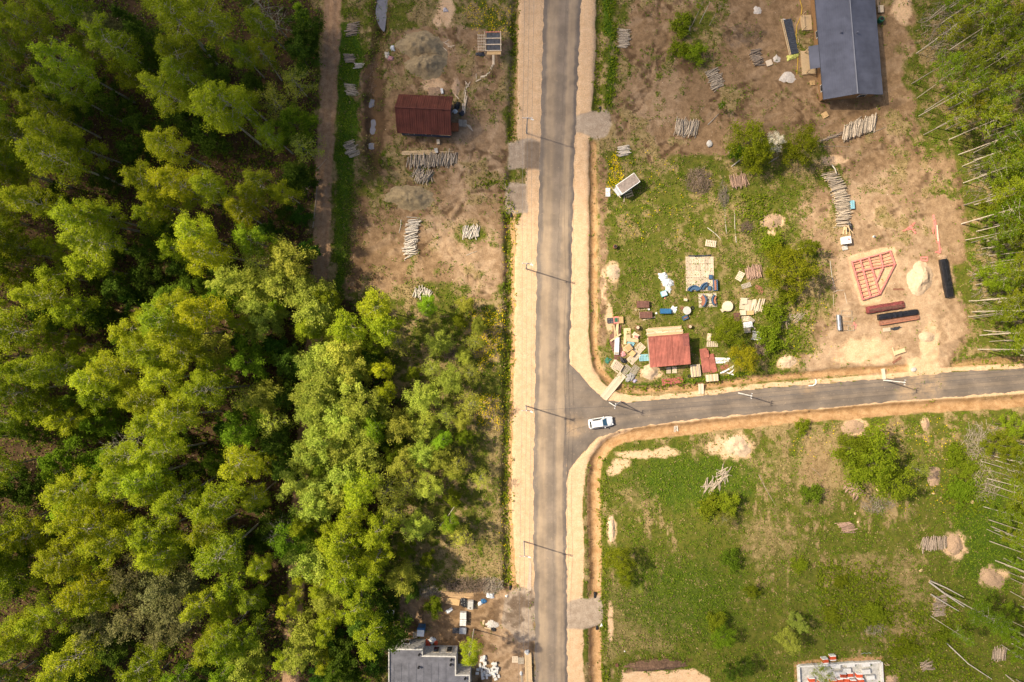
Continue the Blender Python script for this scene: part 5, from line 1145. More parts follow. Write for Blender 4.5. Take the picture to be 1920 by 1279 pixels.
for s in (-1, 1):
    P4 = [(-1.8, s*.84, 1.02), (.5, s*.84, 1.0), (.0, s*.645, 1.6), (-1.5, s*.63, 1.6)]
    panel('side_window', GLASS, P4 if s < 0 else [P4[1], P4[0], P4[3], P4[2]], .015)
    q = MB(); q.tube([(-1.5, s*.6, 1.68), (-.1, s*.62, 1.69)], .025, 5); q.build('roof_rail', DARKG, car)
    MB().box((.62, s*1.0, 1.0), (.14, .2, .14)).build('mirror', CARW, car)
    MB().box((2.13, s*.62, .68), (.22, .3, .12), R(s*-22)).build('headlight', LAMPC, car); MB().box((-2.27, s*.68, .85), (.1, .22, .22)).build('tail_light', LAMPR, car)
    for X in (-1.42, 1.42):
        q = MB(); q.tube([(X, s*.74, .34), (X, s*.95, .34)], .34, 16); w_ = q.build('wheel', BLACK, car); q = MB(); q.tube([(X, s*.952, .34), (X, s*.96, .34)], .21, 12); q.build('rim', GREYM, w_)

# ------------------------------------------------------------------ poles and wires
POLEM = mat('grey_concrete_pole', (.44, .42, .39), .85, .12, 2); 
def pole(px, py, h, label, arm=0.0, lamp=True, white=False, strut=None):
    x, y, z = G(px, py); o = thing('utility_pole', label, 'pole', (x, y, z), 0, 'utility poles'); m = POLEM if not white else mat('pale_concrete_pole', (.62, .61, .58), .85, .08, 2)
    q = MB(); q.tube([(0, 0, -.4), (0, 0, h*.5), (0, 0, h)], [.14, .11, .085], 8); q.build('shaft', m, o, smooth=True)
    MB().box((0, 0, h-.25), (1.7 if not white else 1.0, .09, .09), R(arm)).build('crossarm', GREYM, o)
    aw = .42 if white else .8
    for k in (-1, 0, 1):
        q = MB(); q.tube([(k*aw*math.cos(R(arm)), k*aw*math.sin(R(arm)), h-.2), (k*aw*math.cos(R(arm)), k*aw*math.sin(R(arm)), h+.12)], [.05, .07], 6); q.build('insulator', WHITE, o)
    if lamp:
        q = MB(); q.tube([(0, 0, h-.6), (.35, -.1, h-.35), (.7, -.2, h-.3)], .035, 5); l_ = q.build('lamp_arm', GREYM, o); MB().box((.85, -.24, h-.32), (.5, .2, .1), R(-16)).build('lamp_head', WHITE, l_)
    if strut:
        sx, sy = W(*strut); q = MB(); q.tube([(sx-x, sy-y, gz(*strut)-z-.3), (0, 0, h-.7)], [.13, .09], 8); q.build('strut', m, o, smooth=True)
    return Vector((x, y, z + h))
mp_ = [pole(992, -55, 9, 'grey pole just beyond the top edge beside the main road'), pole(987, 250, 9, 'grey utility pole beside the main road near the upper gravel drives'), pole(986, 504, 9, 'grey utility pole beside the main road level with the pink frame'),
       pole(985.5, 761, 9, 'grey utility pole beside the main road level with the white car'), pole(982, 1015, 9, 'grey utility pole beside the main road, lowest in view'), pole(979, 1296, 9, 'grey pole just beyond the bottom edge beside the main road')]
sp_ = [pole(1143, 755, 7, 'pale strutted pole at the corner of the side road', 80, False, True, (1165, 753)), pole(1385, 737, 7, 'pale leaning-looking pole on the upper kerb of the side road', 80, False, True), pole(1657, 713, 7, 'pale pole on the side road beside the sandy drive', 80, False, True), pole(1935, 690, 7, 'pale pole beyond the right edge on the side road', 80, False, True)]
WIRE = mat('wire', (.10, .10, .11), .6, .1, 1)
def wire(a_, b_, label, sag=.45, r_=.026):
    d = b_ - a_; q = MB(); q.tube([a_ + d*t_ - Vector((0, 0, sag*4*t_*(1-t_))) - a_ for t_ in [k/10 for k in range(11)]], r_, 3, 0, False)
    tag(q.build('power_cable', WIRE, None, a_), label, 'cable', 'overhead cables')
for i in range(5):
    for k, w_ in ((-1, 'left'), (0, 'middle'), (1, 'right')):
        off = Vector((k*.8, 0, .1)); wire(mp_[i]+off, mp_[i+1]+off, '%s overhead cable along the main road, %s span from the top' % (w_, ['first', 'second', 'third', 'fourth', 'fifth'][i]))
for i in range(3):
    for k, w_ in ((-1, 'upper'), (1, 'lower')):
        off = Vector((k*.42*math.cos(R(80)), k*.42*math.sin(R(80)), .1)); wire(sp_[i]+off, sp_[i+1]+off, '%s overhead cable along the side road, %s span from the junction' % (w_, ['first', 'second', 'third'][i]))
wire(mp_[3], sp_[0], 'overhead cable crossing from the main road to the strutted pole', .3)

# ------------------------------------------------------------------ generic yard goods
def pallet_mesh(name, L, w, n, m, h=.14):
    q = MB()
    for k in range(n): q.box((-L/2 + L*(k+.5)/n, 0, h-.012), (L/n*.72, w, .024))
    for s in (-1, 0, 1): q.box((0, s*(w/2-.06), h/2-.012), (L, .1, h-.024))
    for s in (-1, 0, 1): q.box((s*(L/2-.06), 0, .0), (.1, w, .02))
    return q.mesh(name, m)
PM = dict(fresh=pallet_mesh('pallet', 1.2, .8, 8, PALE), grey=pallet_mesh('pallet', 1.2, .8, 7, OLDW), lattice=pallet_mesh('pallet', 1.6, 1.2, 6, PALE), big=pallet_mesh('pallet', 2.4, 1.5, 12, PALE), dark=pallet_mesh('pallet', 1.2, 1.0, 6, DARKG), blue=pallet_mesh('pallet', 1.3, 1.0, 7, LBLUE))
def pallet(px, py, kind, rz, label, z=0.0, sc=(1, 1), group='pallets'):
    o = link('pallet', PM[kind], None, G(px, py, .02 + z), R(rz)); o.scale = (sc[0], sc[1], 1); return tag(o, label, 'pallet', group)
def crate(px, py, w, l, h, rz, m, label, lid=None, name='crate', cat='crate', z=0, group=None, over=.06):
    o = thing(name, label, cat, G(px, py, z), R(rz), group)
    q = MB(); q.box((0, 0, h/2), (w, l, h)); q.build('body', m, o)
    q = MB(); q.box((0, 0, h+.03), (w+over, l+over, .06)); q.build('lid', lid or m, o)
    for s in (-1, 1): MB().box((s*w*.35, 0, h+.075), (.07, l+over, .03)).build('batten', lid or m, o)
    return o
def heap(px, py, w, l, h, rz, m, label, name='plastic_heap', cat='plastic sheet', crumple=1.0, seed=None, group=None):
    sd = seed or int(px*3 + py); n = 22; fs = []; ox, oy, oz = G(px, py)
    uu, vv = np.meshgrid(np.linspace(-1, 1, n+1), np.linspace(-1, 1, n+1)); rad = np.maximum(abs(uu), abs(vv)); aa = np.arctan2(vv, uu)
    sq = np.where(rad > 0, rad/np.maximum(np.hypot(uu, vv), 1e-6), 1)**.6     # round the corners off
    k = sq*(1 + .9*(fbm(2+1.6*np.cos(aa), 2+1.6*np.sin(aa), sd)-.5)*rad*1.6)
    zz = np.where(rad < .999, h*np.maximum(0, 1-rad**3)*(.35 + .9*fbm(uu*3.1+7, vv*3.1+7, sd+1)*crumple) + .02, -.02)
    vs = list(zip((uu*w/2*k).ravel().tolist(), (vv*l/2*k).ravel().tolist(), zz.ravel().tolist()))
    for j in range(n):
        for i in range(n): a_ = j*(n+1)+i; fs.append((a_, a_+1, a_+n+2, a_+n+1))
    return tag(MB().add(vs, fs).build(name, m, None, (ox, oy, oz+.01), R(rz)), label, cat, group)
def drum(px, py, r_, h, m, label, inner=None, name='barrel', cat='barrel'):
    o = thing(name, label, cat, G(px, py), 0)
    q = MB(); q.tube([(0, 0, 0), (0, 0, h*.1), (0, 0, h*.5), (0, 0, h*.9), (0, 0, h)], [r_*.92, r_*.97, r_*1.04, r_*.97, r_*.92], 14); q.build('shell', m, o, smooth=False)
    q = MB(); q.tube([(0, 0, h+.002), (0, 0, h+.02)], r_*.74, 14); q.build('inside' if inner else 'lid', inner or m, o); return o
def Z(x, y): return 1110 + x*.2189, 460 + y*.2189    # sub-view used when measuring the builders' yard
def sheetstack(px, py, w, l, rz, m, label, n=4, ribs=8, z=.05, name='roof_sheet_stack', cat='metal sheets'):
    o = thing(name, label, cat, G(px, py), R(rz), 'roof sheets')
    for k in range(n):
        s = corrugated(w, l, ribs, .04, lambda X, Y: 0, 'sheet', m, o, -w/2, -l/2); s.location = (rnd.uniform(-.1, .1), rnd.uniform(-.12, .12), z + k*.06); s.rotation_euler = (0, 0, R(rnd.uniform(-2, 2)))
    return o

# pallet terrace with sofas
for r_ in range(5):
    for c_ in range(6):
        px = 1285 + 4.3 + c_*8.75 + r_*.25; py = 481.5 + 6.4 + r_*12.95
        pallet(px, py, 'fresh', 90 + rnd.uniform(-1, 1), 'pale pallet of the terrace by the sofas, %s row, %s from the left' % (['top', 'second', 'middle', 'fourth', 'bottom'][r_], ['first', 'second', 'third', 'fourth', 'fifth', 'last'][c_]), 0, (1.06, 1.06), 'pallets laid as a terrace')
def sofa(px, py, rz, label, R0, R1, a0, a1, seatm, z=.17):
    o = thing('curved_sofa', label, 'sofa', G(px, py, z), R(rz), 'curved rattan sofas'); n = 10
    def arc(r0, r1, h0, h1, m, nm):
        q = MB(); vs = []; fs = []
        for i in range(n+1):
            a_ = R(a0 + (a1-a0)*i/n); c, s = math.cos(a_), math.sin(a_); vs += [(c*r0, s*r0, h0), (c*r1, s*r1, h0), (c*r1, s*r1, h1), (c*r0, s*r0, h1)]
        for i in range(n):
            for k in range(4): fs.append((i*4+k, i*4+(k+1) % 4, i*4+4+(k+1) % 4, i*4+4+k))
        fs += [(3, 2, 1, 0), (n*4, n*4+1, n*4+2, n*4+3)]; q.add(vs, fs).build(nm, m, o)
    arc(R0, R1, .05, .32, DARKG, 'base'); arc(R0+.02, R1-.16, .32, .46, seatm, 'seat_cushion'); arc(R1-.15, R1, .32, .72, NAVY, 'backrest'); return o
p = Z(868, 395); sofa(p[0], p[1]+2, 0, 'curved blue sofa at the lower left of the pallet terrace', .5, 1.3, 25, 165, NAVY)
p = Z(985, 385); sofa(p[0], p[1], 0, 'curved blue sofa in the middle of the terrace lower edge', .75, 1.5, 95, 175, NAVY)
p = Z(905, 475); sofa(p[0], p[1], 0, 'curved sofa with terracotta seat on the left of the grey mat', .75, 1.45, -52, 52, TERRA, .1)
p = Z(1085, 470); sofa(p[0], p[1], 0, 'curved sofa with terracotta seat on the right of the grey mat', .75, 1.45, 135, 222, TERRA, .1)
def seat(px, py, w, l, rz, label, m=NAVY):
    o = thing('garden_stool', label, 'stool', G(px, py, .17), R(rz), 'square blue stools'); MB().box((0, 0, .17), (w, l, .3)).build('base', DARKG, o); MB().box((0, 0, .38), (w*.96, l*.96, .12), taper=.93).build('cushion', m, o)
seat(*Z(1011, 273), .65, .85, 0, 'square blue stool at the right side of the pallet terrace'); seat(*Z(1001, 368), .6, .8, 0, 'square blue stool at the lower right corner of the terrace')
p = Z(1051, 343); o = thing('long_bench', 'long blue-edged bench seat along the right side of the terrace', 'bench', G(p[0], p[1]), R(2)); MB().box((0, 0, .25), (.75, 2.0, .4)).build('base', NAVY, o); MB().box((0, 0, .5), (.32, 1.8, .1)).build('seat_cushion', TERRA, o); MB().box((.3, 0, .55), (.1, 2.0, .5)).build('backrest', NAVY, o)
p = Z(990, 470); o = thing('slatted_mat', 'pale slatted wooden mat under the two terracotta sofas', 'mat', G(p[0], p[1]), R(3))
for k in range(13): MB().box((0, -1.25 + k*.205, .05), (3.4, .17, .05)).build('slat', PALE if k % 3 else OLDW, o)
p = Z(905, 95); heap(p[0], p[1], 4.2, .5, .25, 0, DARKG, 'crumpled grey film along the top side of the pallet terrace', 'film_strip', 'plastic sheet')
# goods left and right of the shed
heap(*Z(612, 265), 1.6, 1.7, .5, 20, PLAST, 'crumpled white film heap in the grass, upper part'); heap(*Z(645, 318), 2.2, 1.8, .55, -30, PLAST, 'crumpled white film heap in the grass, middle part'); heap(*Z(655, 380), 1.0, 1.2, .3, 60, PLAST, 'crumpled white film heap in the grass, lower tail')
crate(*Z(612, 415), 1.1, 1.0, .5, 20, LBLUE, 'light blue crate of odds and ends below the white film', WHITE, over=-.3)
boards('short red plank under the light blue crate', 'red_plank', 'plank', [(*Z(625, 440), .9, .14, 80)], PINK)
crate(*Z(432, 507), 2.2, 1.2, .6, 0, RUST, 'dark brown lidded box in the grass, upper of two', BROWNT, 'lidded_box', 'box'); crate(*Z(456, 597), 2.3, 1.15, .6, 1, OLDW, 'dark brown lidded box in the grass, lower of two', BROWNT, 'lidded_box', 'box')
boards('thin pale boards between the two dark brown boxes', 'loose_boards', 'boards', [(*Z(420, 552), 2.4, .12, 3), (*Z(455, 548), 1.2, .12, 12), (*Z(487, 628), 2.4, .16, 14)], PALE)
o = crate(*Z(626, 565), 1.95, .85, .7, 0, BLUE, 'blue lidded container between the brown boxes and the white table', BLUE, 'blue_container', 'container')
heap(*Z(702, 547), 1.3, 1.2, .3, 30, WHITE, 'white sheet crumpled at the right end of the blue container')
drum(*Z(486, 549), .18, .3, WHITE, 'small white bucket beside the brown boxes', name='bucket', cat='bucket'); drum(*Z(550, 582), .2, .15, WHITE, 'white basin left of the blue container', name='basin', cat='basin')
def rtable(px, py, r_, h, m, label, spool=False):
    o = thing('cable_reel' if spool else 'round_table', label, 'cable reel' if spool else 'table', G(px, py), 0)
    q = MB(); q.tube([(0, 0, h-.06), (0, 0, h)], r_, 28); q.build('top', m, o)
    q = MB(); q.tube([(0, 0, 0), (0, 0, h-.05)], r_*.45 if spool else .08, 12); q.build('core' if spool else 'leg', m, o); q = MB(); q.tube([(0, 0, .0), (0, 0, .06)], r_ if spool else r_*.6, 24); q.build('base', m, o)
    if spool:
        q = MB(); q.tube([(0, 0, h+.002), (0, 0, h+.01)], .09, 10); q.build('hub_hole', BLACK, o)
        for k in range(7): MB().box((0, -r_*.8 + k*r_*.267, h+.004), (2*math.sqrt(max(.05, r_*r_-(r_*.8-k*r_*.267)**2))*.96, r_*.24, .02)).build('plank', PALE, o)
rtable(*Z(805, 560), .75, .75, mat('pale_tabletop', (.6, .56, .5), .7, .15, 5), 'round pale table beside the blue container'); rtable(*Z(1155, 523), .95, .7, PALE, 'large wooden cable reel used as a table', True)
crate(*Z(1118, 553), .7, .6, .4, 35, PALE, 'small pale stool at the lower left of the cable reel', PALE, 'stool', 'stool')
def tyre(px, py, r_, label):
    q = MB(); n = 18; vs, fs = [], []
    for i in range(n):
        a_ = 2*math.pi*i/n
        for k in range(8): b_ = 2*math.pi*k/8; rr_ = r_*(.72 + .28*math.cos(b_)); vs.append((math.cos(a_)*rr_, math.sin(a_)*rr_, .1 + .1*math.sin(b_)))
    for i in range(n):
        for k in range(8): fs.append((i*8+k, ((i+1) % n)*8+k, ((i+1) % n)*8+(k+1) % 8, i*8+(k+1) % 8))
    tag(q.add(vs, fs).build('tyre', BLACK, None, G(px, py, .02), 0, True), label, 'tyre', 'old tyres')
tyre(*Z(858, 537), .36, 'black tyre touching the right side of the round pale table'); tyre(*Z(832, 1121), .3, 'black tyre at the lower left of the slatted crate by the shed')
drum(*Z(770, 538), .3, .2, RUST, 'rusty flat basin left of the round pale table', name='basin', cat='basin'); drum(*Z(832, 697), .36, .85, RUST, 'rusty barrel by the upper right corner of the shed', mat('ash', (.5, .42, .3), .9, .2, 6)); drum(*Z(385, 705), .4, .85, RUST, 'rusty barrel left of the lumber stack', mat('ash', (.5, .42, .3), .9, .2, 6)); drum(*Z(195, 14), .38, .85, RUST, 'lone rusty barrel in grass by the right ditch', BLACK)
crate(*Z(798, 467), .6, .4, .35, -10, OLDW, 'small wooden box above the round pale table', PALE); crate(*Z(795, 620), 1.0, .75, .5, 25, NAVY, 'dark blue bag with a brown end below the round table', RUST, 'tool_bag', 'bag', over=-.5)
# lumber stack behind the shed
p = Z(623, 742); o = thing('lumber_stack', 'stack of fresh yellow boards along the back of the red roofed shed', 'lumber', G(p[0], p[1]), R(4))
for l in range(3):
    for k in range(9): MB().box((rnd.uniform(-.25, .2), -.95 + k*.225, .08 + l*.09), (6.3 + rnd.uniform(-.3, .4), .2, .07)).build('board', FRESH if (k+l) % 3 else PALE, o)
for k in range(5): MB().box((-2.6 + k*1.3, rnd.uniform(-.1, .3), .36), (1.4, .2, .05), R(rnd.uniform(-8, 8))).build('board', PALE, o)
# left heap of the yard
pallet(*Z(155, 645), 'dark', 4, 'dark grey pallet at the left of the three stacked-goods bases', .1); crate(*Z(205, 640), 1.0, 1.3, .45, 4, PINK, 'red and green striped goods between two pallets', GREEN, 'striped_goods', 'goods', over=-.55); crate(*Z(246, 640), .75, 1.2, .5, 4, PALE, 'tan crate right of the striped goods', OSB)
p = Z(203, 828); o = heap(p[0], p[1], 2.1, 6.3, .35, 2, BROWNT, 'long brown tarp spread under boards at the left of the yard', 'brown_tarp', 'tarp', .5)
boards('fresh boards lying on the upper part of the brown tarp', 'loose_boards', 'boards', [(*Z(205, 730), 2.4, .3, 82, .3), (*Z(190, 740), 2.6, .25, 95, .33), (*Z(218, 720), 2.2, .25, 88, .36), (*Z(200, 790), 2.4, .3, 35, .42)], FRESH)
p = Z(209, 862); o = thing('insulated_board', 'long white insulated board lying on the brown tarp', 'board', G(p[0], p[1], .3), R(-2)); MB().box((0, 0, .1), (.85, 3.2, .12)).build('panel_body', WHITE, o); MB().box((0, -1.35, .18), (.7, .35, .05)).build('vent_grille', OLDW, o)
boards('plywood offcuts in a rough cross left of the shed', 'plywood_offcuts', 'plywood', [(*Z(300, 732), 1.3, 1.0, 0, .05), (*Z(281, 800), 2.1, .5, 88, .1), (*Z(310, 782), .8, .8, 5, .15), (*Z(345, 812), 2.2, .65, -6, .2)], FRESH)
crate(*Z(372, 782), .9, .7, .5, -15, PALE, 'pale box with red top left of the shed corner', PINK, over=-.25); pallet(*Z(375, 770), 'lattice', -35, 'lattice frame behind the red topped box', .02, (.8, .6))
pallet(*Z(400, 890), 'big', 47, 'large slatted pallet left of the red roofed shed, upper'); pallet(*Z(355, 962), 'big', 47, 'large slatted pallet left of the red roofed shed, lower', .02); pallet(*Z(330, 842), 'blue', -30, 'light blue frame above the wooden crate heap', .02)
crate(*Z(305, 878), 1.3, 1.2, .8, 35, FRESH, 'open wooden crate on the slatted pallets', OSB, over=-.35); crate(*Z(340, 926), 1.0, .9, .6, 50, OSB, 'brown cardboard box below the open wooden crate', OSB, 'cardboard_box', 'box')
heap(*Z(270, 930), 1.0, .9, .35, 20, mat('pink_film', (.75, .35, .36), .6, .15, 3), 'crumpled pink film between crate and brown tarp'); heap(*Z(270, 985), 1.5, 1.0, .4, -20, BLACKF, 'crumpled black film below the pink film'); heap(*Z(135, 982), 1.3, 1.1, .2, 10, mat('green_net', (.06, .22, .16), .8, .3, 8), 'green netting left of the brown tarp end', 'netting', 'netting')
for l in range(4): pallet(*Z(222 - l*2, 1030 + l*2), 'lattice', -38 + l*3, 'pale pallet in the stack above the plank bridge, %s' % ['lowest', 'second', 'third', 'topmost'][l], l*.15, (1.2, 1.1))
boards('loose boards around the pallet stack above the plank bridge', 'loose_boards', 'boards', [(*Z(190, 1060), 1.8, .2, -40), (*Z(200, 1075), 1.8, .2, -38, .06), (*Z(180, 1010), 1.6, .25, 60)], PALE)
pallet(*Z(290, 1065), 'grey', 50, 'grey slatted pallet at the upper end of the plank bridge', .02, (1.5, 1.5)); pallet(*Z(365, 1065), 'grey', 60, 'weathered pallet right of the plank bridge top', .02, (1.4, 1.6)); heap(*Z(330, 1130), 1.7, 1.6, .5, 0, mat('grey_rag', (.36, .34, .32), .9, .35, 6), 'grey heap of rags and scrap beside the plank bridge', 'scrap_heap', 'scrap'); heap(*Z(365, 1160), .8, .7, .3, 0, mat('lilac_bag', (.4, .36, .5), .7, .25, 6), 'lilac bag beside the grey scrap heap', 'plastic_bag', 'bag')
pallet(*Z(447, 962), 'blue', 4, 'light blue pallet against the left wall of the shed', .02, (1.5, 1.25))
def bridge(px, py, L, w, rz, label, n, m=OLDW, z=.12):
    o = thing('plank_bridge', label, 'bridge', (*W(px, py), z), R(rz), 'plank bridges over the ditch')
    for k in range(n): MB().box((0, -w/2 + w*(k+.5)/n, rnd.uniform(0, .015)), (L*rnd.uniform(.97, 1.02), w/n*.93, .07)).build('plank', m, o)
    for s in (-1, 1): MB().box((s*L*.42, 0, -.08), (.12, w, .1)).build('bearer', m, o)
bridge(1149.5, 724, 5.9, 1.5, 51, 'long plank bridge crossing the ditch at the road junction', 5, PALE); bridge(1314.3, 729, 1.9, 1.0, 92, 'short plank bridge over the ditch below the shed', 5, PALE)
bridge(1656, 701, 2.0, .7, 98, 'narrow plank bridge beside the pole on the side road', 3, PALE)
# below and right of the shed
sheetstack(*Z(693, 1160), 4.0, 1.15, 6, mat('tiled_red_sheet', (.34, .10, .075), .55, .3, 3, (1, 3, 1)), 'single red tile-profile sheet in grass below the shed', 1, 12)
pallet(*Z(655, 1070), 'lattice', 92, 'pale slatted frame under the front edge of the shed, left', .02, (.75, .7)); pallet(*Z(705, 1068), 'lattice', 92, 'pale slatted frame under the front edge of the shed, right', .02, (.75, .7))
o = crate(*Z(880, 1072), 1.65, 2.2, .7, 6, PALE, 'slatted crate of boards at the lower right corner of the shed', PALE)
for k in range(5): MB().box((-.6 + k*.3, 0, .80), (.18, 2.3, .05)).build('board', FRESH if k % 2 else OLDW, o)
sheetstack(*Z(965, 985), 1.4, 4.4, 8, ROOFR, 'stack of red roof sheets right of the shed, left column', 5, 6); sheetstack(*Z(1025, 1010), 1.4, 3.4, 12, ROOFR, 'stack of red roof sheets right of the shed, right column', 4, 6); sheetstack(*Z(975, 925), .9, 1.3, 8, ROOFR, 'short red sheets on the upper end of the sheet stack', 2, 4, .4)
o = crate(*Z(1022, 1133), 2.2, 1.25, .6, 5, PALE, 'wide pale slatted crate below the red sheet stack', PALE)
for k in range(7): MB().box((-.95 + k*.32, 0, .70), (.2, 1.3, .05)).build('board', FRESH if k % 2 else PALE, o)
boards('white cladding strips laid side by side right of the red sheets', 'white_cladding', 'cladding', [(*Z(1110, 968), 3.0, .25, -2), (*Z(1115, 982), 3.0, .25, 2), (*Z(1108, 996), 2.8, .25, 4), (*Z(1090, 1005), 2.2, .25, 0, .06), (*Z(1120, 975), 2.6, .25, 3, .06)], WHITE)
sheetstack(*Z(1135, 1042), 1.6, .9, 12, ROOFR, 'small brown-red sheet under white strips by the yellow-green tree', 1, 5); boards('white strips lying on a small red sheet by the road', 'white_strips', 'strips', [(*Z(1150, 1070), 2.6, .25, 25, .12), (*Z(1165, 1060), 2.4, .25, 32, .16), (*Z(1180, 1098), 1.5, .25, -18), (*Z(1195, 1080), 1.2, .2, 40, .1)], WHITE)
pallet(*Z(1030, 846), 'lattice', 0, 'pale lattice frame left of the tree between shed and board heap', .02, (1.3, .85)); pallet(*Z(1002, 786), 'lattice', 80, 'broken pale lattice frame above the lower lattice frame', .02, (.85, .55))
# right heap of boards
o = boards('heap of pale boards and sheets right of the cable reel', 'board_heap', 'boards', [(*Z(1300, 500), 2.2, 1.6, 85, .1), (*Z(1325, 520), 2.2, .9, 88, .3), (*Z(1295, 480), 1.2, 1.1, 5, .5)] + [(*Z(1345 + k*11, 515 + rnd.uniform(-6, 6)), rnd.uniform(2.0, 2.6), .22, 80 + rnd.uniform(-9, 9), rnd.uniform(0, .4)) for k in range(12)], PALE)
crate(*Z(1236, 618), 1.0, 1.6, .6, 4, RUST, 'brown striped crate at the left of the board heap', BROWNT); crate(*Z(1285, 578), 1.0, .9, .6, 0, PALE, 'cream box below the pale board heap, left', PALE, 'box', 'box'); crate(*Z(1340, 580), 1.6, .7, .4, 4, PALE, 'cream flat box below the pale board heap, right', OSB, 'box', 'box')
pallet(*Z(1310, 630), 'lattice', 5, 'pale pallet in the middle of the right-hand heap', .1, (1.0, .8)); pallet(*Z(1360, 640), 'grey', -40, 'tilted grey pallet right of the middle pallet', .15); crate(*Z(1328, 680), 1.5, 1.0, .6, 8, WHITE, 'white box at the lower end of the right-hand heap', WHITE, 'box', 'box'); crate(*Z(1325, 730), 1.1, .8, .4, 5, OLDW, 'grey crate under the tree below the white box', OLDW)
boards('bent pale strips at the right of the cream boxes', 'loose_boards', 'boards', [(*Z(1385, 575), 1.2, .4, -30), (*Z(1395, 565), .9, .3, 40, .1), (*Z(1375, 690), 1.6, .25, -55)], PALE)
p = Z(1402, 775); o = thing('armchair', 'dirty white armchair tipped in the weeds below the board heap', 'armchair', G(p[0], p[1]), R(170)); SO = mat('soiled_white', (.55, .54, .5), .8, .25, 5)
MB().box((0, 0, .25), (1.2, 1.0, .4), taper=.95).build('seat', SO, o); MB().box((-.6, 0, .5), (.3, 1.3, .95), taper=.9).build('backrest', SO, o)
for s in (-1, 1): MB().box((.05, s*.68, .4), (1.4, .28, .7), taper=.9).build('armrest', SO, o)
pallet(*Z(1265, 265), 'lattice', 62, 'pale lattice pallet at the left end of the firewood row', .1, (1.1, 1.0)); pallet(*Z(1318, 345), 'grey', 18, 'weathered grey pallet below the firewood row', .02, (1.5, 1.1))
p = Z(1427, 380); q = MB(); a_ = [(-.85, .6), (-.3, 1.0), (.8, .2), (.85, -.5), (.3, -1.0), (-.2, -.3)]; tag(q.prism(a_, 0, .06).build('rusty_sheet', RUST, None, G(p[0], p[1], .02)), 'angular rust-brown sheet in grass below the firewood row', 'sheet')
pallet(1332, 457, 'lattice', -8, 'small pale broken pallet alone in the upper meadow', .02, (1.25, 1.0))

# ------------------------------------------------------------------ site cabin on the upper meadow
cc = [W(1155, 347.7, 2.5), W(1189, 323.6, 2.5), W(1199.7, 340.8, 2.5), W(1165, 366, 2.5)]; cx, cy = sum(p[0] for p in cc)/4, sum(p[1] for p in cc)/4
o = thing('site_cabin', 'pale site cabin with a brown flat roof and white edge in the upper meadow', 'cabin', (cx, cy, gzw(cx, cy)), R(35)); CW_ = mat('cabin_wall', (.55, .57, .6), .7, .08, 2)
MB().box((0, 0, 1.35), (3.9, 1.85, 2.2)).build('wall', CW_, o); MB().box((0, 0, 2.5), (4.15, 2.05, .12)).build('roof', WHITE, o); MB().box((.05, 0, 2.57), (3.9, 1.8, .04)).build('roof_felt', mat('brown_felt', (.26, .21, .18), .9, .2, 3), o)
MB().box((-.6, -.94, 1.2), (.8, .05, 1.9)).build('door', WHITE, o); w_ = MB().box((.9, -.94, 1.5), (.9, .05, .7)).build('window', WHITE, o); MB().box((.9, -.96, 1.5), (.75, .05, .55)).build('pane', GLASS, w_)
MB().box((-2.25, 0, 1.2), (.5, 1.5, .12), 0, R(25)).build('end_flap', CW_, o)
for X in (-1.3, 1.3):
    for Y in (-.8, .8): q = MB(); q.tube([(X, Y-.12, .25), (X, Y+.12, .25)], .28, 12); q.build('wheel', BLACK, o)
o = thing('cabin_steps', 'small open wooden steps in front of the site cabin', 'steps', G(1179, 364), R(20))
for k in range(3): MB().box((0, -.45 + k*.45, .12 + k*.12), (1.4, .25, .06)).build('tread', FRESH, o)
for s in (-1, 1): MB().box((s*.65, 0, .15), (.08, 1.3, .3)).build('stringer', FRESH, o)
boards('pole and boards at the left end of the site cabin', 'loose_boards', 'boards', [(1154, 360, 2.4, .12, -48), (1156, 363, 2.2, .12, -48), (1170, 372, 1.4, .14, 88)], PALE)
crate(1139.5, 361, .8, 1.55, .12, 0, WHITE, 'flat white door panel lying in dandelions left of the site cabin', WHITE, 'door_panel', 'panel')
def rock(px, py, r_, label, m=STONE):
    q = MB(); vs = []; n = 10
    for i in range(5):
        for k in range(n): a_ = 2*math.pi*k/n; f = math.sin(math.pi*(i+.7)/5.4); w = r_*rnd.uniform(.82, 1.15)*f; vs.append((math.cos(a_)*w, math.sin(a_)*w*.8, r_*.75*(1-math.cos(math.pi*(i/4)))*.5))
    fs = [(i*n+k, i*n+(k+1) % n, (i+1)*n+(k+1) % n, (i+1)*n+k) for i in range(4) for k in range(n)] + [list(range(4*n, 5*n))]
    tag(q.add(vs, fs).build('boulder', m, None, G(px, py, -.1), rnd.uniform(0, 6)), label, 'boulder')
rock(1330, 270, .72, 'large pale boulder below the broad log pile')
boards('two short weathered boards on soil beside the upper birches', 'loose_boards', 'boards', [(1293, 54, 1.1, .2, 78), (1290, 64, 1.0, .18, 5)], OLDW)
for k, (px, py) in enumerate(((1126, 204), (1126, 265), (957, 1104), (1116, 1117), (1120, 1177), (1775, 686), (959, 402))):
    q = MB(); x, y, z = W(px, py)[0], W(px, py)[1], -.35; q.tube([(0, -.5, 0), (0, .5, .02)], .25, 10); tag(q.build('culvert_pipe', BLACK, None, (x, y, z), 0 if k != 5 else R(90)), 'black culvert pipe end at ' + ['the upper side of the right gravel drive', 'the lower side of the right gravel drive', 'the bottom left yard entrance', 'the upper side of the lower right gravel drive', 'the lower side of the lower right gravel drive', 'the sandy drive onto the side road', 'the lower of the two left gravel drives'][k], 'culvert pipe', 'culvert pipes')

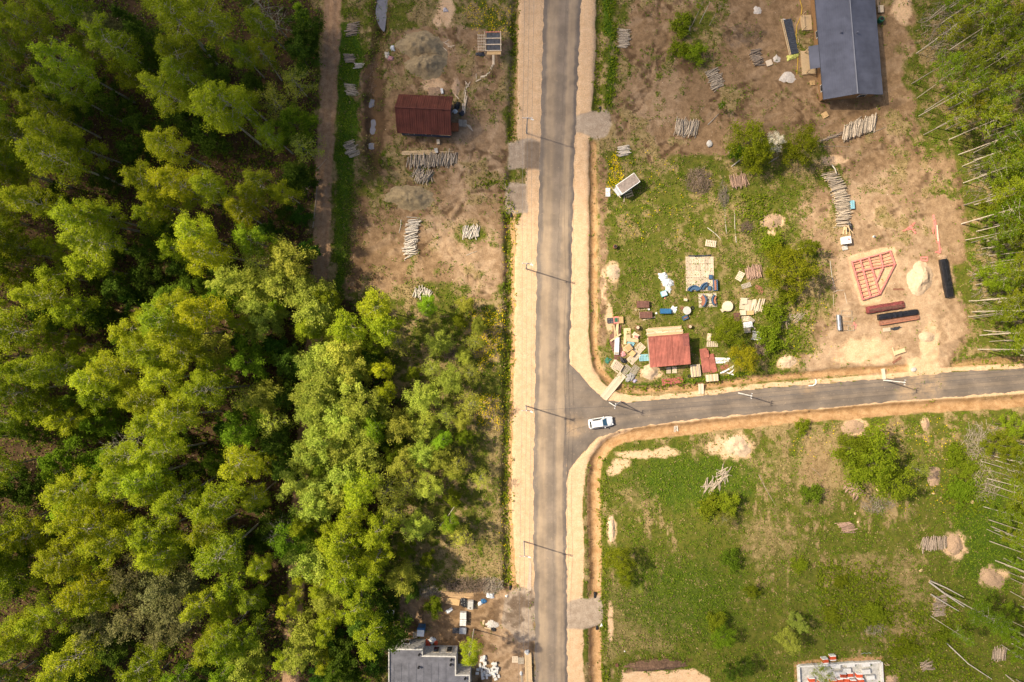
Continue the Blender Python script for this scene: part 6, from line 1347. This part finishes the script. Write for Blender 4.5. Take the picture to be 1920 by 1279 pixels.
# ------------------------------------------------------------------ building plot on the right
def Y6(x, y): return 1480 + x*.3127, 300 + y*.3127
fo = thing('foundation_frame', 'pink treated timber foundation frame on a sand pad', 'foundation frame', G(1630, 520), 0); ox, oy, oz = fo.location; FZ = .55
def beam(a_, b_, w=.2, h=.24, nm='beam', z=FZ):
    p0, p1 = W(*Y6(*a_), z), W(*Y6(*b_), z); L = math.hypot(p1[0]-p0[0], p1[1]-p0[1]); MB().box((0, 0, 0), (L, w, h)).build(nm, PINK, fo, ((p0[0]+p1[0])/2-ox, (p0[1]+p1[1])/2-oy, z), math.atan2(p1[1]-p0[1], p1[0]-p0[0]))
L0, L1 = (375, 610), (440, 835); M0, M1 = (425, 596), (487, 820); N0, N1 = (476, 582), (543, 805)
for a_, b_ in ((L0, L1), (M0, M1), (N0, N1), ((545, 563), (562, 643)), ((605, 546), (633, 624))): beam(a_, b_, .22, .26)
for a_, b_ in (((372, 612), (608, 544)), ((392, 673), (634, 622)), ((437, 837), (545, 803)), ((633, 626), (542, 806)), ((562, 645), (524, 728))): beam(a_, b_, .22, .22, 'beam', FZ+.03)
lerp = lambda a_, b_, t_: (a_[0]+(b_[0]-a_[0])*t_, a_[1]+(b_[1]-a_[1])*t_)
for k in range(9):
    t_ = (k+.6)/9.4
    beam(lerp(L0, L1, t_), lerp(M0, M1, t_), .08, .16, 'joist', FZ-.02); beam(lerp(M0, M1, t_), lerp(N0, N1, t_), .08, .16, 'joist', FZ-.02)
for t_ in (.25, .5, .75): beam(lerp((476, 582), (500, 648), t_), lerp((545, 563), (562, 643), t_), .08, .16, 'joist', FZ-.02); beam(lerp((545, 563), (562, 643), t_), lerp((605, 546), (633, 624), t_), .08, .16, 'joist', FZ-.02)
for a_ in (L0, lerp(L0, L1, .33), lerp(L0, L1, .66), L1, M1, N1, lerp(M0, M1, .5), lerp(N0, N1, .5), (605, 546), (633, 624), (590, 710), (545, 565), (476, 582)):
    p = W(*Y6(*a_), .2); MB().box((p[0]-ox, p[1]-oy, .2), (.24, .24, .6)).build('foot', PINK, fo)
def bundle(px, py, L, w, h, rz, label, m, top, bars=2):
    o = thing('timber_bundle', label, 'timber bundle', G(px, py), R(rz), 'wrapped timber bundles'); n = 14; vs, fs = [], []; r_ = random.Random(int(px))
    prof = [(-.5, 0), (-.52, .6), (-.42, .96), (0, 1.05), (.42, .96), (.52, .6), (.5, 0)]
    for i in range(n+1):
        X = -L/2 + L*i/n; k = 1 + r_.uniform(-.05, .05) if 0 < i < n else .93
        vs += [(X, a_*w*k, b_*h*k*r_.uniform(.94, 1.04) + .08) for a_, b_ in prof]
    for i in range(n):
        for k in range(6): fs.append((i*7+k, i*7+k+1, i*7+8+k, i*7+7+k))
    fs += [list(range(7)), list(range(n*7, n*7+7))[::-1]]
    MB().add(vs, fs).build('wrapped_load', m, o); 
    for k in range(bars): MB().box((rnd.uniform(-.3, .3), -w*.28 + .2*k, h*1.05 + .13), (L*.9, .16, .05), R(rnd.uniform(-1.5, 1.5))).build('batten', top, o)
    for s in (-1, 1): MB().box((s*L*.36, 0, .03), (.15, w*1.1, .1)).build('bearer', FRESH, o)
bundle(*Y6(568, 884), 7.0, 1.35, .6, 9, 'dark red wrapped timber bundle below the pink frame', mat('dark_red_film', (.22, .055, .05), .45, .35, 3, spec=.5), BROWNT, 3)
bundle(*Y6(643, 928), 7.4, 1.1, .8, 8, 'black wrapped timber bundle below the dark red one', BLACKF, DARKG, 0); bundle(*Y6(655, 962), 7.4, .9, .55, 9, 'brown timber bundle along the lower side of the black wrapped one', mat('brown_timber', (.30, .14, .09), .8, .2, 3), TERRA, 1)
bundle(*Y6(931, 710), 7.2, 1.4, .8, -80, 'black wrapped timber bundle at the right side of the plot', BLACKF, BLACKF, 1)
boards('long pink boards pointing up at the right side of the plot', 'pink_boards', 'boards', [(*Y6(868, 370), 2.6, .35, 98), (*Y6(880, 430), 4.4, .4, 98, .05), (*Y6(893, 490), 4.4, .3, 97, .1), (*Y6(885, 440), 3.0, .2, 94, .15, PALE), (*Y6(860, 425), 1.1, .2, 95), (*Y6(902, 545), 1.1, .4, 60), (*Y6(886, 550), .9, .25, 20, .06)], PINK)
boards('small heap of crossed pink offcuts on the right plot', 'pink_offcuts', 'boards', [(*Y6(715, 408), 2.4, .3, 30), (*Y6(722, 398), 2.2, .25, 38, .06), (*Y6(735, 420), 1.8, .25, -50, .06), (*Y6(752, 428), .9, .25, -70), (*Y6(700, 420), 1.6, .2, 15)], PINK)
boards('small pink frame above the sand heap', 'pink_offcuts', 'boards', [(*Y6(807, 584), 1.3, .25, 2), (*Y6(808, 603), 1.3, .25, -4), (*Y6(790, 595), .7, .2, 88), (*Y6(826, 594), .8, .2, 92, .05)], PINK)
heap(*Y6(920, 584), 1.8, .9, .25, 8, CHIPP, 'brown board scraps at the top of the right black bundle', 'scrap_heap', 'scrap')
p = Y6(290, 975); o = thing('silver_roll', 'silver roll of greenhouse film lying on sandy soil', 'film roll', G(*p), R(95)); q = MB(); q.tube([(-1.45, 0, .42), (1.45, 0, .42)], .42, 14); q.build('roll', mat('silver_film', (.45, .46, .48), .3, .25, 4, metal=.6), o, smooth=True)
q = MB(); q.tube([(-1.5, 0, .42), (1.5, 0, .42)], .08, 8); q.build('core', OLDW, o)
o = thing('greenhouse_frame', 'flat metal greenhouse frame of three panels beside the silver roll', 'frame', G(*Y6(345, 960)), R(-2)); ox, oy, oz = o.location
for (x0, y0, x1, y1) in ((310, 905, 372, 930), (312, 940, 375, 970), (318, 990, 388, 1022), (318, 990, 352, 1022)):
    for a_, b_ in (((x0, y0), (x1, y0)), ((x0, y1), (x1, y1)), ((x0, y0), (x0, y1)), ((x1, y0), (x1, y1))):
        p0, p1 = W(*Y6(*a_)), W(*Y6(*b_)); q = MB(); q.tube([(p0[0]-ox, p0[1]-oy, .08), (p1[0]-ox, p1[1]-oy, .08)], .05, 5); q.build('rail', OLDW, o)
boards('pale offcuts at the right of the greenhouse frame', 'loose_boards', 'boards', [(*Y6(392, 985), .9, .2, -60), (*Y6(398, 998), .9, .2, 75), (*Y6(385, 990), .8, .15, 20)], PINK)
pallet(*Y6(582, 1017), 'fresh', 5, 'small pale pallet below the brown timber bundle', .02, (1.15, .9)); heap(*Y6(640, 1010), 2.0, .6, .3, 10, DARKG, 'grey film scraps below the brown timber bundle', 'film_scraps', 'plastic sheet')
o = thing('wooden_bench', 'rough L-shaped wooden bench on the sandy plot near the road', 'bench', G(*Y6(650, 1150)), R(18)); MB().box((.2, 0, .42), (2.0, .75, .08)).build('seat', FRESH, o); MB().box((-.95, .35, .45), (.2, 1.6, .1)).build('backrest', FRESH, o)
for s in (-1, 1): MB().box((.2 + s*.8, 0, .2), (.1, .6, .4)).build('leg', FRESH, o)
boards('dark brown plank below the rough wooden bench', 'plank', 'plank', [(*Y6(645, 1200), 1.9, .45, 36)], RUST)
boards('thin brown board on sand under the pink frame', 'plank', 'plank', [(*Y6(658, 775), 2.2, .35, 0)], RUST)
crate(*Y6(330, 485), 1.5, 1.3, 1.0, 8, WHITE, 'white water tank with a red cap below the curved log stack', WHITE, 'water_tank', 'tank'); p = Y6(339, 480); q = MB(); q.tube([(0, 0, 0), (0, 0, .12)], .13, 10); tag(q.build('tank_cap', LAMPR, None, G(*p, 1.09)), 'red screw cap on top of the white water tank', 'cap')
crate(*Y6(331, 528), .95, .7, .15, 15, CONC, 'flat grey slab below the white water tank', CONC, 'grey_slab', 'slab'); drum(*Y6(505, 460), .2, .5, WHITE, 'small white post on soil above the pink frame', BLACK, 'post', 'post')
crate(*Y6(373, 270), .7, 1.5, .5, 4, LBLUE, 'light blue board box at the right side of the curved log stack', LBLUE); heap(*Y6(360, 400), .9, 2.0, .6, 0, BLACKF, 'black film at the lower end of the curved log stack'); boards('brown boards at the lower end of the curved log stack', 'loose_boards', 'boards', [(*Y6(325, 420), 1.6, .3, 80), (*Y6(338, 425), 1.4, .25, 95, .06), (*Y6(350, 425), 2.0, .12, 100, .5), (*Y6(352, 420), 2.0, .1, 130, .55)], FRESH)
p0, p1 = (1518, 725), (1531, 712); q = MB(); q.tube([(-.8, -.55, .12), (.0, -.5, .1), (.55, -.15, .1), (.62, .35, .1), (.45, .7, .12)], .11, 7); tag(q.build('pipe_offcut', WHITE, None, G(1524, 718, .02)), 'curved white pipe offcut at the edge of the side road', 'pipe')
rock(1713, 693, .55, 'pale concrete lump at the mouth of the sandy drive', CONC)

# around the slate roofed house
o = thing('roof_sheet_pallet', 'long stack of black tile sheets on timber left of the slate roofed house', 'roof sheets', G(1481, 70), R(102)); 
for k in range(5): s = corrugated(6.6, 1.3, 18, .05, lambda X, Y: 0, 'sheet', DARKG, o, -3.3, -.75); s.location = (rnd.uniform(-.05, .05), rnd.uniform(-.05, .05), .15 + k*.07)
for Y in (.72, .95): MB().box((.1, Y, .3), (6.9, .14, .14), R(1)).build('timber', FRESH, o)
MB().box((0, .83, .2), (6.6, .12, .3)).build('film_edge', BLACKF, o); MB().box((0, -.95, .1), (6.2, .1, .12)).build('timber', OLDW, o)
heap(1487, 106, 2.6, 1.2, .35, 15, YGRN, 'yellow-green wrapping at the lower end of the black tile sheets', 'wrapping', 'wrapping'); heap(1469, 38, .9, .7, .3, 0, WHITE, 'white film at the upper end of the black tile sheets')
q = MB(); q.tube([Vector(G(*p, .05)) - Vector(G(1495, 70)) for p in ((1498, -6), (1504, 14), (1502, 30), (1494, 48), (1492, 66), (1495, 90), (1496, 115), (1494, 140))], .05, 6); tag(q.build('yellow_hose', YELL, None, G(1495, 70)), 'yellow hose winding beside the black tile sheets', 'hose')
boards('crossed pale slats beside the slate house porch', 'loose_boards', 'boards', [(1517, 48, 1.8, .12, 60), (1519, 50, 1.6, .12, 110), (1515, 52, 1.2, .1, 80, .05), (1496, 79, 1.1, .14, 80)], FRESH)
for k, (px, py, w, rz) in enumerate(((1523, 156, .9, 5), (1546, 216, 1.1, 30), (1442, 118, 1.1, 20))):
    crate(px, py, w, w*.9, .1, rz, OSB if k < 2 else mat('faded_board', (.6, .5, .42), .8, .15, 5), ['small tan sheet beside the left wall of the slate house', 'tan plywood square below the slate roofed house', 'faded board on soil below the black tile sheets'][k], OSB if k < 2 else PALE, 'plywood_sheet', 'plywood')
for k, (px, py, rx, ry) in enumerate(((1475, 145, 16, 10), (1456, 110, 8, 7), (1420, 19, 8, 8))): mound(['pale spill of cement below the black tile sheets', 'small pale cement spill left of the black tile sheets', 'pale ash patch near the top edge left of the yellow hose'][k], px, py, rx, ry, .18, mat('cement', (.52, .46, .4), .95, .15, 5), name='cement_spill', cat='cement spill', rough=.4)
drum(1648, 40, .5, 1.0, GREEN, 'dark green barrel at the right wall of the slate roofed house', BLACK); pallet(1649, 19, 'fresh', 92, 'slatted pale pallet leaning at the right of the slate house', .3, (1.1, 1.2)); boards('pale boards at the upper right of the slate house', 'loose_boards', 'boards', [(1645, 2, 2.4, .15, 92), (1647, 4, 2.0, .12, 90, .05)], FRESH)

# left lot odds and ends
heap(853, 209, 1.0, .8, .6, 20, WHITE, 'white sack at the right wall of the maroon house', 'sack', 'sack'); heap(858, 198, 1.3, 1.2, .6, 0, BLACKF, 'black film heap at the right wall of the maroon house'); heap(866, 212, 1.1, .9, .4, 40, DARKG, 'grey film heap at the foot of the planks by the maroon house'); heap(900, 102, 1.4, .8, .4, 10, DARKG, 'grey film under the slatted frames by the small shelter')
for k, (px, py) in enumerate(((736, 91), (726, 103), (733, 110))): heap(px, py, .9 if k != 1 else 1.1, 1.1, .3, k*40, [PLAST, mat('dirty_foam', (.5, .45, .38), .9, .2, 5), mat('pink_wrapper', (.6, .3, .3), .8, .4, 9)][k], ['white rubbish bag left of the clay heap, upper', 'dirty foam piece left of the clay heap', 'pink and white wrapper left of the clay heap'][k], 'rubbish', 'rubbish')
heap(835, 19, .9, .8, .3, 10, mat('pale_wrapper', (.65, .6, .62), .7, .2, 6), 'pale wrapper in grass near the top edge', 'rubbish', 'rubbish')
heap(816, 172, 2.6, 1.8, .15, 10, CHIPP, 'pale wood shavings at the top of the maroon roof', 'wood_shavings', 'shavings'); crate(829, 172, .4, .9, .3, 10, WHITE, 'small white canister among the shavings by the maroon roof', WHITE, 'canister', 'canister'); crate(822, 267, .5, .8, .4, 5, PALE, 'small pale block below the maroon house', PALE, 'wood_block', 'block')
mound('pale wood chip strip above the planks by the maroon house', 855, 165, 8, 16, .2, CHIPP, name='sawdust_heap', cat='sawdust heap', rough=.4)

# ------------------------------------------------------------------ bottom left yard
def Q5(x, y): return 680 + x*.2396, 1040 + y*.2396
boards('long stack of brown boards below the yard brushwood', 'board_heap', 'boards', [(*Q5(740, 300), 6.2, .3, -3, .1), (*Q5(745, 315), 6.0, .3, -2, .05), (*Q5(730, 330), 5.6, .3, -4), (*Q5(750, 305), 5.8, .25, -5, .15), (*Q5(700, 345), 4.0, .3, 2), (*Q5(620, 340), 2.6, .2, -25, .1), (*Q5(590, 320), 2.2, .2, 30), (*Q5(600, 358), 2.0, .16, -8)], mat('yellow_brown_boards', (.48, .31, .16), .8, .2, 4, (1, 6, 6)))
crate(*Q5(705, 367), 2.5, 1.1, .12, -10, OSB, 'brown chipboard sheet below the yard boards', OSB, 'chipboard_sheet', 'sheet'); heap(*Q5(790, 375), 1.5, 1.9, .35, 0, BLACKF, 'black film beside the chipboard sheet')
o = crate(*Q5(845, 385), 1.0, 1.5, .85, -2, WHITE, 'white washing machine standing in the yard', CONC, 'washing_machine', 'washing machine', over=.0); q = MB(); q.tube([(-.02, -.45, .94), (-.02, -.45, .96)], .13, 10); q.build('knob', BLACK, o)
for k, (x, y) in enumerate(((788, 465), (787, 518))):
    o = thing('block_pallet', ['white wrapped block pallet in the yard, upper of two', 'white wrapped block pallet in the yard, lower of two'][k], 'block pallet', G(*Q5(x, y)), R(-2), 'white block pallets in the yard'); MB().box((0, 0, .08), (1.2, 1.2, .14)).build('pallet_base', OLDW, o)
    for i in range(2):
        for j in range(3): MB().box((-.3 + i*.6, -.4 + j*.4, .55), (.57, .37, .8)).build('block', BLOCK, o)
pallet(*Q5(728, 592), 'dark', 0, 'dark pallet with film left of the loose yellow-green birch', .1); crate(*Q5(785, 588), 1.2, 1.1, .5, -4, mat('lilac_grey', (.36, .35, .42), .7, .2, 5), 'grey-lilac pack beside the dark pallet', GREYM, 'grey_pack', 'pack')
o = thing('portable_cabin', 'small cabin with blue back and white roof above the flat roofed building', 'cabin', G(*Q5(466, 566)), R(-3)); MB().box((0, 0, 1.1), (1.25, 1.3, 2.2)).build('wall', BLUE, o); MB().box((0, -.15, 2.25), (1.3, 1.25, .1)).build('roof', WHITE, o); MB().box((0, -.67, 1.0), (.7, .05, 1.8)).build('door', WHITE, o); MB().box((0, .6, 2.28), (1.3, .35, .12)).build('roof_edge', BLUE, o)
o = thing('garden_arbour', 'open wooden frame with white sheet among the trees left of the yard', 'frame', G(*Q5(205, 445)), R(-4)); 
for X in (-1.2, 1.2):
    for Y in (-.8, .9): MB().box((X, Y, .9), (.12, .12, 1.9)).build('post', FRESH, o)
for Y in (-.8, .9): MB().box((0, Y, 1.85), (2.6, .12, .12)).build('beam', FRESH, o)
for X in (-1.2, 1.2): MB().box((X, .05, 1.92), (.12, 1.9, .1)).build('beam', FRESH, o)
MB().box((.1, .7, 1.98), (2.3, .7, .04)).build('cover_sheet', PLAST, o); MB().box((.2, 0, .4), (.7, .7, .8)).build('white_box', WHITE, o)
q = MB(); q.tube([Vector((0, .9, .15)), Vector((.05, .2, .15)), Vector((.15, -.6, .12)), Vector((.5, -1.4, .1))], .11, 7); tag(q.build('drain_pipe', BLACK, None, G(*Q5(330, 500))), 'bent black drain pipe on the ground left of the blue cabin', 'pipe')
heap(*Q5(420, 618), 1.6, .9, .3, 0, OSB, 'brown board scraps left of the blue cabin', 'scrap_heap', 'scrap'); pallet(*Q5(412, 622), 'grey', 90, 'grey pallet against the building left of the blue cabin', .2)
heap(*Q5(510, 690), 1.2, 1.3, .5, 0, REDF, 'orange-red sack heap at the corner of the flat roofed building', 'sack', 'sack'); heap(*Q5(545, 668), 1.4, 1.2, .6, 40, WHITE, 'white and red sacks at the corner of the flat roofed building', 'sack', 'sack'); heap(*Q5(570, 690), .7, 1.0, .4, 20, REDF, 'small orange-red bag right of the white sacks', 'sack', 'sack')
for k, (x, y, w, l) in enumerate(((1000, 322, 1.3, 1.0), (945, 365, 1.0, .9), (918, 385, .9, .8), (1125, 322, .5, .6), (680, 440, .7, 1.3))): heap(*Q5(x, y), w, l, .35, k*30, [PLAST, BLUE, WHITE, WHITE, PLAST][k], ['white film scrap at the right of the yard boards', 'blue bag beside the white washing machine', 'white bag beside the blue bag in the yard', 'small white bag beside the yard entrance', 'white film strip in the middle of the yard'][k], 'rubbish', 'rubbish')
heap(*Q5(1010, 545), 2.2, 1.4, .2, 10, mat('cement_dust', (.5, .45, .4), .95, .2, 6), 'pale cement spill beside the yard drive', 'cement_spill', 'cement spill'); heap(*Q5(1025, 585), 1.0, .8, .4, 0, BLACKF, 'black bag beside the pale cement spill'); boards('brown plank beside the pale cement spill', 'plank', 'plank', [(*Q5(985, 578), 1.6, .2, -12), (*Q5(945, 530), .9, .4, 80)], FRESH)
bl_ = MB().box((0, 0, .15), (.6, .4, .3)).mesh('block', BLOCK)
o = thing('block_rubble', 'tumbled heap of white building blocks right of the flat roofed building', 'blocks', G(*Q5(985, 920)), 0); ox, oy, oz = o.location
for k in range(58):
    cl = rnd.choice(((940, 870, 40, 35), (1035, 870, 25, 40), (945, 940, 40, 40), (1040, 940, 25, 40), (940, 810, 18, 20), (1000, 905, 40, 30))); x, y = W(*Q5(rnd.gauss(cl[0], cl[2]*.5), rnd.gauss(cl[1], cl[3]*.5))); b_ = link('block', bl_, o, (x-ox, y-oy, rnd.choice((0, 0, .3)))); b_.rotation_euler = (0, R(rnd.gauss(0, 8)), R(rnd.choice((0, 90)) + rnd.gauss(0, 14)))
for k, (x, y) in enumerate(((1192, 818), (1240, 828))): pallet(*Q5(x, y), 'fresh' if k == 0 else 'grey', 90, ['pale pallet left of the long plank stack', 'grey pallet touching the left of the long plank stack'][k], .02, (1.0, 1.4))
p = Q5(1297, 890); o = thing('plank_stack', 'long stack of fresh planks at the bottom edge beside the main road', 'planks', G(p[0], p[1]+2), R(92))
for l in range(4):
    for k in range(7): MB().box((rnd.uniform(-.2, .2), -.55 + k*.18, .1 + l*.1), (6.2, .16, .08)).build('plank', FRESH, o)
for X in (-2.0, .8): MB().box((X, 0, .5), (.12, 1.5, .06)).build('strap_board', FRESH, o)
heap(*Q5(1285, 765), 1.0, 1.0, .6, 0, PLAST, 'white film over the upper end of the long plank stack'); heap(*Q5(1240, 930), .6, .8, .4, 0, PLAST, 'white film bundle left of the long plank stack'); boards('narrow grey posts left of the long plank stack', 'posts', 'posts', [(*Q5(1240, 960), 2.4, .14, 90), (*Q5(1247, 962), 2.4, .14, 91)], OLDW)
q = MB(); q.prism([(-.5, -3.2), (.35, -2.9), (.45, 2.0), (.15, 3.0), (.0, 1.0)], .03, .07); tag(q.build('concrete_slab', mat('pale_pavement', (.55, .43, .32), .9, .12, 3), None, (*W(992, 1078), .0)), 'narrow pale slab along the left edge of the main road', 'slab')
q = MB(); tag(q.prism([(-.3, -.3), (.35, -.35), (.1, .4)], 0, .1).build('foam_piece', WHITE, None, G(1127, 1172, .03)), 'white foam triangle beside the lower right gravel drive', 'foam')
crate(1156, 1246, .5, .5, .3, 10, RUST, 'small rusty box at the left end of the dark soil heap', RUST); drum(1171, 1221, .12, .2, WHITE, 'small white bucket in grass above the dark soil heap', name='bucket', cat='bucket')
for k, (px, py) in enumerate(((1645, 918), (1750, 925), (1779, 930), (1822, 941), (1604, 963), (1609, 979), (1726, 1069))): rock(px, py, rnd.uniform(.25, .4), ['small pale stump below the big round tree', 'pale stump below the small sawdust heap', 'pair of pale stumps in grass near the dandelions', 'pale stump near the right wood in the lower meadow', 'upper pale stump above the small brown log pile', 'lower pale stump beside the small brown log pile', 'pale stump in the dark grass of the lower right meadow'][k], CUT)
q = MB(); q.tube([(-.9, -.1, .1), (-.3, .1, .1), (.2, -.05, .1), (.6, .15, .12), (.9, .1, .3)], .05, 6); tag(q.build('pipe_loop', GREYM, None, G(1622, 1224)), 'bent grey pipe above the white block foundation', 'pipe')
o = thing('wooden_post_frame', 'yellow timber post frame at the right corner of the white foundation', 'post', G(1658, 1242), 0)
for s in (-1, 1): MB().box((s*.3, 0, .5), (.1, .1, 1.2)).build('post', FRESH, o)
MB().box((0, 0, 1.05), (.8, .06, .1)).build('rail', FRESH, o)

# ------------------------------------------------------------------ drifting clouds: far above the drone, they shade the top; the thin one is added to dim the lower right
CLM = bpy.data.materials.new('cloud_vapour'); t, o = _nodes(CLM)
pv = N(t, 'ShaderNodeVolumePrincipled'); pv.inputs['Color'].default_value = (1, 1, 1, 1); pv.inputs['Density'].default_value = 0.032; pv.inputs['Anisotropy'].default_value = 0.6
t.links.new(pv.outputs[0], o.inputs['Volume'])
def cloud(label, shade_px, size, thick, alt=320.0, rz=0.0, seed=1):
    """shade_px: where on the ground the middle of its shadow falls"""
    gx_, gy_ = W(*shade_px); k = alt/S.z; cx, cy = gx_ + S.x*k, gy_ + S.y*k
    n1, n2 = 26, 56; T, AA = np.meshgrid(np.arange(1, n1+1)/n1, 2*np.pi*np.arange(n2)/n2, indexing='ij')
    w = 1 + .5*(fbm(3 + 1.5*np.cos(AA), 3 + 1.5*np.sin(AA), seed) - .5) + .25*(fbm(3 + 5*np.cos(AA), 3 + 5*np.sin(AA), seed+1) - .5)
    x, y = np.cos(AA)*T*size[0]/2*w, np.sin(AA)*T*size[1]/2*w
    prof = np.maximum(0, 1 - T**2.2)*(.55 + .9*fbm(x/28 + 7, y/28 + 7, seed+2))
    top = thick*.7*prof; bot = -thick*.3*prof
    V = [(0, 0, thick*.7)] + list(zip(x.ravel(), y.ravel(), top.ravel())) + [(0, 0, -thick*.3)] + list(zip(x[:-1].ravel(), y[:-1].ravel(), bot[:-1].ravel()))
    F = []; b0 = 1 + n1*n2
    for q_ in range(n2):
        F.append((0, 1+q_, 1+(q_+1) % n2)); F.append((b0, b0+1+(q_+1) % n2, b0+1+q_))
    for i in range(n1-1):
        for q_ in range(n2):
            a_, q2 = 1+i*n2, (q_+1) % n2; F.append((a_+q_, a_+n2+q_, a_+n2+q2, a_+q2))
            c_ = b0+1+i*n2; nx = (lambda z_: b0+1+(i+1)*n2+z_) if i < n1-2 else (lambda z_: 1+(n1-1)*n2+z_)
            F.append((c_+q_, c_+q2, nx(q2), nx(q_)))
    return tag(MB().add([tuple(map(float, v)) for v in V], F).build('cloud', CLM, None, (cx, cy, alt), R(rz), True), label, 'cloud', kind='stuff')
cloud('broad white cloud drifting over the top of the plot', (820, -150), (300, 118), 36, 320, -5, 3)
cloud('small white cloud drifting over the upper left of the forest', (240, 90), (160, 96), 32, 330, 8, 8)
cloud('thin unseen cloud added to shade the lower right of the plot', (1600, 1300), (200, 84), 15, 320, 6, 14)  # out of view, put in to dim the lower right
